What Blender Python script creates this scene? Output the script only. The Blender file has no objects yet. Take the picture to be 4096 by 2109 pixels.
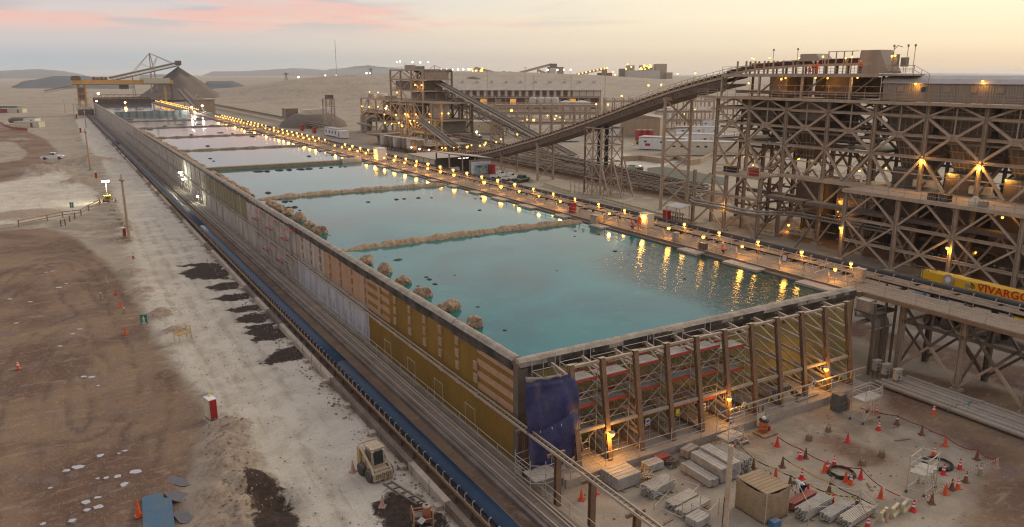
import bpy, math, random
import numpy as np
from mathutils import Vector, Matrix
random.seed(7); RNG = np.random.default_rng(7)
scene = bpy.context.scene
# ---------------------------------------------------------------- camera
FPX, CX, CY = 3046.0, 2048.0, 1054.5          # focal length in pixels of the 4096 wide photo
PIT = math.atan2(757, FPX); YAW = math.atan2(1858, math.hypot(FPX, 757))
FW = Vector((math.sin(YAW)*math.cos(PIT), math.cos(YAW)*math.cos(PIT), -math.sin(PIT)))
RT = Vector((math.cos(YAW), -math.sin(YAW), 0)); UP = RT.cross(FW)
CAM = Vector((0, 0, 25))
cam = bpy.data.cameras.new('camera'); camo = bpy.data.objects.new('camera', cam)
scene.collection.objects.link(camo); scene.camera = camo
cam.sensor_width = 36; cam.lens = 36*FPX/4096; cam.clip_start = .5; cam.clip_end = 20000
camo.matrix_world = Matrix.Translation(CAM) @ Matrix((RT, UP, -FW)).transposed().to_4x4()
# ---------------------------------------------------------------- sky and sun
SUN_AZ = math.radians(78)      # clockwise from +Y, to the right of the frame
SUN_EL = math.radians(24)
w = bpy.data.worlds.new('World'); scene.world = w; w.use_nodes = True
nt = w.node_tree; nt.nodes.clear()
def N(t, kind, **kw):
    n = t.nodes.new(kind)
    for k, v in kw.items():
        if k.startswith('i_'): n.inputs[int(k[2:])].default_value = v
        else: setattr(n, k, v)
    return n
def sc(r, g, b):
    f = lambda u: (u/255/12.92 if u/255 <= .04045 else ((u/255+.055)/1.055)**2.4)
    return (f(r), f(g), f(b), 1)
L = nt.links.new
tc = N(nt, 'ShaderNodeTexCoord'); sep = N(nt, 'ShaderNodeSeparateXYZ'); L(tc.outputs['Generated'], sep.inputs[0])
def ramp(t, pts, interp='EASE'):
    r = t.nodes.new('ShaderNodeValToRGB'); e = r.color_ramp.elements; r.color_ramp.interpolation = interp
    while len(e) < len(pts): e.new(.5)
    for k, (p, c) in enumerate(pts): e[k].position = p; e[k].color = c
    return r
elv = N(nt, 'ShaderNodeMapRange', i_1=-.02, i_2=.40); L(sep.outputs[2], elv.inputs[0])
# elevation ramps: away from the glow (cool left) and towards it (warm right)
cool = ramp(nt, [(0, sc(160,166,172)), (.085, sc(178,184,189)), (.14, sc(203,196,195)), (.19, sc(222,204,196)), (.25, sc(206,200,205)), (1, sc(205,214,228))])
warm = ramp(nt, [(0, sc(196,180,158)), (.08, sc(226,204,176)), (.14, sc(238,222,192)), (.22, sc(247,236,206)), (.36, sc(250,243,222)), (1, sc(214,217,226))])
L(elv.outputs[0], cool.inputs[0]); L(elv.outputs[0], warm.inputs[0])
vec = N(nt, 'ShaderNodeVectorMath', operation='DOT_PRODUCT'); L(tc.outputs['Generated'], vec.inputs[0])
vec.inputs[1].default_value = (math.sin(SUN_AZ), math.cos(SUN_AZ), 0)
az = N(nt, 'ShaderNodeMapRange', i_1=.22, i_2=1.02); az.interpolation_type = 'SMOOTHSTEP'; L(vec.outputs['Value'], az.inputs[0])
mixw = N(nt, 'ShaderNodeMixRGB'); L(az.outputs[0], mixw.inputs[0]); L(cool.outputs[0], mixw.inputs[1]); L(warm.outputs[0], mixw.inputs[2])
CLOUD_LOC = (.35, 1.2, .9)
# thin pink cloud sheets near the horizon
mp = N(nt, 'ShaderNodeMapping'); mp.inputs['Scale'].default_value = (3.2, 3.2, 30); mp.inputs['Location'].default_value = CLOUD_LOC
L(tc.outputs['Generated'], mp.inputs[0])
cn = N(nt, 'ShaderNodeTexNoise'); cn.inputs['Scale'].default_value = 1.0; cn.inputs['Detail'].default_value = 7; cn.inputs['Roughness'].default_value = .52; cn.inputs['Distortion'].default_value = .35
L(mp.outputs[0], cn.inputs['Vector'])
cm = N(nt, 'ShaderNodeMapRange', i_1=.46, i_2=.62); cm.interpolation_type = 'SMOOTHSTEP'; L(cn.outputs[0], cm.inputs[0])
caz = N(nt, 'ShaderNodeMapRange', i_1=.62, i_2=.86, i_3=1.0, i_4=.15); L(vec.outputs['Value'], caz.inputs[0])
chz = N(nt, 'ShaderNodeMapRange', i_1=.040, i_2=.066); chz.interpolation_type = 'SMOOTHSTEP'; L(sep.outputs[2], chz.inputs[0])
cmul = N(nt, 'ShaderNodeMath', operation='MULTIPLY'); L(cm.outputs[0], cmul.inputs[0]); L(chz.outputs[0], cmul.inputs[1])
cmul1 = N(nt, 'ShaderNodeMath', operation='MULTIPLY', i_1=.72); L(cmul.outputs[0], cmul1.inputs[0])
cmul2 = N(nt, 'ShaderNodeMath', operation='MULTIPLY'); L(cmul1.outputs[0], cmul2.inputs[0]); L(caz.outputs[0], cmul2.inputs[1])
cn2 = N(nt, 'ShaderNodeTexNoise'); cn2.inputs['Scale'].default_value = 2.3; L(mp.outputs[0], cn2.inputs['Vector'])
ccol = ramp(nt, [(.40, sc(186,180,186)), (.56, sc(240,184,172))]); L(cn2.outputs[0], ccol.inputs[0])
mixc = N(nt, 'ShaderNodeMixRGB'); L(cmul2.outputs[0], mixc.inputs[0]); L(mixw.outputs[0], mixc.inputs[1]); L(ccol.outputs[0], mixc.inputs[2])
sky = N(nt, 'ShaderNodeTexSky', sky_type='NISHITA', sun_disc=False); sky.sun_elevation = SUN_EL; sky.sun_rotation = SUN_AZ; sky.air_density = 1.6; sky.dust_density = 3
bg1 = N(nt, 'ShaderNodeBackground', i_1=.008); L(sky.outputs[0], bg1.inputs[0])
bg2 = N(nt, 'ShaderNodeBackground', i_1=.80); L(mixc.outputs[0], bg2.inputs[0])
add = N(nt, 'ShaderNodeAddShader'); L(bg1.outputs[0], add.inputs[0]); L(bg2.outputs[0], add.inputs[1])
wo = N(nt, 'ShaderNodeOutputWorld'); L(add.outputs[0], wo.inputs[0])
sun = bpy.data.lights.new('sun', 'SUN'); sun.energy = 1.7; sun.angle = math.radians(35); sun.color = (1, .87, .62)
suno = bpy.data.objects.new('sun', sun); scene.collection.objects.link(suno)
suno.rotation_euler = (math.radians(90)-SUN_EL, 0, -SUN_AZ+math.pi); suno.location = (200, 60, 200)
scene.view_settings.view_transform = 'Standard'; scene.view_settings.look = 'None'
scene.view_settings.exposure = 0.35; scene.view_settings.gamma = 1.0
scene.cycles.use_denoising = True; scene.cycles.max_bounces = 5; scene.cycles.diffuse_bounces = 1; scene.cycles.glossy_bounces = 3
scene.cycles.transmission_bounces = 4; scene.cycles.volume_bounces = 1; scene.cycles.use_light_tree = True; scene.cycles.sample_clamp_indirect = 4
scene.cycles.filter_width = 1.2; scene.cycles.caustics_reflective = False; scene.cycles.caustics_refractive = False
# ---------------------------------------------------------------- points
def ray(px, py): return FW + RT*((px-CX)/FPX) - UP*((py-CY)/FPX)
def G(px, py, z=0.0): d = ray(px, py); return CAM + d*((z-25)/d.z)       # where that sight line meets height z
def GX(px, py, x): d = ray(px, py); return CAM + d*(x/d.x)
def GD(px, py, t): return CAM + ray(px, py)*t
# ---------------------------------------------------------------- object helpers
COL = scene.collection; WM = {}; LABELS = {}
def tag(o, label, cat, group=None, kind=None):
    if label:
        if label in LABELS and not group: print('DUPLICATE LABEL', label)
        LABELS[label] = 1; o['label'] = label
    if cat: o['category'] = cat
    if group: o['group'] = group
    if kind: o['kind'] = kind
    return o
def obj(name, data, Mw, par=None):
    o = bpy.data.objects.new(name, data); COL.objects.link(o)
    if par is not None:
        o.parent = par; o.matrix_parent_inverse = WM[par.name].inverted()
    o.matrix_basis = Mw; WM[o.name] = Mw.copy(); return o
def thing(name, label, cat, loc=(0, 0, 0), rz=0.0, group=None):
    o = obj(name, None, Matrix.Translation(Vector(loc)) @ Matrix.Rotation(rz, 4, 'Z')); o.empty_display_size = .5
    return tag(o, label, cat, group)
def copy_tree(o, Mw, par=None, label=None, group=None):
    c = o.copy(); COL.objects.link(c)
    if par is None: c.matrix_basis = Mw; WM[c.name] = Mw.copy()
    else: c.parent = par; c.matrix_parent_inverse = o.matrix_parent_inverse
    if label: tag(c, label, None, group)
    for ch in o.children: copy_tree(ch, None, c)
    return c
UM = {}
def umesh(sh, m):
    k = (sh, m.name)
    if k in UM: return UM[k]
    v = []; f = []
    if sh == 'box': prof = [(-.5,-.5),(.5,-.5),(.5,.5),(-.5,.5)]
    elif sh == 'I':
        t = .10; u = .09; prof = [(-.5,-.5),(.5,-.5),(.5,-.5+t),(u,-.5+t),(u,.5-t),(.5,.5-t),(.5,.5),(-.5,.5),(-.5,.5-t),(-u,.5-t),(-u,-.5+t),(-.5,-.5+t)]
    elif sh == 'C':
        t = .16; prof = [(-.5,-.5),(.5,-.5),(.5,-.5+t),(-.5+t,-.5+t),(-.5+t,.5-t),(.5,.5-t),(.5,.5),(-.5,.5)]
    else:
        n = int(sh[3:] or 8); prof = [(.5*math.cos(2*math.pi*i/n), .5*math.sin(2*math.pi*i/n)) for i in range(n)]
    n = len(prof)
    v = [(x, y, -.5) for x, y in prof] + [(x, y, .5) for x, y in prof]
    f = [(i, (i+1) % n, n+(i+1) % n, n+i) for i in range(n)] + [tuple(range(n-1, -1, -1)), tuple(range(n, 2*n))]
    me = bpy.data.meshes.new(sh+'_'+m.name); me.from_pydata(v, [], f); me.materials.append(m)
    if sh.startswith('cyl'):
        me.polygons.foreach_set('use_smooth', [True]*n+[False]*2)
    UM[k] = me; return me
def bar(name, p, q, wd, m, par=None, h=None, sh='box'):
    p = Vector(p); q = Vector(q); d = q-p; ln = d.length; z = d/ln; h = wd if h is None else h
    x = Vector((1, 0, 0)) if abs(z.z) > .995 else Vector((0, 0, 1)).cross(z).normalized()
    if abs(z.z) > .995: x = (x - z*x.dot(z)).normalized()
    y = z.cross(x); c = (p+q)/2
    Mw = Matrix(((x.x*wd, y.x*h, z.x*ln, c.x), (x.y*wd, y.y*h, z.y*ln, c.y), (x.z*wd, y.z*h, z.z*ln, c.z), (0, 0, 0, 1)))
    return obj(name, umesh(sh, m), Mw, par)
def blk(name, lo, hi, m, par=None, rz=0.0, sh='box'):
    lo = Vector(lo); hi = Vector(hi); s = hi-lo; c = (lo+hi)/2
    return obj(name, umesh(sh, m), Matrix.Translation(c) @ Matrix.Rotation(rz, 4, 'Z') @ Matrix.Diagonal((s.x, s.y, s.z, 1)), par)
class MB:
    def __init__(s): s.v = []; s.f = []; s.sm = []
    def add(s, v, f, smooth=False):
        b = len(s.v); s.v += [tuple(x) for x in v]; s.f += [tuple(b+i for i in q) for q in f]; s.sm += [smooth]*len(f); return s
    def box(s, c, d, rz=0, rx=0, ry=0, top=1.0):
        R = Matrix.Rotation(rz, 3, 'Z') @ Matrix.Rotation(ry, 3, 'Y') @ Matrix.Rotation(rx, 3, 'X'); c = Vector(c); v = []
        for k in (-.5, .5):
            t = top if k > 0 else 1
            for a, b in ((-.5,-.5),(.5,-.5),(.5,.5),(-.5,.5)): v.append(c + R @ Vector((a*d[0]*t, b*d[1]*t, k*d[2])))
        return s.add(v, [(3,2,1,0),(4,5,6,7),(0,1,5,4),(1,2,6,5),(2,3,7,6),(3,0,4,7)])
    def lath(s, c, prof, n=16, smooth=True, axis='z', cap=True):
        c = Vector(c); v = []; f = []
        for r, h in prof:
            for i in range(n):
                a = 2*math.pi*i/n; p = (r*math.cos(a), r*math.sin(a), h)
                if axis == 'x': p = (p[2], p[0], p[1])
                if axis == 'y': p = (p[1], p[2], p[0])
                v.append(c+Vector(p))
        for k in range(len(prof)-1):
            for i in range(n): f.append((k*n+i, k*n+(i+1) % n, (k+1)*n+(i+1) % n, (k+1)*n+i))
        s.add(v, f, smooth)
        if cap:
            m = len(prof)-1
            s.add(v, [tuple(range(n-1,-1,-1)), tuple(range(m*n, m*n+n))])
        return s
    def tube(s, pts, r, n=8, smooth=True, up=(0, 0, 1)):
        pts = [Vector(p) for p in pts]; v = []; f = []
        for k, p in enumerate(pts):
            t = (pts[min(k+1, len(pts)-1)]-pts[max(k-1, 0)]).normalized()
            x = t.cross(Vector(up))
            x = x.normalized() if x.length > 1e-4 else Vector((1, 0, 0)); y = x.cross(t)
            rr = r[k] if isinstance(r, (list, tuple)) else r
            for i in range(n): a = 2*math.pi*i/n; v.append(p + x*rr*math.cos(a) + y*rr*math.sin(a))
        for k in range(len(pts)-1):
            for i in range(n): f.append((k*n+i, k*n+(i+1) % n, (k+1)*n+(i+1) % n, (k+1)*n+i))
        m = len(pts)-1
        s.add(v, f, smooth); return s.add([v[i] for i in range(n)]+[v[m*n+i] for i in range(n)], [tuple(range(n-1,-1,-1)), tuple(range(n, 2*n))])
    def sweep(s, prof, pts, side=(1, 0, 0), smooth=False):      # profile (side, up) along pts
        v = []; f = []; n = len(prof); sd = Vector(side)
        for p in pts:
            for a, b in prof: v.append(Vector(p)+sd*a+Vector((0, 0, b)))
        for k in range(len(pts)-1):
            for i in range(n): f.append((k*n+i, k*n+(i+1) % n, (k+1)*n+(i+1) % n, (k+1)*n+i))
        m = len(pts)-1
        return s.add(v, f+[tuple(range(n-1,-1,-1)), tuple(range(m*n, m*n+n))], smooth)
    def prism(s, poly, z0, z1):
        n = len(poly); v = [(x, y, z0) for x, y in poly]+[(x, y, z1) for x, y in poly]
        return s.add(v, [(i, (i+1) % n, n+(i+1) % n, n+i) for i in range(n)]+[tuple(range(n-1,-1,-1)), tuple(range(n, 2*n))])
    def build(s, name, m, par=None, local=None):
        """verts are world coords, or coords local to matrix `local`"""
        V = np.array(s.v, dtype=float)
        o = Vector(((V[:,0].min()+V[:,0].max())/2, (V[:,1].min()+V[:,1].max())/2, V[:,2].min()))
        me = bpy.data.meshes.new(name); me.from_pydata([tuple(x) for x in (V-np.array(o))], [], s.f)
        me.polygons.foreach_set('use_smooth', s.sm)
        for mm in (m if isinstance(m, (list, tuple)) else [m]): me.materials.append(mm)
        Mw = Matrix.Translation(o)
        if local is not None: Mw = local @ Mw
        return obj(name, me, Mw, par)
# ---------------------------------------------------------------- materials
MT = {}
DUST = (.46, .365, .265, 1)
def mat(name, c, c2=None, rough=.85, metal=0.0, scale=.9, dust=0.0, bump=0.0, spec=.3, emit=0.0, streak=0.0, fine=9.0, alpha=None):
    m = bpy.data.materials.new(name); m.use_nodes = True; t = m.node_tree; b = t.nodes['Principled BSDF']; Lk = t.links.new
    c = tuple(c)[:3]+(1,); c2 = tuple(v*.62 for v in c[:3])+(1,) if c2 is None else tuple(c2)[:3]+(1,)
    b.inputs['Roughness'].default_value = rough; b.inputs['Metallic'].default_value = metal
    b.inputs['Specular IOR Level'].default_value = spec
    if emit:
        b.inputs['Base Color'].default_value = c; b.inputs['Emission Color'].default_value = c; b.inputs['Emission Strength'].default_value = emit
        MT[name] = m; return m
    geo = N(t, 'ShaderNodeNewGeometry')
    pos = geo.outputs['Position']
    if streak:
        mpg = N(t, 'ShaderNodeMapping'); mpg.inputs['Scale'].default_value = (1, 1, streak); Lk(pos, mpg.inputs[0]); pos = mpg.outputs[0]
    n1 = N(t, 'ShaderNodeTexNoise'); n1.inputs['Scale'].default_value = scale; n1.inputs['Detail'].default_value = 6; n1.inputs['Roughness'].default_value = .62; Lk(pos, n1.inputs['Vector'])
    r1 = N(t, 'ShaderNodeMapRange', i_1=.34, i_2=.66); Lk(n1.outputs[0], r1.inputs[0])
    mx = N(t, 'ShaderNodeMixRGB', i_1=c, i_2=c2); Lk(r1.outputs[0], mx.inputs[0]); out = mx.outputs[0]
    n2 = N(t, 'ShaderNodeTexNoise'); n2.inputs['Scale'].default_value = fine; n2.inputs['Detail'].default_value = 4; Lk(geo.outputs['Position'], n2.inputs['Vector'])
    r2 = N(t, 'ShaderNodeMapRange', i_1=.25, i_2=.75, i_3=.78, i_4=1.2); Lk(n2.outputs[0], r2.inputs[0])
    ml = N(t, 'ShaderNodeVectorMath', operation='SCALE'); Lk(out, ml.inputs[0]); Lk(r2.outputs[0], ml.inputs['Scale']); out = ml.outputs[0]
    if dust:
        sp = N(t, 'ShaderNodeSeparateXYZ'); Lk(geo.outputs['Normal'], sp.inputs[0])
        rz = N(t, 'ShaderNodeMapRange', i_1=.25, i_2=.9, i_3=dust*.25, i_4=dust); Lk(sp.outputs[2], rz.inputs[0])
        md = N(t, 'ShaderNodeMath', operation='MULTIPLY'); Lk(rz.outputs[0], md.inputs[0])
        r3 = N(t, 'ShaderNodeMapRange', i_1=.3, i_2=.6, i_3=.55, i_4=1.0); Lk(n2.outputs[0], r3.inputs[0]); Lk(r3.outputs[0], md.inputs[1])
        m2 = N(t, 'ShaderNodeMixRGB', i_2=DUST); Lk(md.outputs[0], m2.inputs[0]); Lk(out, m2.inputs[1]); out = m2.outputs[0]
    Lk(out, b.inputs['Base Color'])
    if bump:
        bp = N(t, 'ShaderNodeBump'); bp.inputs['Strength'].default_value = bump; bp.inputs['Distance'].default_value = .1; Lk(n2.outputs[0], bp.inputs['Height']); Lk(bp.outputs[0], b.inputs['Normal'])
    MT[name] = m; return m
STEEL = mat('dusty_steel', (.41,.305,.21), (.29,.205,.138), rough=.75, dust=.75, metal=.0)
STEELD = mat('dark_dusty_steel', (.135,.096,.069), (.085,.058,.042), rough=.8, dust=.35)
RUST = mat('rust_brown_steel', (.20,.108,.052), (.145,.073,.035), rough=.75, dust=.45)
TUBE = mat('scaffold_tube', (.52,.46,.39), (.38,.325,.265), rough=.55, metal=.3, dust=.3)
GALV = mat('galvanised_plank', (.42,.385,.335), (.27,.235,.19), rough=.6, dust=.35, scale=2)
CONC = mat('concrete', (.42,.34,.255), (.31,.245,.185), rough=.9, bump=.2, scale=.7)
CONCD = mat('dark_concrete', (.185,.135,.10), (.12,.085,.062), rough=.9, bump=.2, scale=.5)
WALLG = mat('weathered_wall', (.50,.43,.35), (.29,.24,.19), rough=.9, bump=.15, scale=.55, streak=.35)
WALLW = mat('bleached_wall', (.52,.49,.47), (.30,.28,.275), rough=.9, bump=.15, scale=.9, streak=.22)
WALLO = mat('olive_wall', (.245,.132,.020), (.20,.106,.017), rough=.85, scale=.4, streak=.3)
WALLO2 = mat('olive_grey_wall', (.25,.205,.105), (.18,.145,.075), rough=.85, scale=.5, streak=.25)
WALLT = mat('tan_wall', (.45,.265,.155), (.37,.205,.115), rough=.85, scale=.8, streak=.3)
KHAKI = mat('khaki_wall', (.33,.255,.08), (.27,.205,.064), rough=.7, scale=.35, streak=.3)
TAR = mat('tar_black', (.014,.012,.011), (.045,.035,.026), rough=.6, scale=1.6)
COPE = mat('coping_dusty', (.37,.305,.23), (.22,.175,.13), rough=.85, scale=1.3, bump=.15)
BELTK = mat('black_belt', (.020,.019,.020), (.036,.031,.029), rough=.75, spec=.12, scale=.6)
BELTB = mat('blue_belt', (.005,.019,.042), (.009,.03,.06), rough=.5, scale=.4, spec=.25)
TARPB = mat('blue_tarp', (.020,.023,.095), (.05,.048,.10), rough=.55, scale=1.3, bump=.6, spec=.4, fine=3.0)
TARPT = mat('tan_tarp', (.30,.215,.125), (.24,.165,.09), rough=.85, scale=1.1, bump=.2)
TARPG = mat('green_tarp', (.012,.085,.06), (.02,.11,.08), rough=.7)
WHITE = mat('white_paint', (.72,.70,.66), (.60,.56,.50), rough=.5, dust=.25)
CREAM = mat('cream_paint', (.62,.55,.40), (.5,.43,.30), rough=.6, dust=.3)
PLAST = mat('cream_plastic', (.55,.46,.28), (.42,.34,.20), rough=.6, dust=.3)
RED = mat('red_paint', (.42,.018,.018), (.30,.014,.014), rough=.5, dust=.1)
REDT = mat('red_toeboard', (.40,.05,.028), (.28,.04,.026), rough=.6, dust=.15)
ORANGE = mat('orange_plastic', (.62,.085,.018), (.50,.07,.018), rough=.5)
CONER = mat('red_cone', (.58,.028,.020), (.46,.025,.02), rough=.5)
CONED = mat('dirty_cone', (.13,.052,.026), (.19,.08,.04), rough=.8, scale=4)
CONEP = mat('dusty_pink_cone', (.42,.20,.14), (.36,.25,.18), rough=.8, scale=3)
CONEG = mat('grey_dusty_cone', (.27,.215,.15), (.20,.15,.10), rough=.85, scale=3)
REFL = mat('reflective_band', (.75,.73,.70), (.66,.62,.58), rough=.4)
YELLOW = mat('crane_yellow', (.72,.40,.010), (.66,.35,.010), rough=.35, spec=.5, dust=.12)
YELD = mat('dusty_yellow', (.52,.31,.075), (.42,.245,.07), rough=.7, dust=.25)
RUBBER = mat('tyre_rubber', (.028,.024,.022), (.06,.045,.035), rough=.85, dust=.35)
GLASS = mat('dark_glass', (.012,.02,.018), (.02,.035,.03), rough=.12, spec=.6)
GREENS = mat('sign_green', (.045,.16,.085), (.05,.18,.10), rough=.5)
LETTER = mat('red_lettering', (.55,.02,.012), (.50,.02,.012), rough=.4)
BLACKP = mat('black_paint', (.012,.012,.012), (.02,.02,.02), rough=.5)
SIGNB = mat('sign_blue', (.02,.08,.32), (.02,.08,.32), rough=.5)
SIGNY = mat('sign_yellow', (.70,.52,.05), (.7,.52,.05), rough=.5)
LADLE = mat('loader_cream', (.46,.36,.225), (.30,.205,.115), rough=.75, dust=.4, scale=3)
CORR = mat('tan_cladding', (.36,.255,.155), (.29,.20,.12), rough=.7, dust=.3, streak=.15)
CLADG = mat('gallery_cladding', (.31,.245,.185), (.255,.195,.145), rough=.75, dust=.3, streak=.1)
ROOFG = mat('grey_roof_sheet', (.44,.40,.36), (.36,.32,.285), rough=.6, scale=.4)
ROOFT = mat('tan_roof_sheet', (.42,.345,.265), (.34,.275,.21), rough=.7, scale=.2)
BRICKR = mat('maroon_cladding', (.135,.050,.032), (.10,.038,.026), rough=.8)
TANK = mat('pale_tank', (.52,.46,.38), (.42,.36,.28), rough=.6, dust=.2)
TANKD = mat('brown_tank', (.22,.165,.115), (.15,.105,.07), rough=.6, dust=.4)
SAND = mat('sand_berm', (.40,.275,.165), (.24,.155,.09), rough=.95, bump=.8, scale=2.2, fine=4)
ROCK = mat('caked_rock', (.44,.295,.18), (.20,.125,.072), rough=.95, bump=1.0, scale=3.2, fine=5)
DEBR = mat('wet_dark_rock', (.022,.016,.013), (.04,.028,.02), rough=.5, scale=3, bump=.3)
DEBB = mat('brown_rock', (.17,.09,.045), (.10,.05,.026), rough=.9, scale=3, bump=.4)
PILE = mat('ore_stockpile', (.15,.115,.088), (.12,.09,.068), rough=.95, scale=.06, fine=1.2)
PILED = mat('damp_stockpile', (.085,.072,.06), (.07,.058,.048), rough=.95, scale=.08, fine=1.0)
PIPEG = mat('grey_pipe', (.27,.235,.20), (.19,.16,.13), rough=.6, dust=.5)
CABG = mat('grey_green_cabinet', (.20,.20,.165), (.16,.15,.12), rough=.65, dust=.25)
CABW = mat('dusty_white_cabinet', (.50,.43,.33), (.42,.35,.26), rough=.6)
WOOD = mat('timber', (.33,.225,.13), (.25,.165,.095), rough=.85, streak=.2)
HIVIS = mat('orange_workwear', (.80,.11,.022), (.7,.09,.02), rough=.8)
HIVISP = mat('coral_workwear', (.82,.20,.12), (.74,.15,.09), rough=.8)
WORKW = mat('white_overall', (.72,.69,.64), (.60,.56,.5), rough=.85)
SKIN = mat('skin', (.40,.23,.15), (.36,.2,.13), rough=.6)
NAVY = mat('navy_trousers', (.02,.025,.05), (.03,.035,.06), rough=.85)
BLUEB = mat('blue_plastic', (.02,.10,.20), (.03,.13,.24), rough=.5, dust=.3)
BLUEP = mat('blue_steel_plate', (.035,.10,.175), (.09,.115,.115), rough=.5, scale=.8)
TEALR = mat('teal_dust', (.1,.3,.3))
HOSE = mat('black_hose', (.012,.011,.010), (.025,.02,.018), rough=.6)
BULBA = mat('sodium_bulb', (1.0,.47,.07), emit=3.0)
BULBB = mat('warm_bulb', (1.0,.52,.11), emit=3.0)
BULBW = mat('white_floodlight', (.95,1.0,.92), emit=14)
BULBF = mat('far_lamp_bulb', (1.0,.48,.09), emit=3.2)
BULBG = mat('far_white_bulb', (1.0,.93,.82), emit=4)
TAILR = mat('red_tail_lamp', (1.0,.05,.03), emit=3)
ORD = ['first','second','third','fourth','fifth','sixth','seventh','eighth','ninth','tenth','eleventh','twelfth','thirteenth','fourteenth','fifteenth','sixteenth','seventeenth','eighteenth','nineteenth']
TENS = ['','','twent','thirt','fort','fift','sixt','sevent','eight','ninet']
def ordn(i):            # 1 -> first
    if i < 20: return ORD[i-1]
    t, u = divmod(i, 10); return TENS[t]+'ieth' if u == 0 else TENS[t]+'y-'+ORD[u-1]
VN = {}
def vnoise(x, y, s, seed=0):       # smooth value noise for numpy arrays
    if seed not in VN: VN[seed] = np.random.default_rng(seed).random((256, 256))
    r = VN[seed]; x = x/s; y = y/s
    i = np.floor(x).astype(int); j = np.floor(y).astype(int); u = x-i; v = y-j; u = u*u*(3-2*u); v = v*v*(3-2*v)
    a = r[i % 256, j % 256]; b = r[(i+1) % 256, j % 256]; c = r[i % 256, (j+1) % 256]; d = r[(i+1) % 256, (j+1) % 256]
    return (a*(1-u)+b*u)*(1-v)+(c*(1-u)+d*u)*v
# ================================================================ ground
def Pg(pts, ox=0, oy=0, s=1.0): return [tuple(G(ox+x/s, oy+y/s)[:2]) for x, y in pts]
Z_MUD = [Pg([(-500,925),(0,925),(180,915),(300,955),(420,1045),(500,1130),(560,1250),(640,1400),(760,1560),(830,1650),(800,1800),(740,1950),(760,2200),(-600,2200)]),
         Pg([(3500,1490),(3620,1480),(4250,1610),(4250,2010),(3960,1845),(3760,1735),(3560,1640)]), [(17.2,20),(21.4,20),(21.4,600),(17.2,600)], [(106,108),(124,108),(128,260),(104,260)], [(96.5,20),(114,20),(114,97),(96.5,97)], [(64.8,15),(72,15),(68,60),(64.8,300)],
         Pg([(400,430),(700,420),(900,500),(1150,590),(1280,670),(1120,750),(850,690),(600,570)],3072,1579,2.502), Pg([(3900,1900),(4300,1800),(4300,2200),(3850,2200)]),
         Pg([(-300,500),(0,512),(100,522),(180,556),(235,610),(180,655),(60,722),(-300,760),(-300,700),(90,640),(112,612),(60,572),(-300,548)])]
Z_PALE = [Pg([(300,475),(420,470),(700,800),(900,1000),(1130,1230),(1400,1560),(1950,2200),(1150,2200),(1180,1980),(1000,1900),(900,1740),(860,1640),(800,1560),(700,1450),(620,1300),(560,1150),(540,1050),(500,960),(480,850),(430,700),(330,560)]),
          Pg([(-500,760),(0,735),(250,690),(390,770),(330,860),(200,880),(0,900),(-500,920)]),
          Pg([(2300,700),(2460,610),(2750,640),(2560,690),(2420,720)])]
Z_DARK = [Pg([(1700,45),(1950,10),(2180,0),(2300,100),(2280,170),(1900,160),(1800,110),(1960,40)],0,1050,2.502),
          Pg([(2030,250),(2180,210),(2400,190),(2400,262),(2200,280)],0,1050,2.502), Pg([(2120,375),(2250,325),(2500,300),(2500,365),(2300,390)],0,1050,2.502),
          Pg([(2230,485),(2400,440),(2600,420),(2620,480),(2350,502)],0,1050,2.502), Pg([(2320,575),(2560,500),(2720,540),(2650,612),(2440,605)],0,1050,2.502),
          Pg([(2420,700),(2600,660),(2830,700),(2750,790),(2560,740)],0,1050,2.502), Pg([(10,1015),(200,880),(420,820),(500,960),(300,992),(60,1035)],1024,1050,2.502),
          Pg([(-120,640),(200,600),(340,750),(0,800)],1024,1050,2.502), Pg([(960,1925),(1080,1920),(1140,1955),(1195,2040),(1185,2200),(1050,2200),(1000,2040)]),
          Pg([(1560,1960),(1640,1985),(1800,2090),(1820,2200),(1560,2200),(1500,2020)])]
def seg_sd(X, Y, poly):            # signed distance, + inside
    d = np.full(X.shape, 1e9); ins = np.zeros(X.shape, bool); n = len(poly)
    for i in range(n):
        ax, ay = poly[i]; bx, by = poly[(i+1) % n]; ex, ey = bx-ax, by-ay
        t = np.clip(((X-ax)*ex+(Y-ay)*ey)/(ex*ex+ey*ey+1e-9), 0, 1); d = np.minimum(d, np.hypot(X-ax-t*ex, Y-ay-t*ey))
        c = ((ay > Y) != (by > Y)) & (X < (bx-ax)*(Y-ay)/(by-ay+1e-12)+ax); ins ^= c
    return np.where(ins, d, -d)
MOUNDS = [(360,655,2.6,8),(180,690,2.0,8),(430,590,2.2,5),(330,735,1.5,6),(250,640,1.2,7),(455,905,.7,3.5),(470,960,.7,3),(520,1095,.8,2.2),(560,1170,.7,2.0),(640,1265,.8,1.8),
          (700,1320,.6,1.5),(915,1725,1.0,2.0),(900,1800,1.15,2.3),(930,1880,1.25,2.5),(970,1960,1.25,2.5),(900,2000,1.1,2.3),(960,2060,1.2,2.6),(880,2100,1.0,2.3),(1020,2120,1.0,2.2),(75,560,1.2,8),(100,860,.5,8),(2600,620,.8,9),(2800,640,.9,9),(2950,650,1.,8)]
MW = [(G(px, py).x, G(px, py).y, h, r) for px, py, h, r in MOUNDS]
DUNES = [(262,790,15,85,75),(420,930,17,190,120),(620,900,10,220,160)]
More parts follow.
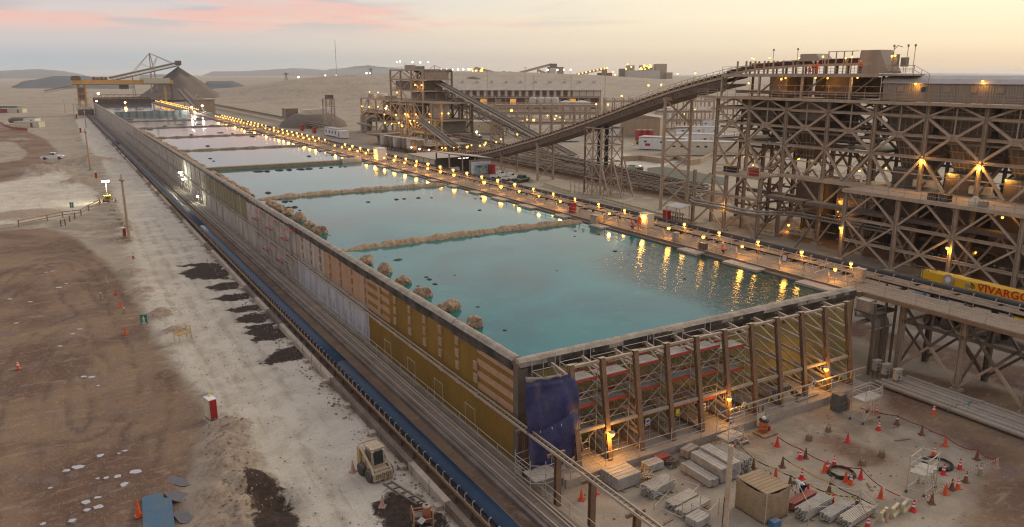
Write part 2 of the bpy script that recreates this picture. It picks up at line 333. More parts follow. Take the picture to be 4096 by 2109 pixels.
def hground(X, Y):
    X = np.asarray(X, float); Y = np.asarray(Y, float); r = np.hypot(X, Y)
    s = np.clip((r-560)/1000, 0, 1); h = s*s*(3-2*s)*13*np.clip((X-120)/480, 0, 1)
    for x, y, a, sx, sy in DUNES: h = h + a*np.exp(-.5*((X-x)/sx)**2-.5*((Y-y)/sy)**2)
    hm_ = np.zeros_like(h)
    for x, y, a, rr in MW:
        d = np.hypot(X-x, Y-y)+(vnoise(X, Y, 1.3, 5)-.5)*rr*.35; hm_ = np.maximum(hm_, a*np.clip(1.25-d/rr*1.05, 0, 1)**1.25*(.85+.3*vnoise(X, Y, .8, 9)))
    h = h+hm_
    wild = np.clip((15.5-X)/5, 0, 1)*np.clip((r-30)/10, 0, 1)
    h = h + wild*((vnoise(X, Y, 9, 2)-.5)*.35+(vnoise(X, Y, 2.2, 3)-.5)*.16)
    # excavated hole beside the dark heap
    hx, hy = G(1095, 2015)[:2]; h = h - .8*np.exp(-(((X-hx)/1.3)**2+((Y-hy)/1.5)**2))
    far = np.clip((r-420)/400, 0, 1); h = h + far*((vnoise(X, Y, 160, 4)-.5)*4+(vnoise(X, Y, 55, 6)-.5)*1.6)
    k = np.maximum(np.clip((X-118)/60, 0, 1), np.clip((Y-640)/140, 0, 1)); k = np.maximum(k, np.clip((4-X)/25, 0, 1)); h = np.where(r > 380, h*k, h)
    return h
def hz(x, y): return float(hground(np.array([x]), np.array([y]))[0])
def axis(parts):
    out = [parts[0][0]]
    for a, b, st in parts:
        n = max(1, int(round((b-a)/st))); out += list(np.linspace(a, b, n+1)[1:])
    return np.array(out)
def geo(a, b, n): return a*np.exp(np.linspace(0, math.log(b/a), n))
gx = np.concatenate([-geo(30, 9000, 70)[::-1], axis([(-29.5,-12,.6),(-12,18,.28),(18,66,.6),(66,140,1.2)]), geo(142, 9000, 80)])
gy = np.concatenate([[-9000,-2000,-300,-50,0,8], axis([(14,70,.30),(70,130,.5),(130,280,1.4)]), geo(283, 9000, 110)])
RUTS = [[(40,2160),(45,1900),(60,1700),(90,1560),(150,1440)],[(110,2160),(105,1900),(110,1750),(130,1620),(170,1500),(230,1420),(300,1370)],[(190,2160),(200,1950),(205,1800),(212,1680),(215,1600),(230,1530)],
  [(215,1600),(222,1690),(262,1735),(330,1742),(390,1705),(416,1640),(410,1585),(392,1530),(360,1480)],[(432,1660),(440,1580),(420,1500),(380,1440),(300,1400),(200,1392),(100,1420)],[(0,1130),(80,1080),(180,1040),(280,1030),(370,1060),(430,1130),(470,1220)],
  [(0,1205),(100,1135),(200,1092),(300,1092),(380,1140)],[(485,1640),(470,1500),(430,1380),(370,1280),(280,1180),(220,1060)],[(525,1660),(505,1500),(460,1370),(400,1260),(310,1160),(250,1060)],[(600,1480),(570,1640),(510,1800),(430,1950),(340,2160)],[(640,1520),(620,1680),(570,1820),(500,1980),(440,2160)],
  [(20,1560),(60,1460),(130,1370),(240,1300),(330,1270)],[(0,1010),(120,975),(240,975),(330,1010)],[(0,1760),(80,1690),(160,1640)],[(0,1850),(90,1800),(200,1790),(330,1830)],
  [(1250,2160),(1080,1800),(930,1560),(800,1340),(700,1180),(610,1010),(560,900)],[(1330,2100),(1160,1800),(1010,1560),(880,1340),(770,1180),(670,1010),(600,880)],[(1190,1700),(1030,1450),(900,1260),(790,1110),(690,960)]]
def rut_field(X, Y):
    d = np.full(X.shape, 9e9)
    for path in RUTS:
        P_ = [G(x, y) for x, y in path]; q = []
        for k in range(len(P_)-1):
            p0 = P_[max(k-1, 0)]; p1 = P_[k]; p2 = P_[k+1]; p3 = P_[min(k+2, len(P_)-1)]
            for i in range(6): u = i/6; q.append(.5*((2*p1)+(p2-p0)*u+(2*p0-5*p1+4*p2-p3)*u*u+(3*p1-p0-3*p2+p3)*u**3))
        q.append(P_[-1])
        for k in range(len(q)-1):
            ax, ay = q[k].x, q[k].y; ex, ey = q[k+1].x-ax, q[k+1].y-ay; t_ = np.clip(((X-ax)*ex+(Y-ay)*ey)/(ex*ex+ey*ey+1e-9), 0, 1); d = np.minimum(d, np.hypot(X-ax-t_*ex, Y-ay-t_*ey))
    d = d+(vnoise(X, Y, 1.7, 21)-.5)*.5
    two = np.abs(np.abs(d)-.85); return np.clip(1-two/.42, 0, 1), d
XX, YY = np.meshgrid(gx, gy, indexing='ij'); HH = hground(XX, YY); near_ = (XX > -60) & (XX < 17) & (YY < 190) & (YY > 20); RU = np.zeros_like(XX); RU[near_] = rut_field(XX[near_], YY[near_])[0]; HH = HH-.07*RU*(XX < 16)
nx, ny = XX.shape
me = bpy.data.meshes.new('ground')
me.vertices.add(nx*ny); me.vertices.foreach_set('co', np.stack([XX, YY, HH], -1).ravel())
ii, jj = np.meshgrid(np.arange(nx-1), np.arange(ny-1), indexing='ij'); b0 = (ii*ny+jj).ravel()
quad = np.stack([b0, b0+ny, b0+ny+1, b0+1], -1).ravel()
me.loops.add(len(quad)); me.loops.foreach_set('vertex_index', quad)
npoly = len(quad)//4; me.polygons.add(npoly); me.polygons.foreach_set('loop_start', np.arange(npoly)*4); me.polygons.foreach_set('loop_total', np.full(npoly, 4))
me.polygons.foreach_set('use_smooth', np.ones(npoly, bool)); me.update()
def zone(polys, soft):
    a = np.full(XX.shape, -1e9)
    for p in polys: a = np.maximum(a, seg_sd(XX, YY, p))
    return np.clip(.5+a/soft*.5, 0, 1)
mnd = np.zeros_like(XX)
for x, y, a, rr in MW: mnd = np.maximum(mnd, np.clip(1.3-np.hypot(XX-x, YY-y)/rr, 0, 1))
for nm, arr in (('mud', zone(Z_MUD, 3.0)), ('pale', zone(Z_PALE, 4.0)), ('dark', zone(Z_DARK, 1.2)), ('gravel', mnd), ('rut', RU)):
    at = me.attributes.new(nm, 'FLOAT', 'POINT'); at.data.foreach_set('value', arr.ravel().astype(np.float32))
gm = bpy.data.materials.new('ground_soil'); gm.use_nodes = True; t = gm.node_tree; b = t.nodes['Principled BSDF']; Lk = t.links.new
geo_ = N(t, 'ShaderNodeNewGeometry'); pos = geo_.outputs['Position']
def nz(scale, det=6, rough=.6, dist=0.0, stretch=None, rot=0):
    src = pos
    if stretch:
        mpp = N(t, 'ShaderNodeMapping'); mpp.inputs['Scale'].default_value = stretch; mpp.inputs['Rotation'].default_value = (0, 0, rot); Lk(pos, mpp.inputs[0]); src = mpp.outputs[0]
    n = N(t, 'ShaderNodeTexNoise'); n.inputs['Scale'].default_value = scale; n.inputs['Detail'].default_value = det; n.inputs['Roughness'].default_value = rough; n.inputs['Distortion'].default_value = dist; Lk(src, n.inputs['Vector']); return n.outputs[0]
def mr(x, a, b_, c=0.0, d=1.0, sm=True):
    n = N(t, 'ShaderNodeMapRange', i_1=a, i_2=b_, i_3=c, i_4=d)
    if sm: n.interpolation_type = 'SMOOTHSTEP'
    Lk(x, n.inputs[0]); return n.outputs[0]
def mx(f, a, b_):
    n = N(t, 'ShaderNodeMixRGB')
    if isinstance(f, float): n.inputs[0].default_value = f
    else: Lk(f, n.inputs[0])
    for k, v in ((1, a), (2, b_)):
        if isinstance(v, tuple): n.inputs[k].default_value = v
        else: Lk(v, n.inputs[k])
    return n.outputs[0]
def ma(op, a, b_):
    n = N(t, 'ShaderNodeMath', operation=op)
    for k, v in ((0, a), (1, b_)):
        if isinstance(v, (int, float)): n.inputs[k].default_value = v
        else: Lk(v, n.inputs[k])
    return n.outputs[0]
def att(nm): n = N(t, 'ShaderNodeAttribute', attribute_name=nm); return n.outputs['Fac']
def edge(nm, noise, k, w_=.12):
    return mr(ma('ADD', att(nm), ma('MULTIPLY', ma('SUBTRACT', noise, .5), k)), .5-w_, .5+w_)
nA, nB, nC, nD = nz(.045), nz(.35, 8, .65, .4), nz(2.2, 8, .7), nz(11, 5, .7)
nE = nz(.11, 5, .55, .5); nS = nz(1.5, 6, .6, .25, (1.0, .09, 1), .12); nT = nz(1.1, 7, .65, .5, (.35, 1, 1), -.5)
rut = ma('MULTIPLY', att('rut'), mr(nB, .36, .60)); nL = nz(3.0, 6, .6, .4, (.30, 1, 1), -.45)
base = mx(mr(nA, .38, .62), (.305,.245,.178,1), (.225,.178,.128,1)); base = mx(mr(nB, .42, .62), base, (.345,.28,.203,1)); base = mx(mr(nC, .58, .74, 0, .5), base, (.22,.165,.12,1))
mud = mx(mr(nE, .36, .62), (.130,.074,.048,1), (.215,.137,.082,1)); mud = mx(mr(nB, .50, .66, 0, .75), mud, (.165,.112,.090,1)); mud = mx(mr(nT, .54, .70, 0, .55), mud, (.33,.225,.145,1))
mud = mx(ma('MULTIPLY', rut, .75), mud, (.085,.052,.036,1)); mud = mx(mr(nL, .55, .72, 0, .45), mud, (.29,.205,.135,1)); mud = mx(mr(nC, .56, .72, 0, .7), mud, (.10,.06,.042,1)); nM = nz(5.5, 7, .75, .6, (1, .4, 1), .6); mud = mx(mr(nM, .52, .68, 0, .6), mud, (.30,.215,.15,1))
pale = mx(mr(nB, .36, .66), (.52,.45,.352,1), (.42,.355,.27,1)); pale = mx(mr(nS, .54, .72, 0, .6), pale, (.31,.24,.172,1)); pale = mx(mr(nC, .57, .70, 0, .8), pale, (.27,.20,.145,1)); pale = mx(mr(nE, .52, .70, 0, .55), pale, (.34,.27,.195,1)); pale = mx(ma('MULTIPLY', rut, .7), pale, (.29,.22,.155,1))
grav = mx(mr(nC, .35, .65), (.35,.265,.185,1), (.235,.172,.118,1))
dark = mx(mr(nC, .4, .7), (.036,.023,.016,1), (.075,.05,.036,1))
col = mx(edge('pale', nB, .9), base, pale); col = mx(edge('mud', nB, .7), col, mud); col = mx(edge('gravel', nC, .7, .2), col, grav)
col = mx(edge('dark', nz(.9, 8, .7, .5), 1.1, .07), col, dark)
spk = mr(nD, .25, .75, .72, 1.26, False); vm = N(t, 'ShaderNodeVectorMath', operation='SCALE'); Lk(col, vm.inputs[0]); Lk(spk, vm.inputs['Scale'])
Lk(vm.outputs[0], b.inputs['Base Color']); b.inputs['Roughness'].default_value = .92; b.inputs['Specular IOR Level'].default_value = .15
hgt = ma('ADD', ma('MULTIPLY', nC, .5), ma('ADD', ma('MULTIPLY', nD, .12), ma('ADD', ma('MULTIPLY', nS, .25), ma('MULTIPLY', nL, .35))))
bp = N(t, 'ShaderNodeBump'); bp.inputs['Strength'].default_value = .55; bp.inputs['Distance'].default_value = .22; Lk(hgt, bp.inputs['Height']); Lk(bp.outputs[0], b.inputs['Normal'])
me.materials.append(gm)
ground = obj('ground', me, Matrix.Identity(4)); ground['kind'] = 'structure'
# ---------------------------------------------------------------- hills
def hill(name, sil, wd, m, k0=.86, k1=1.2):
    mb = MB(); n = len(sil); R = 7; v = []
    for px, py in sil:
        T = GD(px, py, wd); hz_ = T.z
        for q in range(R):
            u = q/(R-1)*2-1; f = 1+(u*(k1-1) if u > 0 else u*(1-k0)); prof = max(0, 1-abs(u)**1.5)
            v.append((T.x*f, T.y*f, -2+(hz_+2)*prof+(random.random()-.5)*hz_*.05*prof))
    mb.add(v, [(i*R+q, (i+1)*R+q, (i+1)*R+q+1, i*R+q+1) for i in range(n-1) for q in range(R-1)], True)
    o = mb.build(name, m); o['kind'] = 'structure'; return o
HILL1 = mat('dark_hill', (.075,.080,.080), (.095,.095,.09), scale=.01, fine=.05)
HILL2 = mat('far_hill', (.07,.08,.09), (.09,.10,.11), scale=.003, fine=.02)
def dens(s): return [(s[i][0]+(s[i+1][0]-s[i][0])*k/4, s[i][1]+(s[i+1][1]-s[i][1])*k/4+random.uniform(-.8,.8)) for i in range(len(s)-1) for k in range(4)]+[s[-1]]
hill('hill', dens([(-300,292),(0,284),(60,281),(160,277),(260,285),(330,299),(420,322)]), 5200, HILL2)
hill('hill', dens([(-120,388),(0,368),(40,352),(90,326),(210,306),(330,303),(420,316),(520,342),(620,372)]), 1500, HILL1)
hill('hill', dens([(740,325),(800,306),(850,286),(1000,284),(1100,277),(1180,274),(1300,280),(1420,266),(1470,262),(1560,272),(1700,284),(1820,296)]), 6200, HILL2)
hill('hill', dens([(780,372),(810,340),(830,326),(930,324),(975,340),(1000,362),(1030,372)]), 1050, HILL1)
hill('hill', dens([(560,300),(700,296),(780,305)]), 4200, HILL2)
# ---------------------------------------------------------------- haze: even pale air round everything
hm = bpy.data.materials.new('haze_air'); hm.use_nodes = True; hm.node_tree.nodes.clear(); t2 = hm.node_tree
pv = N(t2, 'ShaderNodeVolumePrincipled'); pv.inputs['Density'].default_value = .00009; pv.inputs['Color'].default_value = (.93, .90, .88, 1); pv.inputs['Anisotropy'].default_value = .1
ho = N(t2, 'ShaderNodeOutputMaterial'); t2.links.new(pv.outputs[0], ho.inputs['Volume'])
hb = MB().box((0, 0, 29), (19600, 19600, 66)); haze = hb.build('haze', hm); haze['kind'] = 'stuff'
# ---------------------------------------------------------------- puddles
wm_ = bpy.data.materials.new('puddle_water'); wm_.use_nodes = True; bb = wm_.node_tree.nodes['Principled BSDF']
bb.inputs['Base Color'].default_value = (.36,.33,.31,1); bb.inputs['Roughness'].default_value = .12; bb.inputs['Specular IOR Level'].default_value = 1.0; bb.inputs['IOR'].default_value = 1.6  # pale base colour and a glossy surface for the small puddles
def puddle(px, py, rx, ry, rz=-.45, m=None, lb='small pale puddle on the brown mud'):
    rx *= .55; ry *= 1.0; c = G(px, py); n = 14; R = Matrix.Rotation(rz, 2)
    ph = [random.uniform(.72, 1.15) for _ in range(n)]
    pts = []
    for k in range(n):
        p = R @ Vector((rx*ph[k]*math.cos(2*math.pi*k/n), ry*ph[k]*math.sin(2*math.pi*k/n))); pts.append((c.x+p.x, c.y+p.y))
    zt = sum(hz(x, y) for x, y in pts)/n+.03
    mb = MB(); mb.prism(pts, zt-.25, zt); o = mb.build('puddle', m or wm_); o['kind'] = 'structure'; o['label'] = lb
for px, py, a, b_ in [(400,1818,.42,.24),(265,1875,.45,.2),(312,1862,.7,.3),(545,1887,.7,.32),(470,1903,.45,.2),(425,1908,.3,.15),(390,1911,.25,.12),(498,1938,.4,.3),(345,2008,.55,.25),(397,2032,.55,.25),
                      (348,2043,.4,.18),(290,2085,.4,.2),(172,2094,.3,.16),(200,1947,.25,.12),(390,1990,.4,.15),(335,1505,.5,.2),(365,1507,.55,.2),(393,1536,.3,.12),(240,1386,.5,.14),(320,1318,.6,.14),(290,1340,.5,.13),
                      (235,1150,.8,.25),(40,1198,.6,.2),(65,1295,.5,.16),(120,1205,.5,.18),(500,1800,.35,.12),(475,1810,.2,.1),(210,1085,.7,.15),(185,1090,.5,.15),(265,1135,.4,.15)]:
    puddle(px, py, a, b_)
WETP = mat('wet_ditch', (.055,.048,.045), (.085,.062,.046), rough=.18, spec=.6, scale=3)
for px, py, a, b_ in [(712,1925,1.9,.42),(722,2000,2.2,.5),(738,2080,2.2,.45)]: puddle(px, py, a, b_, -1.1, WETP, 'dark puddle in the ditch beside the blue plate')
# ================================================================ pool (leach vat): walls, coping, water, berms
YF, XL, XR, YB = 39.0, 23.5, 57.2, 575.0
def panel_mat(y, up):
    if y < 44.8: return 'stripe' if up else WALLO
    if y < 61.5: return WALLO
    if y < 67.5: return 'stripe' if up else WALLO
    if y < 79: return WALLT if up else WALLW
    if y < 118: return WALLG if (up or y > 92) else WALLW
    if y < 155: return WALLO2 if up else WALLG
    return WALLG
pw = thing('pool_wall', 'long left wall of the vat with mustard, tan and weathered grey panels', 'wall', (XL, YF, 0))
ys = list(np.arange(YF, 120, 2.75))+list(np.arange(121.5, 300, 5.5))+list(np.arange(303, YB, 17))+[YB]
for i in range(len(ys)-1):
    y0, y1 = ys[i], ys[i+1]-.02
    for up in (0, 1):
        z0, z1 = (-.3, 3.45) if not up else (3.45, 6.98)
        m = panel_mat((y0+y1)/2, up); off = 0.0 if m is WALLO else random.uniform(-.012, .012)
        if m == 'stripe':
            for k in range(4):
                a = z0+(z1-z0)*k/4; b_ = z0+(z1-z0)*(k+1)/4
                blk('panel', (XL+off, y0, a), (XL+.7, y1, a+(b_-a)*.56), WALLT, pw); blk('panel', (XL+off+.01, y0, a+(b_-a)*.56), (XL+.7, y1, b_), WALLO, pw)
        else: blk('panel', (XL+off, y0, z0), (XL+.7, y1, z1), m, pw)
# pilaster strips on the older panels, then the stacked rib brackets
for y in np.arange(123, 300, 5.5): blk('pilaster', (XL-.06, y-.13, 0), (XL, y+.13, 6.9), WALLG, pw)
def rib_mesh():
    mb = MB()
    for k in range(4): mb.box((-.06, 0, k*.17), (.12, .55, .08)); 
    for s in (-.16, .16): mb.box((-.025, s, .26), (.05, .06, .62))
    return mb
rm = rib_mesh(); RIBM = bpy.data.meshes.new('rib_bracket'); RIBM.from_pydata(rm.v, [], rm.f); RIBM.materials.append(mat('rib_tan', (.50,.33,.195), (.40,.26,.15)))
for y in [44.6,47.5,50.4,53.3,56.3,59.5,63.2,67.2,71,74.5,78,81.5,85,88.5]:
    for z in (6.15, 5.2, 4.25): 
        if (y, z) == (44.6, 6.15): continue
        obj('rib_bracket', RIBM, Matrix.Translation((XL-.012, y, z-.35)), pw)
    if y < 75: obj('rib_bracket', RIBM, Matrix.Translation((XL-.012, y, 2.75)) @ Matrix.Diagonal((1, 1, .6, 1)), pw)
# weep holes of the far concrete: small dark slots
for y in np.arange(128, 300, 2.75):
    for z in (5.9, 5.0): blk('slot', (XL-.02, y-.09, z-.28), (XL+.1, y+.09, z+.28), STEELD, pw)
# coping: peaked cap in sections, black tar band under it
CP = [(-.45,-.24),(-.42,.02),(-.2,.22),(.0,.27),(.22,.22),(.44,.02),(.46,-.24),(.3,-.24),(-.3,-.24)]
TB = mat('tar_stained_band', (.012,.011,.010), (.11,.085,.06), rough=.7, scale=.6, fine=5)
cy = list(np.arange(YF+.6, 150, 4.4))+list(np.arange(153, 330, 11))+[340, 400, 480, YB]
for i in range(len(cy)-1):
    mb = MB(); n = 5; pts = [(XL+.35+random.uniform(-.015,.015), cy[i]+(cy[i+1]-.03-cy[i])*k/n, 7.08+random.uniform(-.02,.02)) for k in range(n+1)]
    mb.sweep(CP, pts, smooth=False); mb.build('coping', COPE, pw)
    if cy[i] < 260:
        q = [cy[i]+(cy[i+1]-.03-cy[i])*k/5 for k in range(6)]; MB().sweep([(-.47,-.30),(-.455,-.30),(-.43,.0+random.uniform(-.08,.04)),(-.445,.02)], [(XL+.35, v, 7.08) for v in q]).build('tar_patch', TB, pw)
    if cy[i] < 150: blk('tar_band', (XL-.035, cy[i], 6.42+random.uniform(-.08,.08)), (XL+.02, cy[i+1], 6.86), TB, pw)
# cable tray along the wall, carried out past the corner on steel columns
tr = thing('cable_tray', 'long rusty ladder cable tray bracketed along the left vat wall', 'cable tray', (22.9, 23.0, 0))
for x in (22.62, 22.98): bar('side_rail', (x, 22.8, 3.62), (x, 330, 3.62), .07, STEEL, tr, .16)
for y in np.arange(23, 72, .42): bar('rung', (22.62, y, 3.62), (22.98, y, 3.62), .06, STEELD, tr, .05)
mb = MB()
for y in np.arange(72, 330, .8): mb.box((22.8, y, 3.62), (.36, .06, .05))
rr = mb.build('rung', STEELD, tr); rr['kind'] = 'stuff'
for y in np.arange(42, 330, 6): bar('bracket', (23.5, y, 3.3), (22.6, y, 3.55), .08, STEEL, tr, .1)
for y, zt in ((37.2, 3.5), (33.6, 3.5), (30.2, 3.5), (26.4, 3.5)):
    bar('column', (23.02, y, -.1), (23.02, y, zt-.02), .34, RUST, tr, .3, 'I'); bar('cross_arm', (22.3, y, 3.42), (23.5, y, 3.42), .14, RUST, tr, .2)
# ---------------------------------------------------------------- front wall, coping, buttresses
fw_ = thing('pool_front_wall', 'khaki front wall of the vat with dusty coping and black tar streaks', 'wall', (40, YF, 0))
xs = [XL]+[24.9+2.72*k for k in range(12)]+[57.1]
for i in range(len(xs)-1):
    m = STEELD if i == 0 else KHAKI
    for z0, z1 in ((0, 2.4), (2.4, 4.8), (4.8, 6.95)): blk('panel', (xs[i]+(.72 if i == 0 else .005), YF+random.uniform(-.008,.008), z0), (xs[i+1]-.005, YF+.68, z1-.006), m, fw_)
blk('corner_post', (XL-.03, YF-.12, -.2), (XL+.7, YF+.5, 6.9), STEELD, fw_)
cx_ = list(np.arange(XL+.1, 57, 4.15))+[57.3]
for i in range(len(cx_)-1):
    mb = MB(); pts = [(cx_[i]+(cx_[i+1]-.03-cx_[i])*k/5, YF+.32+random.uniform(-.015,.015), 7.08+random.uniform(-.02,.02)) for k in range(6)]
    mb.sweep([(-a, b_) for a, b_ in CP][::-1], pts, side=(0, 1, 0)); mb.build('coping', COPE, fw_)
    q = [cx_[i]+(cx_[i+1]-.03-cx_[i])*k/5 for k in range(6)]; MB().sweep([(-.47,-.34),(-.445,.02),(-.42,.06+random.uniform(-.06,.03)),(-.45,-.34)], [(v, YF+.32, 7.08) for v in q], side=(0,1,0)).build('tar_patch', TB, fw_)
    blk('tar_band', (cx_[i]+(.75 if i == 0 else 0), YF-.045, 6.30+random.uniform(-.06,.06)), (cx_[i+1], YF+.02, 6.85), TB, fw_)
for k in range(24): blk('tar_streak', (28+k*1.2+random.uniform(-.5,.5), YF-.025, 5.9-random.random()*.5), (28.12+k*1.2+random.random()*.25, YF+.02, 6.35), TB, fw_)
# right-hand wall and far end
rw = thing('pool_side_wall', 'dark right wall of the vat below the lamp-lit walkway', 'wall', (57.6, YF, 0))
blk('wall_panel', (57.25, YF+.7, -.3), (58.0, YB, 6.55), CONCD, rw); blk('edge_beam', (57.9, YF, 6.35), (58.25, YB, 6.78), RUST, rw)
for y in np.arange(41, 330, 8.2):
    if random.random() < .75: blk('ledge_slab', (56.5, y, 6.25), (57.9, y+random.uniform(2.2,4.6), 6.62), CONC, rw, rz=random.uniform(-.03,.03))
ew = thing('pool_end_wall', 'dark far end wall of the vat under the yellow gantry', 'wall', (40, YB, 0))
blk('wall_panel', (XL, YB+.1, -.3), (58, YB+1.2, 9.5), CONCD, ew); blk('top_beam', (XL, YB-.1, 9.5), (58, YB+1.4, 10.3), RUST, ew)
# water
wt = bpy.data.materials.new('teal_vat_water'); wt.use_nodes = True; t = wt.node_tree; b = t.nodes['Principled BSDF']; Lk = t.links.new
geo_ = N(t, 'ShaderNodeNewGeometry'); pos = geo_.outputs['Position']
n1 = nz(.09, 4, .5, .6); n2 = nz(.5, 3, .5, .3); n3 = nz(2.6, 4, .6, .8, (1, .45, 1), .3)
wc = mx(mr(n1, .35, .68), (.003,.088,.082,1), (.010,.142,.128,1)); wc = mx(mr(n2, .55, .75, 0, .35), wc, (.02,.18,.162,1))
sp = N(t, 'ShaderNodeSeparateXYZ'); Lk(pos, sp.inputs[0])
# near right corner: stirred ripples, and the tower's dark reflection put into the colour
dx = ma('MULTIPLY', mr(sp.outputs[0], 36, 53), mr(sp.outputs[1], 76, 50)); ripple_refl = mr(ma('ADD', dx, ma('MULTIPLY', ma('SUBTRACT', n1, .5), .6)), .25, .7)
wc = mx(ripple_refl, wc, (.005,.034,.02,1)); far = mr(sp.outputs[1], 110, 260); wc = mx(far, wc, (.085,.10,.105,1)); Lk(wc, b.inputs['Base Color'])  # far cells take the grey of the reflected sky into their colour
b.inputs['Roughness'].default_value = .07; b.inputs['IOR'].default_value = 1.333; b.inputs['Specular IOR Level'].default_value = .55
bp = N(t, 'ShaderNodeBump'); bp.inputs['Distance'].default_value = .05; Lk(n3, bp.inputs['Height'])
bs = ma('ADD', ma('MULTIPLY', ripple_refl, .6), ma('ADD', .05, ma('MULTIPLY', mr(nz(.16, 4, .6, .8), .45, .65), .16))); Lk(bs, bp.inputs['Strength']); Lk(bp.outputs[0], b.inputs['Normal'])
BERMS = [79.0, 119.0, 161.0, 205.5, 252.0, 300.0, 346.0, 400.0]
edges = [YF+.68]+BERMS+[YB]
WZ = 6.42
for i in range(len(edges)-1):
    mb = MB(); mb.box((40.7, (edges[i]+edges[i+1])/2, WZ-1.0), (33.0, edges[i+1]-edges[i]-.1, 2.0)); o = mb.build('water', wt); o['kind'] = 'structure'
mat('berm_brown', (.27,.18,.11), (.15,.095,.055), rough=.95, bump=.8, scale=1.2, fine=3)
# berms between the cells
BL = ['lumpy sand berm between the nearest two vat cells', 'lumpy sand berm between the second and third vat cells', 'straight concrete dividing wall across the vat with a drum at its right end']
for k, y in enumerate(BERMS):
    if k < 2:
        rng = random.Random(20+k); mb = MB(); n = 210; pr = []; v = []
        for i in range(n+1):
            x = 24.4+(57.0-24.4)*i/n; u = (x-24.4)/32.6
            hum = abs(math.sin(x*.52+k*1.3+.9*math.sin(x*.23)))**.55*.42+.14*math.sin(x*2.1+k)+.06*math.sin(x*5.7); end = min(1, u*7)*min(1, (1-u)*14+.3)
            h = (.30+hum*.42+rng.uniform(-.05,.05))*end+.08; wd = .52+.32*h+rng.uniform(-.09,.09); oy = .5*math.sin(x*.17+k)*.6
            for a, zz in ((-1.35, -.5), (-1.1, .03), (-.72, .50), (-.15, 1.0), (.12, .96), (.70, .42), (1.1, .02), (1.35, -.5)):
                v.append((x, y+oy+a*wd+rng.uniform(-.05,.05), WZ+(h*zz if zz > 0 else zz)+rng.uniform(-.03,.03)))
        mb.add(v, [(i*8+q, (i+1)*8+q, (i+1)*8+q+1, i*8+q+1) for i in range(n) for q in range(7)], True)
        tag(mb.build('berm', SAND), BL[k], 'berm')
    elif k == 2:
        bt = thing('berm', BL[2], 'berm', (40, y, 6))
        for q in range(6): blk('wall_section', (24.4+q*5.2, y-.75, 6.1), (24.4+q*5.2+5.17, y+.75, 7.02+random.uniform(-.02,.02)), mat('berm_concrete%d' % q, (.34,.26,.165), (.25,.18,.11), bump=.3), bt)
        MB().lath((54.4, y-.1, 6.2), [(1.15,-2.2),(1.2,-2.1),(1.2,2.1),(1.15,2.2)], 18, axis='x').build('drum', CONC, bt)
    elif k < 7:
        bt = thing('berm', 'segmented low berm crossing the vat, %s from the front wall' % ordn(k+1), 'berm', (40, y, 6)); x = 24.6; rng = random.Random(k)
        while x < 56:
            ln = rng.uniform(3.5, 6.5); mb = MB(); v = []; n = 8; ln = min(ln, 57-x)
            for i in range(n+1):
                u = i/n; h = .12+.34*math.sin(math.pi*min(max(u, .06), .94))**.5+rng.uniform(-.06,.06)
                for a, zz in ((-1.1,-.4),(-.8,.1),(-.4,.85),(.35,.9),(.8,.1),(1.1,-.4)): v.append((x+ln*u, y+a*1.0, WZ+(h*zz if zz > 0 else zz)))
            mb.add(v, [(i*6+q, (i+1)*6+q, (i+1)*6+q+1, i*6+q+1) for i in range(n) for q in range(5)], True); mb.build('berm_section', MT['berm_brown'] if k < 5 else CONCD, bt); x += ln*.97
    else:
        bt = thing('berm', 'pale green bulkhead crossing the far end of the vat', 'bulkhead', (40, y, 6)); BK = mat('bulkhead_green', (.30,.33,.29), (.22,.26,.23))
        for q in range(10): blk('bulkhead_panel', (24.4+q*3.2, y-.3, 5.8), (24.4+q*3.2+2.3, y+.3, 8.3), BK, bt); blk('bulkhead_post', (24.4+q*3.2+2.3, y-.5, 5.8), (24.4+q*3.2+3.2, y+.35, 8.2), CABG, bt)
# rock mounds standing in the water along the left wall
def rockmesh(seed, r, h, k=1.0, sub=3, sharp=.28):
    import bmesh
    bm = bmesh.new(); bmesh.ops.create_icosphere(bm, subdivisions=sub, radius=1); rg = np.random.default_rng(seed); dirs = rg.normal(size=(22, 3)); dirs /= np.linalg.norm(dirs, axis=1)[:, None]; amp = rg.uniform(.4, 1.2, 22); d2 = rg.normal(size=(60, 3)); d2 /= np.linalg.norm(d2, axis=1)[:, None]
    for v in bm.verts:
        c = np.array(v.co); d = (dirs@c); s = 1-sharp*float(np.max(np.where(d > .62, (d-.62)*amp*1.8, 0)))+rg.uniform(-.03,.03)-.16*float(np.max(np.where(d2@c > .9, (d2@c-.9)*8, 0)))
        v.co = Vector((c[0]*r*s, c[1]*r*k*s, (c[2] if c[2] > 0 else c[2]*.6)*h*s))
    me = bpy.data.meshes.new('rock'); bm.to_mesh(me); bm.free(); return me
RM = []
for k in range(6):
    m_ = rockmesh(k+3, 1.0, .95, 1.15, 4, .55); m_.materials.append(ROCK); RM.append(m_)
def rock(p, r, k, label, group, name='rock_mound', cat='rock mound', hh=1.0):
    return tag(obj(name, RM[k % 6], Matrix.Translation(p) @ Matrix.Rotation(k*1.7, 4, 'Z') @ Matrix.Diagonal((r, r, r*hh, 1))), label, cat, group)
for i, (px, py) in enumerate([(1867,1300),(1765,1236),(1670,1180),(1586,1130),(1511,1088),(1440,1050)]):
    p = G(px+14, py+6, WZ); rock((p.x+.3, p.y, WZ-.05), 1.02+.12*(i % 2), i, 'caked tan mound in the nearest cell, %s from the front corner along the wall' % ordn(i+1), 'mounds along the left wall of the nearest cell', hh=1.25)
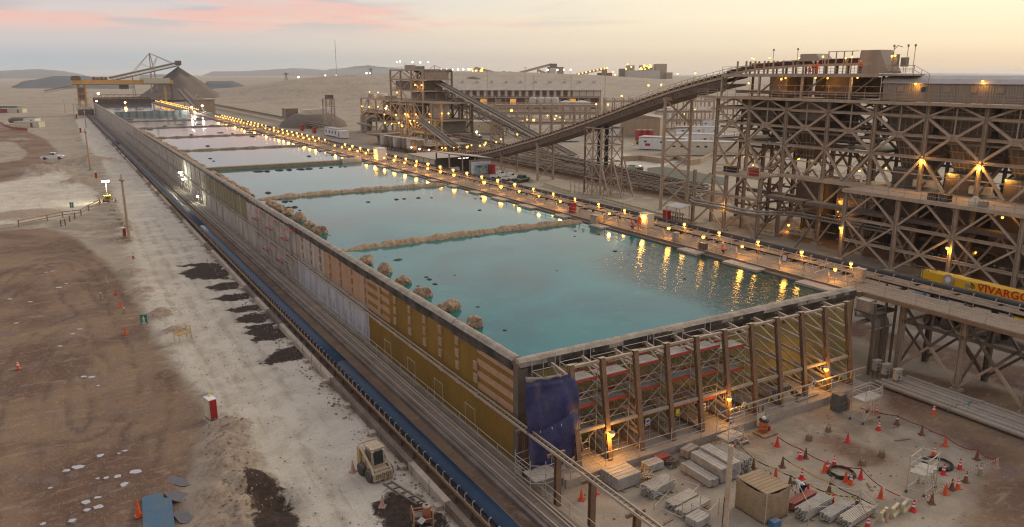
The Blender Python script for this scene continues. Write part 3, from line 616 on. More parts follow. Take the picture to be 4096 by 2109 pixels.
for i, (px, py) in enumerate([(1264,930),(1218,905),(1176,880),(1134,857),(1100,838),(1068,818)]):
    p = G(px+10, py+4, WZ); rock((p.x+.3, p.y, WZ-.05), 1.2, i+2, 'caked tan mound in the second cell, %s one beyond the nearest berm' % ordn(i+1), 'mounds along the left wall of the second cell', hh=1.2)
for c in range(2, 6):
    n = 16
    for i in range(n):
        y = BERMS[c-1]+4+(BERMS[c]-BERMS[c-1]-8)*i/(n-1)
        rock((25.0+random.uniform(0,.8), y, WZ-.1), random.uniform(.75,1.15), i+c, 'tan rubble heap inside the left wall in the %s cell, %s from its near end' % (ordn(c+1), ordn(i+1)), 'rubble heaps inside the left wall', hh=.7)
# dark rocks breaking the surface
DBM = []
for k in range(5):
    m_ = rockmesh(k+40, 1.0, .5, .8, 2, .35); m_.materials.append(DEBR); DBM.append(m_)
DBM2 = rockmesh(60, 1.0, .6, .7, 2, .35); DBM2.materials.append(DEBB)
def C6(x, y): return (1024+x/2.502, 520+y/2.502)
deb = [(*C6(x, y), w_) for x, y, w_ in [(120,632,14),(235,697,8),(290,720,14),(345,718,9),(325,785,16),(385,775,15),(438,805,8),(738,1058,5),(822,1110,3),(872,1155,3),(1120,723,10),(1405,697,11),(1483,691,9),(1625,682,10),(1757,681,7),
       (2195,691,6),(2253,690,8),(2238,804,9),(640,218,7),(765,253,9),(530,265,10),(20,418,22),(110,417,14),(235,405,18),(330,402,15),(450,395,20),(530,390,18),(648,383,9),(752,377,9),(840,372,8),(895,371,7),(1215,415,5),(1253,403,5),(700,260,5),(715,222,6),(1295,1265,4)]]
deb += [(1024+x/2.502, 1050+y/2.502, w_) for x, y, w_ in [(1705,148,10),(1735,172,12),(1793,218,12),(1828,130,4),(1990,128,6),(2220,445,9),(2490,680,11),(1622,237,8)]]
deb += [(2048+x/2.502, 1050+y/2.502, w_) for x, y, w_ in [(447,85,6),(1728,165,9)]]+[(2048+x/2.502, 520+y/2.502, w_) for x, y, w_ in [(633,1012,8),(626,1066,6),(868,1048,8),(1030,1215,11),(95,1005,6),(180,1000,9),(320,980,9),(575,955,12)]]
deb += [(x, y, w_) for x, y, w_ in [(765,540,9),(880,532,14),(930,536,8),(1000,530,16),(830,585,11),(700,590,8),(840,635,9),(855,645,7),(1010,547,12),(600,520,16),(660,505,10),(720,500,20),(790,498,18),(850,502,14),(560,485,9),(640,470,16),(700,476,12),(790,474,16),(520,478,14),(470,440,18),(560,438,14),(620,441,18),(430,430,12),(540,430,12),(980,520,12),(1080,545,10)]]
D3 = sorted([(G(px, py, WZ), w_) for px, py, w_ in deb], key=lambda a: a[0].y)
cnt = {}
for k, (p, w_) in enumerate(D3):
    c = sum(1 for b_ in BERMS if p.y > b_); cnt[c] = cnt.get(c, 0)+1
    if min(abs(p.y-b_) for b_ in BERMS) < 1.6 or not 24.6 < p.x < 56.8: continue
    r = w_/FPX*(p-CAM).dot(FW)*1.35
    tag(obj('surfacing_rock', DBM[k % 5], Matrix.Translation((p.x, p.y, WZ-.02)) @ Matrix.Rotation(-YAW+random.uniform(-.25,.25), 4, 'Z') @ Matrix.Diagonal((r, r*random.uniform(.6,1.1), min(.7, r*.85), 1))),
        'dark rock breaking the water in the %s cell, %s from its near end' % (ordn(c+1), ordn(cnt[c])), 'rock', 'dark rocks in the vat water')
for px, py, w_, lb in [(1592,1040,26,'flat brown rock with dark tail beside the near mounds'),(2907,948,14,'brown rock by the far side of the nearest berm'),(2300,907,10,'brown rock close to the right end of the nearest berm')]:
    p = G(px, py, WZ)
    if px > 2500: p = G(2907-2048+1024+25, 948, WZ)
    r = w_/FPX*(p-CAM).dot(FW); tag(obj('surfacing_rock', DBM2, Matrix.Translation((p.x, p.y, WZ)) @ Matrix.Diagonal((r, r*.6, r*.55, 1))), lb, 'rock', 'brown rocks in the vat water')
# ================================================================ front wall works and the yard
def GYp(px, py, y): d = ray(px, py); return CAM + d*(y/d.y)
pl = thing('concrete_plinth', 'dusty orange-lit concrete plinth along the foot of the khaki wall', 'plinth', (40, 37, 0))
for k in range(10): blk('plinth_slab', (24.55+k*2.98, 34.85, -.2), (24.55+k*2.98+2.97, 38.98, .58+random.uniform(-.006,.006)), CONC, pl)
# ---- buttress frames
BX = [26.0]+[28.45+2.72*k for k in range(10)]
def buttress():
    t = thing('buttress_frame', None, 'buttress', (0, 35.6, .6))
    bar('column', (0, 35.55, .58), (0, 36.7, 7.3), .33, RUST, t, .30, 'I'); bar('cap_plate', (0, 36.7, 7.3), (0, 36.705, 7.33), .44, STEEL, t, .38)
    for k in range(9):
        z = 1.1+k*.72; y = 35.55+(z-.6)*1.15/6.7; bar('stiffener', (-.19, y-.03, z), (.19, y-.03, z), .05, RUST, t, .28)
    for k, z in enumerate((6.7, 5.5, 4.3, 3.1, 1.9)):
        y = 35.75+(z-.6)*1.15/6.7
        bar('wall_plate', (0, 38.99, z), (0, 38.93, z), .42, STEEL, t, .36); bar('strut', (0, 38.95, z), (0, y, z-.25), .15, STEEL, t, .17)
        bar('brace', (0, 38.93, z-.1), (0, y, z-1.15 if k < 4 else .75), .09, STEEL, t, .09)
        if k % 2 == 0: bar('side_brace', (.05, 38.93, z-.12), (1.25, y+1.6, z-.75), .06, STEEL, t, .06)
    bar('foot_beam', (0, 38.9, .75), (0, 35.7, .72), .22, RUST, t, .25); return t
bt0 = buttress(); base_M = WM[bt0.name]
for i, x in enumerate(BX):
    lb = 'rusty buttress frame beside the blue tarp' if i == 0 else 'rusty buttress frame on the khaki wall, %s to the right of the blue tarp' % ordn(i)
    if i == 0: bt0.matrix_basis = Matrix.Translation((x, 0, 0)) @ base_M; tag(bt0, lb, None, 'buttress frames on the front wall')
    else: copy_tree(bt0, Matrix.Translation((x, 0, 0)) @ base_M, None, lb, 'buttress frames on the front wall')
for i in range(len(BX)-1):
    bar('waler', (BX[i]+.2, 36.72, 7.12), (BX[i+1]-.2, 36.72, 7.12), .16, STEEL, fw_, .16)
    bar('waler', (BX[i]+.2, 35.98, 2.95), (BX[i+1]-.2, 35.98, 2.95), .18, STEEL, fw_, .2)
    if i % 2 == 0: bar('top_brace', (BX[i]+.3, 37.4, 7.0), (BX[i+1]-.5, 36.8, 7.05), .1, STEEL, fw_, .1)
# ---- scaffold bays
def tubes(par, segs, r=.045, m=None, nm='rail'):
    for p, q in segs: bar(nm, p, q, r, m or TUBE, par, r, 'cyl6')
for i in range(6):
    x0, x1 = BX[i]+.28, BX[i+1]-.28; ya, yb = 36.75, 38.3
    t = thing('scaffold_bay', 'scaffold bay with red toe boards, %s from the blue tarp' % ordn(i+1), 'scaffold', ((x0+x1)/2, 37.4, .6), group='scaffold bays on the front wall')
    zs = [(6.0,4.2,2.5),(5.9,4.15,2.45),(6.1,4.3,2.4),(6.2,4.4,2.3),(6.1,4.2,2.2),(5.7,3.9,2.2)][i]; n = 3 if i < 5 else 2
    for x in (x0, x1):
        for y in (ya, yb): tubes(t, [((x, y, .58), (x, y, 7.45 if y > 37 else 7.25))], .055, nm='standard')
    for k, z in enumerate(zs[:n]):
        blk('deck', (x0, ya+.05, z-.09), (x1, ya+.72, z-.03), GALV, t); blk('deck', (x0, ya+.75, z-.09), (x1, yb-.05, z-.03), GALV, t)
        bar('toe_board', (x0, ya, z+.02), (x1, ya, z+.02), .04, REDT, t, .2); bar('toe_board', (x0, yb, z+.02), (x1, yb, z+.02), .04, REDT, t, .2)
        tubes(t, [((x0, ya, z+.55), (x1, ya, z+.55)), ((x0, ya, z+1.0), (x1, ya, z+1.0)), ((x0, yb, z+.9), (x1, yb, z+.9)), ((x0, ya, z+.9), (x0, yb, z+.9)), ((x1, ya, z+.55), (x1, yb, z+.55))])
        tubes(t, [((x0, ya-.03, z-1.55), (x1, ya-.03, z-.12))], .05, nm='brace')
    tubes(t, [((x0, ya, .75), (x1, ya, .75)), ((x0+.5, ya-.1, 1.2), (x0+1.3, ya-.1, 1.2)), ((x0+.5, ya-.1, 1.7), (x0+1.3, ya-.1, 1.7)), ((x0+1.3, ya-.1, .6), (x0+1.3, ya-.1, 2.0))])
# ---- blue tarp hung on its own scaffold at the corner
t = thing('tarp_scaffold', 'scaffold at the vat corner carrying the blue tarp', 'scaffold', (25, 36.6, 0))
for x, zt in ((24.15, 7.0), (25.0, 6.8), (25.9, 7.3)): tubes(t, [((x, 36.75, .0), (x, 36.75, zt)), ((x, 38.3, .0), (x, 38.3, zt+.3))], .055, nm='standard')
for z in (6.1, 6.7, 4.2, 2.4): tubes(t, [((24.15, 36.75, z), (25.9, 36.75, z)), ((24.15, 38.3, z), (25.9, 38.3, z)), ((24.15, 36.75, z), (24.15, 38.3, z))])
nx_, nz_ = 34, 60; v = []; rg = random.Random(3)
TL, TR_, BR, BLc = GYp(2097,1512,36.45), GYp(2293,1494,36.5), GYp(2332,1800,35.9), GYp(2112,1905,36.3)
for j in range(nz_+1):
    b_ = j/nz_
    for i in range(nx_+1):
        a = i/nx_; P0 = TL.lerp(TR_, a); P1 = BLc.lerp(BR, a); p = P0.lerp(P1, b_)
        fold = .10*math.sin(a*9+b_*2.5)*(.3+b_)+.06*math.sin(a*21-b_*6)*b_+.05*math.sin(b_*17+a*4)+.13*abs(math.sin((a-.33-b_*.35)*7))*(b_ > .05)
        seam = -.07*math.exp(-((b_-.52-.06*math.sin(a*5))/.02)**2)
        bot = .12*math.sin(a*7)*b_**6; sag = -.12*math.sin(a*math.pi)*(1-b_)**4
        v.append((p.x, p.y-fold+seam*-1-.25*math.sin(math.pi*min(b_*1.1,1))*(a**1.5), p.z+bot+sag))
mb = MB(); mb.add(v, [(j*(nx_+1)+i, j*(nx_+1)+i+1, (j+1)*(nx_+1)+i+1, (j+1)*(nx_+1)+i) for j in range(nz_) for i in range(nx_)], True)
tp = mb.build('tarp', TARPB); tag(tp, 'big blue tarp hanging in folds at the corner of the vat', 'tarp')
so = tp.modifiers.new('thick', 'SOLIDIFY'); so.thickness = .015
mb = MB(); v2 = []
for i in range(13):
    p = TL.lerp(TR_, i/12*.72); s_ = .30+.12*math.sin(i*1.1)-.018*i
    v2 += [(p.x, p.y-.13, p.z+.12-.12*math.sin(math.pi*i/12)), (p.x, p.y-.16, p.z-s_*.6-.05)]
mb.add(v2, [(2*i, 2*i+2, 2*i+3, 2*i+1) for i in range(12)], True); hem = mb.build('hem', mat('grey_hem', (.30,.27,.23)), tp); hem.modifiers.new('thick', 'SOLIDIFY').thickness = .02
for a in (.2, .42, .6, .82):
    p = TL.lerp(TR_, a).lerp(BLc.lerp(BR, a), .54); bar('tie', p+Vector((0,-.36,0)), p+Vector((.02,-.38,-.16)), .03, WHITE, tp)
# ---- low corner platform
t = thing('corner_platform_scaffold', 'low scaffold platform with pale decks at the foot of the tarp', 'scaffold', (23.2, 35.4, 0))
pts = [(21.9,36.6),(21.95,34.9),(22.7,34.4),(24.1,34.5),(24.2,36.0),(23.0,36.7)]
for x, y in pts: tubes(t, [((x, y, 0), (x, y, 2.6))], .06, nm='standard')
for z in (.35, 1.15, 1.75, 2.3): tubes(t, [((*pts[k], z), (*pts[(k+1) % 6], z)) for k in (0, 1, 2, 3, 5)])
for k in range(4): blk('deck', (22.2+k*.47, 34.7, 1.18), (22.2+k*.47+.45, 36.2, 1.24), GALV, t)
# ---- plinth handrail
t = thing('plinth_handrail', 'tube handrail along the front edge of the plinth', 'handrail', (38, 34.9, .5))
hx = list(np.arange(24.9, 53.5, 2.75))
for x in hx: tubes(t, [((x, 34.93, .5), (x, 34.93, 1.95))], .055, nm='post')
tubes(t, [((24.9, 34.93, 1.62), (36.2, 34.93, 1.62)), ((24.9, 34.93, 1.1), (36.2, 34.93, 1.1)), ((38.6, 34.93, 1.62), (53.2, 34.93, 1.62)), ((38.6, 34.93, 1.1), (53.2, 34.93, 1.1))])
for x in hx[::2]: tubes(t, [((x, 34.93, 1.5), (x, 35.9, .62))], nm='stay')
t = thing('taped_rail', 'dusty rail wound with yellow tape across the right buttresses', 'rail', (46, 35.3, 1.5))
bar('rail', (39.0, 35.28, 1.75), (54.2, 35.28, 1.95), .12, STEEL, t, .09)
for k in range(9): x = 39.6+k*1.6+random.uniform(-.4,.4); bar('tape_tail', (x, 35.2, 1.74+k*.02), (x+random.uniform(-.15,.15), 35.22, 1.3+random.random()*.25), .1, SIGNY, t, .02)
# ---- lamps
DEADB = mat('unlit_bulb', (.55,.52,.48), (.45,.42,.38), rough=.3)
def lamp(name, label, head, base, bulbm, power, group, rb=.16, colr=(1,.47,.07), shade=True, post=.06, far=False):
    head = Vector(head); base = Vector(base); rb *= random.uniform(.85, 1.15)
    if name == 'walkway_lamp' and random.random() < .05: bulbm = DEADB; power = 0
    power *= random.uniform(.6, 1.3)
    t = thing(name, label, 'lamp', base, group=group)
    if (head-base).length > .05: bar('post', base, Vector((base.x, base.y, head.z-.05)) if not far else head, post, STEEL, t, post, 'cyl6')
    if shade:
        MB().lath((head.x, head.y, head.z+rb*.75), [(rb*1.25, 0), (rb*1.05, rb*.3), (rb*.5, rb*.6), (rb*.2, rb*.7)], 10).build('shade', STEEL, t)
        if abs(head.x-base.x)+abs(head.y-base.y) > .05: bar('arm', (base.x, base.y, head.z+rb*.9), (head.x, head.y, head.z+rb*.9), .04, STEEL, t)
    key = ('bulb', bulbm.name)
    if key not in UM:
        mm = MB().lath((0,0,0), [(.25,-.95),(.75,-.65),(1,0),(.8,.6),(.45,.9)], 10); me_ = bpy.data.meshes.new('bulb'); me_.from_pydata(mm.v, [], mm.f); me_.materials.append(bulbm); UM[key] = me_
    obj('bulb', UM[key], Matrix.Translation(head) @ Matrix.Diagonal((rb, rb, rb, 1)), t)
    if power:
        l = bpy.data.lights.new('glow', 'POINT'); l.energy = power; l.color = colr; l.shadow_soft_size = rb*1.3
        obj('glow', l, Matrix.Translation(head+Vector((0, 0, -rb*1.6))), t)
    return t
for i, (px, py) in enumerate([(2448,1738),(2917,1597),(3305,1478)]):
    p = GYp(px, py, 35.28); lamp('wall_lamp', ['lit amber box lamp on the buttress nearest the blue tarp','lit amber box lamp midway along the khaki wall','lit amber box lamp near the right end of the khaki wall'][i], p, p+Vector((-.22,.35,.25)), BULBA, 140, 'amber lamps on the front wall', rb=.17)
# ---- notices hung on the scaffold
def sign(name, label, c, w_, h, face=(0,-1,0), plates=(), m=WHITE, tilt=0.0, cat='sign', post=None, group=None):
    f = Vector(face).normalized(); sx = Vector((-f.y, f.x, 0)); c = Vector(c)
    t = thing(name, label, cat, (c.x, c.y, c.z-h/2 if post is None else post), group=group)
    R = Matrix((sx, f*-1, Vector((0,0,1)))).transposed().to_4x4(); A = Matrix.Translation(c) @ R @ Matrix.Rotation(tilt, 4, 'Y')
    obj('board', umesh('box', m), A @ Matrix.Diagonal((w_, .03, h, 1)), t)
    for k, (x, z, a, b_, mm) in enumerate(plates): obj('mark', umesh('box', mm), A @ Matrix.Translation((x*w_, -.018-.002*k, z*h)) @ Matrix.Diagonal((a*w_, .012, b_*h, 1)), t)
    if post is not None: bar('post', (c.x, c.y, post), (c.x, c.y, c.z-h*.5), .05, STEEL, t, .05, 'cyl6')
    return t
for px, py, lb, pm, ti in [(2590,1688,'white notice with blue disc on the third scaffold bay',SIGNB,0),(2688,1657,'white notice with blue band left of the yellow notice',SIGNB,0),(2710,1650,'yellow warning notice on the fourth scaffold bay',SIGNY,0),(2815,1627,'white notice with blue disc on the fifth scaffold bay',SIGNB,0),(2975,1622,'tilted white notice hung on the taped rail, left one',SIGNY,.35),(3253,1537,'diamond-hung white notice on the taped rail, right one',BLACKP,.5)]:
    sign('notice_board', lb, GYp(px, py, 35.2 if px > 2900 else 36.6), .34, .5, plates=[(0,.12,.6,.42,pm),(0,-.33,.75,.12,BLACKP if pm is not BLACKP else SIGNY)], m=SIGNY if px == 2710 else WHITE, tilt=ti)
sign('notice_board', 'white and red notice leaning on the red cone by the plank stack', (25.6,33.75,.55), .38, .55, plates=[(0,.3,.8,.25,RED),(0,-.1,.3,.25,BLACKP)], tilt=.1)
sign('notice_board', 'blue arrow notice on the small scaffold tower by the plinth', GYp(2922,1692,34.0), .3, .3, plates=[(0,0,.6,.6,SIGNB)])
# ---- plank and pipe stacks
def stack(name, label, C, U, V, lu, lv, h, nv, layers, m, cat, nm='plank', gap=.9, rnd=0.0, group=None, bearers=True):
    """C corner, U direction along the planks, V across; nv planks per layer"""
    C = Vector((C[0], C[1], 0)); U = Vector((U[0], U[1], 0)).normalized(); V = Vector((V[0], V[1], 0)).normalized()
    cc = C+U*lu/2+V*lv/2; t = thing(name, label, cat, (cc.x, cc.y, 0), group=group); dz = h/layers
    if bearers:
        for s in (.2, .8): bar('bearer', C+U*lu*s-V*.2+Vector((0,0,.05)), C+U*lu*s+V*(lv+.25)+Vector((0,0,.05)), .1, WOOD, t, .08)
    for k in range(layers):
        for q in range(nv):
            o = random.uniform(-rnd, rnd); a = C+V*(lv*(q+.5)/nv)+U*o+Vector((0,0,.1+dz*(k+.5)))
            if nm == 'pipe': bar(nm, a, a+U*lu, lv/nv*gap, m, t, min(dz, lv/nv)*.95, 'cyl6')
            else: bar(nm, a, a+U*lu, lv/nv*gap, m, t, dz*.86)
    return t
stack('plank_stack', 'neat stack of galvanised planks beside the plinth corner', G(2472,1972)[:2], (1,.03), (-.05,1), 1.85, 1.7, .80, 5, 6, GALV, 'plank stack')
stack('plank_stack', 'low front stack of long galvanised planks with a box on its end', G(2838,1958)[:2], (0,1), (1,0), 2.6, .75, .5, 3, 4, GALV, 'plank stack', rnd=.04)
stack('plank_stack', 'tall middle stack of long galvanised planks', (33.15,30.35), (0,1), (1,0), 2.7, .8, .95, 3, 7, GALV, 'plank stack', rnd=.04)
stack('plank_stack', 'tallest stack of long galvanised planks next to the concrete post', (34.0,30.3), (0,1), (1,0), 2.8, .85, 1.1, 3, 8, GALV, 'plank stack', rnd=.03)
stack('plank_stack', 'ragged stack of corrugated lattice beams at the right of the planks', (34.95,30.5), (0,1), (1,0), 2.5, 1.1, .95, 8, 5, GALV, 'plank stack', gap=.55, rnd=.12)
stack('plank_stack', 'small grey stack against the plinth behind the planks', (30.1,33.6), (1,.02), (0,1), 1.3, .8, .5, 3, 4, GALV, 'plank stack', bearers=False)
stack('plank_stack', 'red boards stacked by the plinth', (31.3,34.0), (1,.02), (0,1), 1.0, .6, .5, 3, 3, REDT, 'board stack', bearers=False)
stack('plank_stack', 'short weathered troughs stacked by the plinth', (33.6,33.7), (1,.2), (-.2,1), 1.2, .7, .55, 2, 3, CONC, 'trough stack', bearers=False)
stack('pipe_stack', 'upper bundle of scaffold pipes in the tube rack', G(2610,2005)[:2], (.985,.15), (-.15,.985), 2.1, 1.0, .62, 9, 5, GALV, 'pipe stack', 'pipe', rnd=.12)
stack('pipe_stack', 'middle bundle of scaffold pipes in the tube rack', (28.6,29.45), (.985,.15), (-.15,.985), 2.2, .8, .35, 8, 3, TUBE, 'pipe stack', 'pipe', rnd=.15)
stack('pipe_stack', 'lower bundle of scaffold pipes in the tube rack', (28.55,28.6), (.985,.15), (-.15,.985), 2.4, .75, .3, 8, 3, TUBE, 'pipe stack', 'pipe', rnd=.12)
stack('plank_stack', 'plank bundle at the bottom edge left of the concrete post', G(2790,2125)[:2], (.985,.15), (-.15,.985), 1.2, .9, .45, 4, 4, GALV, 'plank stack')
stack('plank_stack', 'stack of faded red boards behind the bright pipes', (34.5,25.9), (.99,.10), (-.10,.99), 2.3, .55, .45, 3, 4, mat('faded_red_board', (.33,.10,.075), (.26,.085,.06)), 'board stack', rnd=.1)
stack('pipe_stack', 'bright pipe bundle in front of the red boards', (34.3,24.85), (.99,.10), (-.10,.99), 2.7, .75, .6, 8, 5, GALV, 'pipe stack', 'pipe', rnd=.14)
stack('pipe_stack', 'green-grey pipe bundle, next row from the red boards', (35.3,24.0), (.99,.10), (-.10,.99), 2.6, .7, .45, 8, 4, GALV, 'pipe stack', 'pipe', rnd=.14)
stack('pipe_stack', 'foremost pipe bundle at the bottom edge by the yellow tape', (35.9,23.1), (.99,.10), (-.10,.99), 2.8, .8, .4, 9, 4, TUBE, 'pipe stack', 'pipe', rnd=.14)
def heap(name, label, c, n, r, m, ln=(.5,.9), cat='scrap heap'):
    t = thing(name, label, cat, (c[0], c[1], 0))
    for k in range(n):
        a = random.uniform(0, 6.28) if random.random() < .5 else .5; l_ = random.uniform(*ln); x = c[0]+random.uniform(-r, r)*.7; y = c[1]+random.uniform(-r, r)*.6; z = .06+random.random()*r*.7
        bar('tube_end', (x-l_/2*math.cos(a), y-l_/2*math.sin(a), z), (x+l_/2*math.cos(a), y+l_/2*math.sin(a), max(.05, z+random.uniform(-.2,.1))), .07, m, t, .07, 'cyl6')
heap('tube_heap', 'heap of short tube clamps right of the neat plank stack', (28.75,33.75), 34, .45, STEELD)
heap('tube_heap', 'loose heap of tubes and brackets by the plinth', (29.75,33.2), 26, .45, STEEL)
heap('tube_heap', 'heap of dark clamps behind the tall planks', (32.4,33.8), 40, .5, STEELD)
def rack(name, label, pts, h, levels, cat='rack', group=None):
    cx0 = sum(p[0] for p in pts)/len(pts); cy0 = sum(p[1] for p in pts)/len(pts); t = thing(name, label, cat, (cx0, cy0, 0), group=group)
    for p in pts: tubes(t, [((p[0], p[1], 0), (p[0], p[1], h))], .055, nm='standard')
    for z in levels: tubes(t, [((*pts[k], z), (*pts[(k+1) % len(pts)], z)) for k in range(len(pts))])
    return t
rack('tube_rack', 'open tube rack holding the scaffold pipes near the tarp', [(28.3,28.6),(30.4,29.5),(29.7,31.2),(27.7,30.3)], 1.35, (.25, 1.2))
rack('tube_rack', 'long open tube rack round the bright pipes at the bottom right', [(34.2,24.6),(37.6,22.7),(38.2,24.2),(35.9,26.9)], 1.35, (1.2,))
rack('tube_rack', 'low tube rack at the bottom edge by the concrete post', [(29.2,27.4),(30.6,28.0),(30.0,28.9),(28.8,28.4)], 1.1, (1.0,))
# ---- tan tarpaulin hut
t = thing('tarp_hut', 'square hut of tan tarpaulin with a slatted tan roof', 'hut', (33, 27, 0))
hx0, hx1, hy0, hy1, hh = 32.05, 33.95, 25.85, 28.1, 1.95
for nm, a, b_ in (('side_sheet', (hx0, hy0), (hx0, hy1)), ('side_sheet', (hx0, hy0), (hx1, hy0)), ('side_sheet', (hx1, hy0), (hx1, hy1)), ('side_sheet', (hx0, hy1), (hx1, hy1))):
    mb = MB(); v = []; nrm = Vector((b_[1]-a[1], a[0]-b_[0])).normalized()
    for i in range(17):
        u = i/16
        for j in range(11):
            q = j/10; sag = .09*math.sin(math.pi*u)*math.sin(math.pi*q)*(1 if nrm.x < .1 else -1)+.02*math.sin(u*19+q*5); x = a[0]+(b_[0]-a[0])*u; y = a[1]+(b_[1]-a[1])*u
            v.append((x+nrm.x*sag, y+nrm.y*sag, .02+hh*q-(.16*math.sin(math.pi*u) if j == 10 else 0)))
    mb.add(v, [(i*11+j, (i+1)*11+j, (i+1)*11+j+1, i*11+j+1) for i in range(16) for j in range(10)], True); o = mb.build(nm, TARPT, t); o.modifiers.new('thick', 'SOLIDIFY').thickness = .02
for k in range(8): blk('roof_plank', (hx0-.02, hy0+k*(hy1-hy0)/8+.012, hh-.02), (hx1+.02, hy0+(k+1)*(hy1-hy0)/8-.012, hh+.04), WOOD, t)
for x in (hx0, hx1):
    for y in (hy0, hy1): tubes(t, [((x, y, 0), (x, y, hh+.12))], .055, nm='standard')
# ---- concrete post
p0 = G(2893, 2200); mb = MB()
ztop = 6.2
for k, (za, zb, ra, rb_) in enumerate([(0, 2.2, .165, .155), (2.22, 3.4, .155, .15), (3.42, ztop, .148, .138)]):
    if k == 0: tcp = thing('concrete_post', 'tall round tan concrete post in front of the plank stacks', 'post', (p0.x, p0.y, 0))
    MB().lath((p0.x, p0.y, za), [(ra, 0), (rb_, zb-za)], 20).build('shaft_section', mat('post_concrete%d' % k, (.46,.345,.235), (.39,.285,.19)), tcp)
MB().lath((p0.x, p0.y, ztop), [(.05, 0), (.05, .015)], 10).build('core_hole', STEELD, tcp)
bar('cable', (p0.x-.19, p0.y+.06, 0), (p0.x-.165, p0.y+.05, 3.2), .025, HOSE, tcp)
# ---- mobile scaffold towers
def tower(name, label, pts, deck, h, wheels=True, brace=True):
    cx0 = sum(p[0] for p in pts)/4; cy0 = sum(p[1] for p in pts)/4; t = thing(name, label, 'scaffold tower', (cx0, cy0, 0))
    for k, p in enumerate(pts):
        tubes(t, [((p[0], p[1], .12), (p[0], p[1], h))], .055, nm='standard')
        if wheels: MB().lath((p[0], p[1]-.04, .1), [(.1, 0), (.1, .08)], 12, axis='y').build('castor', RUBBER, t)
    for z in (.3, deck, deck+.5, deck+1.0, h-.1):
        if z < h: tubes(t, [((*pts[k], z), (*pts[(k+1) % 4], z)) for k in range(4)])
    if brace: tubes(t, [((*pts[0], .3), (*pts[1], deck)), ((*pts[1], .3), (*pts[2], deck)), ((*pts[2], deck), (*pts[3], .3)), ((*pts[1], deck), (*pts[2], deck+1))], nm='brace')
    A = Vector((*pts[0], deck+.04)); B = Vector((*pts[1], deck+.04)); D_ = Vector((*pts[3], deck+.04))
    for k in range(3): bar('deck', A+(D_-A)*((k+.5)/3), B+(D_-A)*((k+.5)/3), (D_-A).length/3*.95, GALV, t, .05)
    m0 = (Vector((*pts[1], 0))+Vector((*pts[2], 0)))/2
    for s in (-.16, .16):
        u = (Vector((*pts[2], 0))-Vector((*pts[1], 0))).normalized()*s; bar('ladder_rail', m0+u+Vector((.3,-.15,.05)), m0+u+Vector((0,0,deck)), .04, TUBE, t)
    for k in range(1, 6): c = m0+Vector((.3*(1-k/6),-.15*(1-k/6),deck*k/6)); bar('ladder_rung', c-u, c+u, .03, TUBE, t)
    return t
tower('scaffold_tower', 'dusty wheeled scaffold tower between the two hose coils', [(42.35,23.9),(42.75,23.0),(44.35,23.25),(44.1,24.2)], 1.35, 2.5)
tower('scaffold_tower', 'wheeled scaffold tower by the tarpaulin-wrapped cabinet', [(48.35,32.2),(48.4,31.15),(50.4,31.2),(50.5,32.3)], 1.75, 2.6)
tower('scaffold_tower', 'small stair scaffold tower against the plinth', [(36.4,34.0),(36.5,33.0),(38.0,33.1),(38.1,34.2)], .9, 2.7, False)
# ---- coils, barriers, stubs
def coil(label, c, r):
    t = thing('hose_coil', label, 'hose coil', (c[0], c[1], 0)); rg = random.Random(int(c[0]*10))
    for k in range(4):
        rr = r*(1-.06*k)*rg.uniform(.96,1.04); ox = rg.uniform(-.05,.05); pts = [(c[0]+ox+rr*math.cos(a*.1309), c[1]+rr*math.sin(a*.1309)*.98, .05+.035*k+.02*math.sin(a+k)) for a in range(49)]
        MB().tube(pts, .042, 6).build('hose_loop', HOSE, t)
coil('black hose coil on the ground by two orange cones', (40.9,27.4), .85); coil('black hose coil behind the wheeled scaffold tower', (47.4,24.9), .95)
def barrier_mesh():
    mb = MB(); mb.sweep([(-.24,0),(.24,0),(.24,.12),(.13,.28),(.10,.72),(-.10,.72),(-.13,.28),(-.24,.12)], [(0,-.62,0),(0,-.58,0),(0,.58,0),(0,.62,0)])
    return mb
BARM = bpy.data.meshes.new('barrier_shell'); _b = barrier_mesh(); BARM.from_pydata(_b.v, [], _b.f); BARM.materials.append(PLAST)
def barrier(label, loc, rz, group, s=1.0, top=None):
    t = thing('water_barrier', label, 'barrier', loc, rz, group); A = WM[t.name] @ Matrix.Diagonal((s, s, s, 1))
    obj('shell', BARM, A, t)
    for sx in (-1, 1):
        for y in (-.34, 0, .34): obj('slot', umesh('box', STEELD if y == 0 else CONC), A @ Matrix.Translation((sx*.125, y, .5)) @ Matrix.Diagonal((.02, .16, .17, 1)), t)
    if top: obj('frame_panel', umesh('box', top), A @ Matrix.Translation((0, 0, 1.05)) @ Matrix.Diagonal((.05, 1.1, .6, 1)), t)
    return t
for k, (lb, px, py) in enumerate([('left one of three cream water barriers behind the yellow tape',3532,2075),('middle one of three cream water barriers',3577,2057),('right one of three cream water barriers beside a striped cone',3618,2040)]):
    p = G(px, py); barrier(lb, (p.x, p.y, 0), math.radians(-76), 'cream barriers in the yard', .78)
for k, (px, py, lb) in enumerate([(3235,1762,'broken concrete stub nearest the plinth'),(3312,1727,'broken concrete stub behind the lone red cone'),(3527,1826,'broken concrete stub at the right of the dark stain'),(3449,1860,'broken concrete stub at the lower edge of the dark stain')]):
    p = G(px, py); t = thing('concrete_stub', lb, 'concrete stub', (p.x, p.y, 0), k*.4); A = WM[t.name]
    MB().box((0,0,.17), (.36,.34,.34), top=.86).build('block', mat('stub%d' % k, (.25,.17,.09), (.17,.11,.055)), t, A)
    for a, b_ in ((-.12,-.1),(.13,-.08),(.1,.12),(-.1,.1)): obj('bolt', umesh('cyl6', RUST), A @ Matrix.Translation((a, b_, .39)) @ Matrix.Diagonal((.05,.05,.12,1)), t)
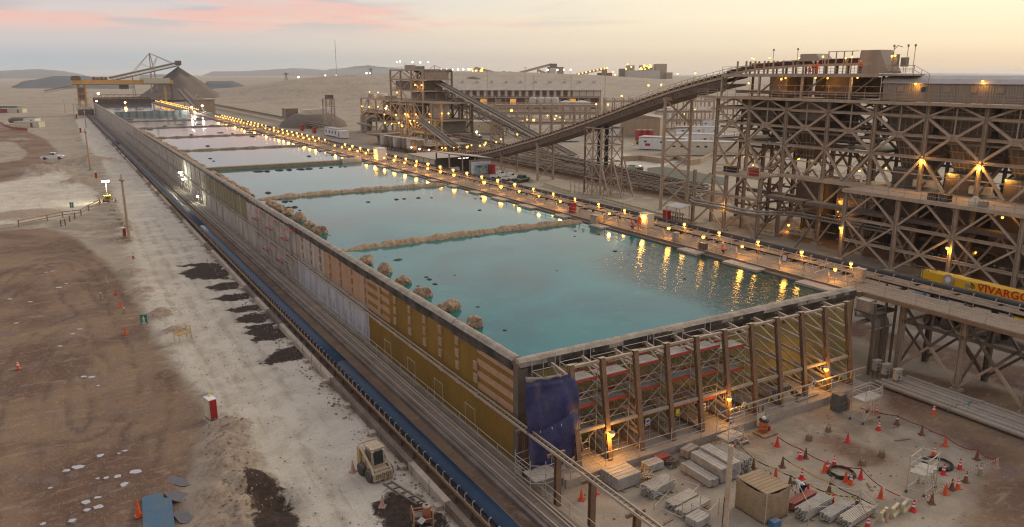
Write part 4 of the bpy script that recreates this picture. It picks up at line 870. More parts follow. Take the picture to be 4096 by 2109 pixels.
p = G(3060,1735); t = thing('orange_drum', 'dented orange drum with black lid on a pallet by the plinth', 'drum', (p.x, p.y, 0))
for k in range(6): blk('pallet_board', (p.x-.7+k*.24, p.y-.55, .06), (p.x-.7+k*.24+.2, p.y+.55, .12), WOOD, t)
for s in (-.45, .45): blk('pallet_bearer', (p.x-.72, p.y+s-.05, 0), (p.x+.72, p.y+s+.05, .06), WOOD, t)
DR = mat('rusty_orange', (.36,.11,.04), (.25,.08,.035)); MB().lath((p.x-.1, p.y+.1, .12), [(.3,0),(.31,.02),(.3,.28),(.315,.3),(.3,.32),(.3,.58),(.315,.6),(.3,.62),(.3,.88)], 20).build('barrel', DR, t)
MB().lath((p.x-.1, p.y+.1, 1.0), [(.34,0),(.34,.07),(.2,.1)], 20).build('lid', BLACKP, t); MB().lath((p.x-.1, p.y+.1, 1.1), [(.12,0),(.17,.1),(.1,.2)], 8).build('cloth', WHITE, t)
t = thing('paint_pail', 'small red pail beside the orange drum', 'pail', (p.x+.45, p.y+.1, .12)); MB().lath((p.x+.45, p.y+.1, .12), [(.13,0),(.15,.3)], 14).build('bucket', RED, t); MB().lath((p.x+.45, p.y+.1, .42), [(.155,0),(.155,.02)], 14).build('lid', RED, t)
t = thing('leaning_panel', 'round-cornered white panel leaning on the plinth behind the drum', 'panel', (p.x+.5, 34.75, 0)); MB().box((p.x+.55, 34.76, .62), (.8,.04,.95), rx=-.08).build('panel_face', CREAM, t); bar('panel_rib', (p.x+.2,34.72,.3), (p.x+.9,34.72,.3), .04, STEEL, t)
p = G(3352,1640); t = thing('wrapped_cabinet', 'cabinet wrapped in grey sheeting at the right end of the plinth', 'cabinet', (p.x, p.y, 0))
GS = mat('grey_sheeting', (.13,.115,.10), (.085,.075,.065), bump=.4, rough=.6); rg = random.Random(4); mb = MB(); v = []
for j in range(7):
    for i in range(16):
        a = 2*math.pi*i/16; c, s = math.cos(a), math.sin(a); k = 1/max(abs(c), abs(s))*.93; q = 1-.12*(j/6)**3; v.append((p.x+c*k*.5*q+rg.uniform(-.04,.04), p.y+s*k*.42*q+rg.uniform(-.04,.04), 1.35*j/6+rg.uniform(-.03,.03)))
mb.add(v, [(j*16+i, j*16+(i+1) % 16, (j+1)*16+(i+1) % 16, (j+1)*16+i) for j in range(6) for i in range(16)]+[tuple(96+i for i in range(16))]); mb.build('sheeting', GS, t); bar('rope', (p.x-.52,p.y-.44,.7), (p.x+.52,p.y-.44,.75), .03, WOOD, t)
blk('side_board', (p.x+.62, p.y-.5, 0), (p.x+.68, p.y+.35, .95), WOOD, t)
p = G(3098,2105); t = thing('blue_crate', 'blue plastic crate lying on its side by the tarpaulin hut', 'crate', (p.x, p.y, 0))
for nm, lo, hi in (('base', (-.3,-.22,.02),(.3,-.18,.4)),('side', (-.3,-.18,.02),(-.27,.2,.4)),('side', (.27,-.18,.02),(.3,.2,.4)),('wall', (-.27,-.18,.37),(.27,.2,.4)),('wall', (-.27,-.18,.02),(.27,.2,.05))): blk(nm, Vector(lo)+Vector((p.x,p.y,0)), Vector(hi)+Vector((p.x,p.y,0)), BLUEB, t)
t = thing('red_bag', 'red sack hanging at the roof corner of the tarpaulin hut', 'bag', (34.3,27.6,.9)); MB().lath((34.35,27.6,1.0), [(.06,0),(.2,.1),(.22,.35),(.12,.65),(.03,.85)], 12).build('sack', RED, t); bar('cord', (34.35,27.6,1.84), (34.2,27.7,2.05), .02, HOSE, t)
t = thing('white_bag', 'white sack behind the bending worker', 'bag', (35.4,27.5,.0)); MB().lath((35.4,27.55,.0), [(.2,0),(.26,.2),(.2,.5),(.08,.7)], 12).build('sack', WORKW, t); bar('tie', (35.3,27.55,.66), (35.5,27.55,.68), .03, HOSE, t)
p = G(2965,1772); t = thing('steel_steps', 'short grey steel steps lying by the plinth', 'steps', (p.x, p.y, 0))
for k in range(3): blk('tread', (p.x-.4, p.y-.3+k*.28, .16+k*.17), (p.x+.4, p.y-.06+k*.28, .2+k*.17), STEEL, t)
for s in (-.42, .42): bar('stringer', (p.x+s, p.y-.4, 0), (p.x+s, p.y+.5, .62), .05, STEEL, t, .12)
t = thing('bundle_on_plinth', 'bundle of grey planks on the plinth behind the handrail', 'plank stack', (47.5, 35.6, .6))
for k in range(12): bar('plank', (46.4+.02*k, 35.4+.09*(k % 4), .66+.07*(k//4)), (49.0, 35.5+.09*(k % 4), .66+.07*(k//4)), .08, GALV, t, .06)
t = thing('mesh_panel', 'perforated metal sheet leaning behind the right buttresses', 'mesh panel', (45.8, 36.6, .6)); MB().box((45.8,36.65,1.15), (2.3,.04,1.1), rx=-.25).build('sheet', GALV, t)
for k in range(9): blk('perforation', (44.75+k*.24, 36.40, 1.15), (44.87+k*.24, 36.46, 1.5), STEELD, t)
# ---- people
def person(name, label, loc, rz, pose, top, legs, hat, s=1.0):
    J = {'stand': dict(pel=(0,0,.95), ch=(0,.02,1.38), nk=(0,.03,1.52), hd=(0,.06,1.66), el=(.25,.05,1.15), hn=(.22,.22,.98), kn=(.1,.03,.5), ft=(.11,-.02,.06)),
         'bend': dict(pel=(0,-.1,.88), ch=(0,.32,1.08), nk=(0,.46,1.06), hd=(0,.58,1.0), el=(.22,.40,.78), hn=(.14,.52,.52), kn=(.12,.04,.48), ft=(.13,-.08,.06)),
         'crouch': dict(pel=(0,-.05,.42), ch=(0,.12,.82), nk=(0,.18,.95), hd=(0,.22,1.08), el=(.24,.25,.62), hn=(.18,.42,.5), kn=(.15,.34,.46), ft=(.13,.0,.06))}[pose]
    t = thing(name, label, 'person', loc, rz); A = WM[t.name] @ Matrix.Diagonal((s, s, s, 1))
    mir = lambda p: (-p[0], p[1], p[2])
    def skin(nm, verts, eds, rad, m, root=0):
        me_ = bpy.data.meshes.new(nm); me_.from_pydata(verts, eds, []); me_.materials.append(m); o = obj(nm, me_, A, t)
        md = o.modifiers.new('skin', 'SKIN'); md.use_smooth_shade = True
        for k, r in enumerate(rad): me_.skin_vertices[0].data[k].radius = (r, r*.8); me_.skin_vertices[0].data[k].use_root = (k == root)
        o.modifiers.new('sub', 'SUBSURF').levels = 1; o.modifiers['sub'].render_levels = 1; return o
    sh = lambda sgn: (sgn*.19, J['ch'][1], J['ch'][2]+.04)
    V = [J['pel'], J['ch'], J['nk'], J['hd'], sh(1), J['el'], J['hn'], sh(-1), mir(J['el']), mir(J['hn']), (.1, J['pel'][1], J['pel'][2]-.06), J['kn'], J['ft'], (-.1, J['pel'][1], J['pel'][2]-.06), mir(J['kn']), mir(J['ft']), (J['ft'][0], J['ft'][1]+.16, .05), (-J['ft'][0], J['ft'][1]+.16, .05)]
    E_ = [(0,1),(1,2),(2,3),(1,4),(4,5),(5,6),(1,7),(7,8),(8,9),(0,10),(10,11),(11,12),(0,13),(13,14),(14,15),(12,16),(15,17)]
    skin('body', V, E_, [.15,.17,.07,.1,.075,.055,.045,.075,.055,.045,.1,.075,.05,.1,.075,.05,.04,.04], top)
    skin('trousers', [J['pel'], V[10], J['kn'], J['ft'], V[13], mir(J['kn']), mir(J['ft'])], [(0,1),(1,2),(2,3),(0,4),(4,5),(5,6)], [.165,.115,.088,.07,.115,.088,.07], legs)
    MB().lath((J['hd'][0], J['hd'][1]+.02, J['hd'][2]-.09), [(.06,0),(.095,.06),(.1,.12),(.06,.19)], 12).build('face', SKIN, t, A)
    MB().lath((J['hd'][0], J['hd'][1], J['hd'][2]+.02), [(.15,0),(.13,.02),(.125,.07),(.09,.13),(.03,.15)], 14).build('helmet', hat, t, A)
    for sgn in (1, -1):
        mb = MB()
        hnd = Vector((sgn*J['hn'][0], J['hn'][1], J['hn'][2])); mb.box(hnd+Vector((0,.02,-.03)), (.07,.05,.08))
        for k, l_ in enumerate((.06,.075,.08,.065)): mb.box(hnd+Vector((-.026+.017*k,.03,-.07-l_/2)), (.013,.018,l_))
        mb.box(hnd+Vector((-sgn*.045,.04,-.05)), (.016,.02,.06), ry=.4); mb.build('hand', SKIN, t, A)
    return t
p = G(3205,1990); person('person', 'bending worker in white overall and dark helmet behind the tarpaulin hut', (p.x, p.y, 0), 1.2, 'bend', WORKW, NAVY, mat('green_helmet', (.10,.12,.05)), 1.0)
# ---- traffic cones
def cone_proto(m, bands, bm):
    t = thing('traffic_cone', None, 'traffic cone', (0,0,0)); A = WM[t.name]
    MB().box((0,0,.02), (.40,.40,.04)).build('base', bm, t, A); MB().lath((0,0,.04), [(.15,0),(.14,.02),(.032,.70),(.028,.71)], 16).build('body', m, t, A)
    for z0, z1 in bands:
        r = lambda z: .14-.108*(z-.02)/.68+.004
        MB().lath((0,0,.04), [(r(z0), z0), (r(z1), z1)], 16, cap=False).build('band', REFL, t, A)
    return t
PROTO = {'S': cone_proto(CONER, [(.28,.38),(.48,.56)], CONER), 'O': cone_proto(ORANGE, [], ORANGE), 'P': cone_proto(CONER, [], CONER), 'D': cone_proto(CONED, [], CONED), 'T': cone_proto(CONED, [(.42,.5)], CONED), 'K': cone_proto(CONEP, [], CONEP), 'W': cone_proto(CONEG, [(.45,.55)], CONEG), 'Q': cone_proto(ORANGE, [(.3,.4),(.5,.58)], ORANGE)}
USEDC = set(); KN = {'S':'red cone with white bands','O':'plain orange cone','P':'plain red cone','D':'dark dirty cone','T':'dark cone with a pale band','K':'dusty pink cone','W':'grey dust-caked cone','Q':'orange cone with white bands'}
def cone(kind, px, py, where, s=1.0, z=0.0, tall=1.0):
    p = G(px, py, z); zz = z if z else (max(0, hz(p.x, p.y)) if p.x < 16 else 0); Mw = Matrix.Translation((p.x, p.y, zz)) @ Matrix.Rotation(random.uniform(0,1.5), 4, 'Z') @ Matrix.Rotation(random.uniform(-.03,.03), 4, 'X') @ Matrix.Diagonal((s, s, s*tall, 1))
    lb = KN[kind]+' '+where
    if kind not in USEDC: USEDC.add(kind); o = PROTO[kind]; o.matrix_basis = Mw; tag(o, lb, None, 'traffic cones')
    else: copy_tree(PROTO[kind], Mw, None, lb, 'traffic cones')
    return Vector((p.x, p.y, zz+.75*s*tall))
def C8(x, y): return (3072+x/2.502, 1579+y/2.502)
K8 = {}
for k, x, y, wh in [('S',1083,190,'under the wheeled tower by the wrapped cabinet'),('S',1105,352,'in front of the wheeled tower by the cabinet'),('T',1288,300,'second on the red tape from the wheeled tower'),('D',1535,402,'third on the red tape from the wheeled tower'),('O',1770,512,'at the sagging end of the upper red tape'),
  ('P',795,475,'standing alone on the dark stain'),('Q',1655,188,'on the dark verge below the ground pipes'),('P',90,515,'at the left end of the lower red tape'),('S',320,640,'on the lower red tape, left of a dirty cone'),('D',373,635,'on the lower red tape, touching a banded red one'),
  ('O',563,775,'left of the front hose coil'),('Q',590,762,'half hidden behind another by the front coil'),('S',660,710,'behind the front hose coil'),('O',775,870,'inside the front hose coil'),('Q',825,895,'at the right edge of the front coil'),('P',925,840,'on the tape right of the front coil'),
  ('O',1125,1030,'alone on the concrete strip of the lower red tape'),('S',1450,1165,'at the end of the cream water barriers'),('Q',1655,612,'behind the dusty wheeled tower'),('S',1752,795,'right of the dusty wheeled tower'),('S',1918,742,'beside the rear hose coil'),('D',2088,650,'at the far right turn of the tape'),
  ('K',2287,733,'at the far right corner of the taped yard'),('W',2120,808,'on the right flank of the tape'),('T',1975,875,'on the right flank below the grey one'),('Q',1900,935,'in the right-hand cluster, rightmost'),('D',1838,950,'in the middle of the right-hand cluster'),('O',1775,992,'in the right-hand cluster, leftmost'),
  ('D',1635,1090,'right of the tower wheels at the tape turn'),('D',143,725,'behind the hut roof at the yellow tape start'),('O',75,840,'behind the hut roof, leftmost'),('S',335,842,'between the two yellow tapes'),('D',218,910,'behind the worker'),('P',398,1000,'beside the rack of bright pipes'),('D',610,980,'on the yellow tape, middle'),
  ('P',640,1100,'behind the bright pipe bundles'),('T',885,1125,'on the yellow tape left of the barriers'),('K',1180,1260,'in front of the cream water barriers'),('S',995,1330,'at the bottom edge on the yellow tape')]:
    K8[(x, y)] = cone(k, *C8(x, y), wh)
for k, x, y, wh in [('O',695,1055,'left of the white and red notice'),('P',830,1000,'behind the white and red notice'),('K',2310,480,'by the steel steps at the plinth'),('S',2225,540,'behind the concrete post head'),('D',2415,740,'right of the plank stacks')]: K8[(x, y)] = cone(k, 2048+x/2.502, 1579+y/2.502, wh)
cone('K', 1024+970/2.502, 1579+770/2.502, 'left of the skid loader', 1.05); cone('K', 1024+1265/2.502, 1579+1122/2.502, 'in front of the skid loader', 1.05)
for k, x, y, wh, s, tl in [('Q',185,1065,'alone on the brown mud at the left',1,1),('O',1258,718,'left of the green pedestrian sign',1,1),('W',1015,372,'with a tall orange stem by the mud edge',1,1.5),('K',1068,205,'furthest up the mud edge',1,1.3),('P',1160,320,'by the pale block on the mud edge',.9,1),('O',1212,455,'leaning next to a white-banded one',1,1.1),('W',1248,512,'nearest above the green sign',1,1.1)]: cone(k, x/2.502, 1050+y/2.502, wh, s, 0, tl)
for k, x, y, wh, s in [('O',1005,735,'left of the yellow light tower',1.2),('S',1160,722,'right of the yellow light tower',1.2),('O',1100,730,'in front of the yellow light tower',1.1),('S',1335,1285,'on the road below the red cabinet',1.1)]: cone(k, x/2.502, 520+y/2.502, wh, s)
cone('O', 1392/2.502, 1579+1225/2.502, 'beside the blue steel plate', 1.1, 0, 1.3); cone('D', 3050, 1655, 'standing on the plinth behind the handrail', .9, .6)
# ---- barrier tapes
def stripe_mat(nm, a, b_, sc_):
    m = bpy.data.materials.new(nm); m.use_nodes = True; t_ = m.node_tree; g = N(t_, 'ShaderNodeNewGeometry'); wv = N(t_, 'ShaderNodeTexWave', wave_type='BANDS', bands_direction='X'); wv.inputs['Scale'].default_value = sc_; t_.links.new(g.outputs['Position'], wv.inputs['Vector'])
    r_ = ramp(t_, [(.49, a+(1,)), (.51, b_+(1,))]); r_.color_ramp.interpolation = 'CONSTANT'; t_.links.new(wv.outputs[0], r_.inputs[0]); t_.links.new(r_.outputs[0], t_.nodes['Principled BSDF'].inputs['Base Color']); return m
TRED = stripe_mat('red_white_tape', (.45,.03,.025), (.66,.55,.48), 1.1); TRE2 = mat('red_tape', (.36,.035,.025), (.10,.03,.02)); TYEL = stripe_mat('yellow_black_tape', (.50,.30,.04), (.02,.018,.015), 1.3)
def tape(label, pts, m, sag=.08):
    mb = MB(); out = []
    for k in range(len(pts)-1):
        for q in range(7):
            u = q/6; p = pts[k].lerp(pts[k+1], u); out.append(p+Vector((0,0,-sag*4*u*(1-u)-.06)))
    mb.sweep([(-.006,-.035),(.006,-.035),(.006,.035),(-.006,.035)], out, side=(.4,.9,0)); tag(mb.build('barrier_tape', m), label, 'barrier tape')
k8 = lambda *a: [K8[c] for c in a]
tape('red tape from the wheeled tower along the right rear cones', [Vector((49.2,32.0,.85))]+k8((1288,300),(1535,402),(1770,512)), TRE2)
tape('thin chain sagging along the rear right cones', k8((1770,512),(2088,650),(2287,733)), TRE2, .25)
tape('red and white tape down the right flank of the yard', k8((2287,733),(2120,808),(1975,875),(1900,935),(1775,992),(1635,1090),(1450,1165)), TRED)
tape('red tape across the middle of the yard past the front coil', k8((90,515),(320,640),(563,775),(925,840),(1125,1030)), TRE2); tape('red and white tape from the lone orange cone to the barriers', k8((1125,1030),(1450,1165)), TRED)
tape('upper yellow and black tape from the hut to the barriers', k8((143,725),(335,842),(610,980),(885,1125),(1180,1260)), TYEL); tape('lower yellow and black tape behind the bright pipes', [K8[(2415,740)]]+k8((75,840),(218,910),(398,1000),(640,1100),(885,1125)), TYEL)
tape('yellow and black tape from the post to the plank stacks', [K8[(2225,540)], K8[(2415,740)]], TYEL)
tape('yellow and black tape at the bottom right corner of the pipes', k8((885,1125),(995,1330)), TYEL)
rg = random.Random(33); mb = MB()
for k in range(420):
    x, y = rg.uniform(24.5,56), rg.uniform(19,34.6); r = rg.choice((.03,.04,.05,.09)); mb.box((x,y,r*.3), (r*1.7,r*1.3,r), rz=rg.random()*3, rx=rg.random()*.6, top=.6)
for k in range(500):
    x, y = rg.uniform(15.6,17.0), rg.uniform(26,110); r = rg.choice((.04,.05,.07,.12)); mb.box((x,y,r*.3), (r*1.7,r*1.3,r), rz=rg.random()*3, rx=rg.random()*.6, top=.6)
for k in range(700):
    x = rg.gauss(9,4); y = rg.uniform(34,100); r = rg.choice((.03,.04,.06)); mb.box((x,y,hz(x,y)+r*.3), (r*1.7,r*1.3,r), rz=rg.random()*3, rx=rg.random()*.6, top=.6)
o = mb.build('gravel', mat('loose_stone', (.27,.205,.145), (.17,.12,.085))); o['kind'] = 'stuff'; o['label'] = 'loose stones scattered over yard and road'
YS_ = mat('scrap_timber', (.30,.2,.12), (.2,.14,.09))
for k, (px, py, l_, a, lb) in enumerate([(2700,1860,1.4,.1,'loose board lying between plank stacks and tube rack'),(3330,1925,1.1,.5,'loose board beside the front hose coil'),(3610,1760,1.2,-.3,'loose board near the right rear cones'),(2560,1890,1.5,.3,'loose board at the foot of the tube heaps'),(3480,1950,.9,.9,'short board left of the wheeled tower'),(2660,2095,1.3,.15,'board at the bottom edge under the rack')]):
    p = G(px, py); c_, s_ = math.cos(a), math.sin(a); t = thing('loose_board', lb, 'board', (p.x,p.y,0)); bar('board', (p.x-c_*l_/2,p.y-s_*l_/2,.04), (p.x+c_*l_/2,p.y+s_*l_/2,.05), .16, YS_, t, .05); bar('batten', (p.x-.08,p.y-.1,.085), (p.x+.02,p.y+.12,.085), .06, YS_, t, .03)
# ================================================================ left conveyor, track and left-hand ground
lc = thing('belt_conveyor', 'long ground conveyor with a dark blue belt beside the left vat wall', 'conveyor', (18.6, 24, 0))
ARC = [(-.56,-.14),(-.50,.02),(-.32,.15),(0,.21),(.32,.15),(.50,.02),(.56,-.14)]
for a, b_ in ((18, 60), (60, 130), (130, 300), (300, 570)):
    mb = MB(); mb.sweep(ARC, [(18.66, y, 1.08) for y in np.linspace(a, b_-.02, 12)], smooth=True); mb.build('belt', BELTB, lc)
for x in (17.93, 19.38): bar('stringer', (x, 18, .72), (x, 570, .72), .09, RUST if x < 18 else STEELD, lc, .2)
def hook_mesh(m, s=1.0):
    mb = MB(); pts = [(0,0,0),(0,0,.26*s),(.02*s,0,.36*s),(.09*s,0,.42*s),(.16*s,0,.38*s)]; mb.tube(pts, .028*s, 6, up=(0,1,0)); mb.box((0,0,.02), (.1*s,.1*s,.1*s)); me_ = bpy.data.meshes.new('idler_hook'); me_.from_pydata(mb.v, [], mb.f); me_.materials.append(m); return me_
HK = hook_mesh(STEEL, 1.05)
for k in range(150): obj('idler_hook', HK, Matrix.Translation((17.95, 24+k*.98, .8)), lc)
for k in range(70): y = 24.4+k*2.1; bar('leg', (18.0, y, -.05), (18.0, y, .7), .14, STEELD, lc, .12); bar('cross_idler', (17.95, y+.5, .62), (19.35, y+.5, .62), .12, STEELD, lc, .12)
mb = MB()
for y in np.arange(171, 480, 1.4): mb.box((17.95, y, .95), (.07, .07, .4))
o = mb.build('idler_hook', STEEL, lc); o['kind'] = 'stuff'
kb = thing('kerb_beam', 'low dusty concrete kerb beam along the road side of the blue conveyor', 'kerb', (17.3, 24, 0))
for k in range(60):
    y = 20+k*5.5; blk('kerb_section', (17.02, y, -.15), (17.42, y+5.47, .56+random.uniform(-.015,.015)), CONCD if random.random() < .4 else CONC, kb)
    if y < 200: blk('foot_block', (16.55, y+.2, -.1), (17.02, y+.75, .2+random.random()*.08), CONC, kb, rz=random.uniform(-.1,.1))
for k in range(16): y = 24.7+k*5.5/2; tubes(kb, [((16.9, y, 0), (16.9, y, 1.15))], .04, RUST, 'stake')
LEDGE = mat('ledge_brown', (.23,.175,.135), (.15,.11,.085), rough=.9, bump=.2, scale=.5, streak=1.0)
tk = thing('track_ledge', 'concrete track ledge with rails between the blue belt and the vat wall', 'track', (21.5, 24, 0))
for k in range(42):
    y = 18+k*8; blk('ledge_section', (21.15, y, -.1), (22.55, y+7.97, .44+random.uniform(-.01,.01)), LEDGE, tk); blk('kerb_strip', (20.85, y, -.1), (21.13, y+7.97, .34), LEDGE, tk)
blk('ledge_far', (21.15, 354, -.1), (22.55, 560, .44), LEDGE, tk)
for x in (21.35, 21.95, 22.2): bar('rail', (x, 18, .5), (x, 560, .5), .07, STEEL, tk, .1)
for k in range(5): blk('pad', (19.6, 27.0+k*9+random.random(), .0), (20.3, 28.6+k*9, .35), CONC, tk) if k == 0 else None
hr = thing('track_handrail', 'thin handrail on the track ledge below the mustard wall', 'handrail', (22.4, 26, .44))
for k in range(29): y = 26+k*2.75; tubes(hr, [((22.42, y, .42), (22.42, y, 1.5))], .05, nm='post')
tubes(hr, [((22.42, 26, 1.48), (22.42, 106, 1.48)), ((22.42, 26, .98), (22.42, 106, .98))])
for k in range(7):
    y = 43.5+k*5.2; t = thing('goalpost_frame', 'thin tube frame against the mustard wall, %s from the near corner' % ordn(k+1), 'scaffold frame', (22.8, y, .4), group='tube frames along the left wall')
    tubes(t, [((22.75, y, .4), (22.75, y, 2.35)), ((22.75, y+1.5, .4), (22.75, y+1.5, 2.35))], .05, nm='post'); tubes(t, [((22.75, y, 2.3), (22.75, y+1.5, 2.3))], nm='crossbar')
t = thing('wall_scaffold', 'long red-decked scaffold against the grey left wall', 'scaffold', (23, 100, .4))
for k in range(9):
    y = 91+k*2.6
    tubes(t, [((22.65, y, .4), (22.65, y, 7.0)), ((23.4, y, .4), (23.4, y, 7.4))], .06, nm='standard')
for z in (1.6, 3.3, 5.0, 6.6):
    tubes(t, [((22.65, 91, z+.5), (22.65, 112, z+.5)), ((22.65, 91, z+1.0), (22.65, 112, z+1.0))], .055)
    for k in range(8):
        if (k+int(z)) % 3 == 0: blk('deck', (22.66, 91+k*2.6, z-.05), (23.38, 91+k*2.6+2.5, z), REDT, t)
for k in range(7): tubes(t, [((22.62, 91+k*2.6, 1.6), (22.62, 91+k*2.6+2.6, 3.3))], nm='brace')
t = thing('wall_scaffold', 'scaffold at the floodlit grey wall', 'scaffold', (23, 172, .4))
for k in range(12): y = 155+k*2.8; tubes(t, [((22.65, y, .4), (22.65, y, 3.8)), ((23.4, y, .4), (23.4, y, 3.8))], .06, nm='standard')
for z in (1.5, 2.6, 3.6): tubes(t, [((22.65, 155, z), (22.65, 186, z))], .055)
def flood(label, p, base, power, n=2, colr=(.93,1,.82)):
    t = thing('floodlight', label, 'floodlight', base, group='white floodlights'); p = Vector(p); bar('mast', base, p, .07, STEEL, t, .07, 'cyl6'); bar('crossbar', p+Vector((-.3,-.3,0)), p+Vector((.3,.3,0)), .08, STEEL, t)
    for k in range(n):
        q = p+Vector((-.25+.5*k, -.2+.35*k, .18)); MB().box(q+Vector((0,.08,.02)), (.34,.14,.3)).build('housing', STEEL, t); MB().box(q, (.30,.05,.26)).build('lens', BULBW, t)
    l = bpy.data.lights.new('glow', 'POINT'); l.energy = power; l.color = colr; l.shadow_soft_size = .3; obj('glow', l, Matrix.Translation(p+Vector((-.35,-.3,.1))), t)
flood('white floodlight pair lighting the left vat wall', (22.5,181,3.9), (22.5,181,.4), 700); flood('lower white floodlight on the left vat wall scaffold', (22.4,176,3.0), (22.4,176,.4), 350); flood('white strip floodlight low on the left wall', (22.6,159,1.6), (22.6,159,.4), 260, 1)
# ---------------------------------------------------------------- skid steer loader
def wheel(par, A, c, r, w_, tm=RUBBER, rm=LADLE):
    B = A @ Matrix.Translation(c); ty = MB().lath((-w_/2,0,0), [(r*.62,0),(r*.95,.0),(r,w_*.18),(r,w_*.82),(r*.95,w_),(r*.62,w_)], 20, axis='x').build('tyre', tm, par, B)
    mb = MB()
    for k in range(14): a = 2*math.pi*k/14; mb.box((0, r*math.sin(a), r*math.cos(a)), (w_*.9, r*.13, r*.1), rx=-a)
    mb.build('tread', tm, ty, B); MB().lath((-w_*.42,0,0), [(r*.2,0),(r*.62,.02),(r*.62,w_*.8),(r*.2,w_*.84)], 16, axis='x').build('rim', rm, ty, B)
sk = thing('skid_steer_loader', 'dusty cream skid loader with green-glazed cab on the pale road', 'loader', (15.0, 42.6, 0), .12); A = WM[sk.name]
for x in (-.68, .68):
    for y in (-.58, .52): wheel(sk, A, (x, y, .40), .40, .30)
B = lambda nm, c, d, m, par=sk, **k: MB().box(c, d, **k).build(nm, m, par, A)
B('chassis', (0,0,.52), (1.0,1.9,.55), LADLE); B('engine_cover', (0,.72,1.05), (1.05,.75,.62), LADLE); B('front_plate', (0,-1.05,.42), (1.35,.16,.5), LADLE)
for k in range(8):
    for z in (.36, .52): B('grille_slot', (-.5+k*.142,-1.14,z), (.09,.02,.1), STEELD)
cab_ = MB(); cab_.add([(-.44,-.55,.8),(.44,-.55,.8),(.44,.5,.8),(-.44,.5,.8),(-.40,-.42,1.95),(.40,-.42,1.95),(.40,.5,2.0),(-.40,.5,2.0)], [(3,2,1,0),(4,5,6,7),(0,1,5,4),(1,2,6,5),(2,3,7,6),(3,0,4,7)]); cab_ = cab_.build('cab', LADLE, sk, A)
B('roof', (0,.02,2.02), (.94,1.1,.09), LADLE, cab_); B('windscreen', (0,-.515,1.42), (.66,.03,.86), GLASS, cab_, rx=-.11); B('screen_frame', (0,-.50,1.42), (.76,.02,.98), LADLE, cab_, rx=-.11)
for s in (-1, 1): B('side_window', (s*.425,.0,1.5), (.03,.7,.62), STEELD, cab_, ry=-s*.03)
for s in (-1, 1):
    MB().tube([(s*.62,.95,.75),(s*.62,.98,1.75),(s*.62,.55,1.78),(s*.62,-.75,.95),(s*.62,-1.02,.55)], [.09,.1,.1,.09,.08], 8, up=(1,0,0)).build('lift_arm', LADLE, sk, A)
    B('lift_upright', (s*.62,.93,1.2), (.14,.34,1.2), YELD); B('headlight', (s*.36,-.5,1.9), (.16,.06,.1), WHITE)
MB().tube([(-.62,.98,1.95),(.62,.98,1.95)], .05, 8).build('cross_tube', LADLE, sk, A)
for s in (-.3, .1, .4): B('coupler_lug', (s,-1.17,.3), (.08,.1,.3), LADLE)
# ---------------------------------------------------------------- pump trolley at the bottom edge
gp = G(1690, 2100); t = thing('pump_trolley', 'orange-framed pump trolley with a tank and a white diamond plate', 'trolley', (gp.x, gp.y, 0), -.25); A = WM[t.name]; OF = mat('orange_frame', (.42,.16,.085), (.34,.2,.13))
for x in (-.55, .55): MB().tube([(x,-.45,.05),(x,-.45,.95),(x,-.3,1.12),(x,.35,1.12),(x,.5,.95),(x,.5,.05)], .035, 8, up=(1,0,0)).build('frame_hoop', OF, t, A)
for y, z in ((-.45,.6),(.5,.6),(0,1.12),(-.45,.1)): MB().tube([(-.55,y,z),(.55,y,z)], .03, 8).build('frame_bar', OF, t, A)
MB().lath((.28,.1,.15), [(.22,0),(.24,.1),(.24,.75),(.18,.85)], 16).build('tank', DR, t, A); MB().lath((.28,.1,1.0), [(.18,0),(.25,.06),(.25,.16),(.12,.18)], 16).build('tank_collar', CONC, t, A); MB().lath((.28,.1,1.17), [(.1,0),(.1,.02)], 14).build('tank_mouth', BLACKP, t, A)
MB().box((-.2,.1,.4), (.5,.5,.5)).build('engine', STEELD, t, A); MB().box((-.12,-.5,.6), (.36,.02,.36), ry=.785).build('diamond_plate', WHITE, t, A)
for x in (-.6, .6): MB().lath((x-.04,-.3,.16), [(.16,0),(.16,.08)], 14, axis='x').build('wheel', RUBBER, t, A)
MB().tube([(-.5,-.3,.2),(-.95,-.5,.05),(-1.3,-.1,.04),(-1.2,.6,.05),(-.8,.7,.3)], .02, 6).build('hose', HOSE, t, A)
t = thing('ground_rails', 'pair of rusty rails with cross bars on the ground before the skid loader', 'rails', (15.8, 39.6, 0))
for x in (-.27, .27): bar('rail', (15.25+x, 41.2, .06), (16.1+x, 37.9, .06), .07, STEELD, t, .1)
for k in range(5): u = k/4.6+.05; bar('tie', (15.25-.27+.85*u, 41.2-3.3*u, .05), (15.25+.27+.85*u, 41.2-3.3*u, .05), .08, STEELD, t, .07)
t = thing('pit_ladder', 'short rusty ladder lying at the edge of the dark pit', 'ladder', (6.9, 43.6, .5)); a0, a1 = G(950,1940,.75), G(985,2005,.45)
for s in (-.16, .16): bar('ladder_rail', a0+Vector((s,0,0)), a1+Vector((s,0,0)), .05, STEELD, t)
for k in range(6): u = (k+.5)/6; q = a0.lerp(a1, u); bar('ladder_rung', q+Vector((-.16,0,0)), q+Vector((.16,0,0)), .04, STEELD, t)
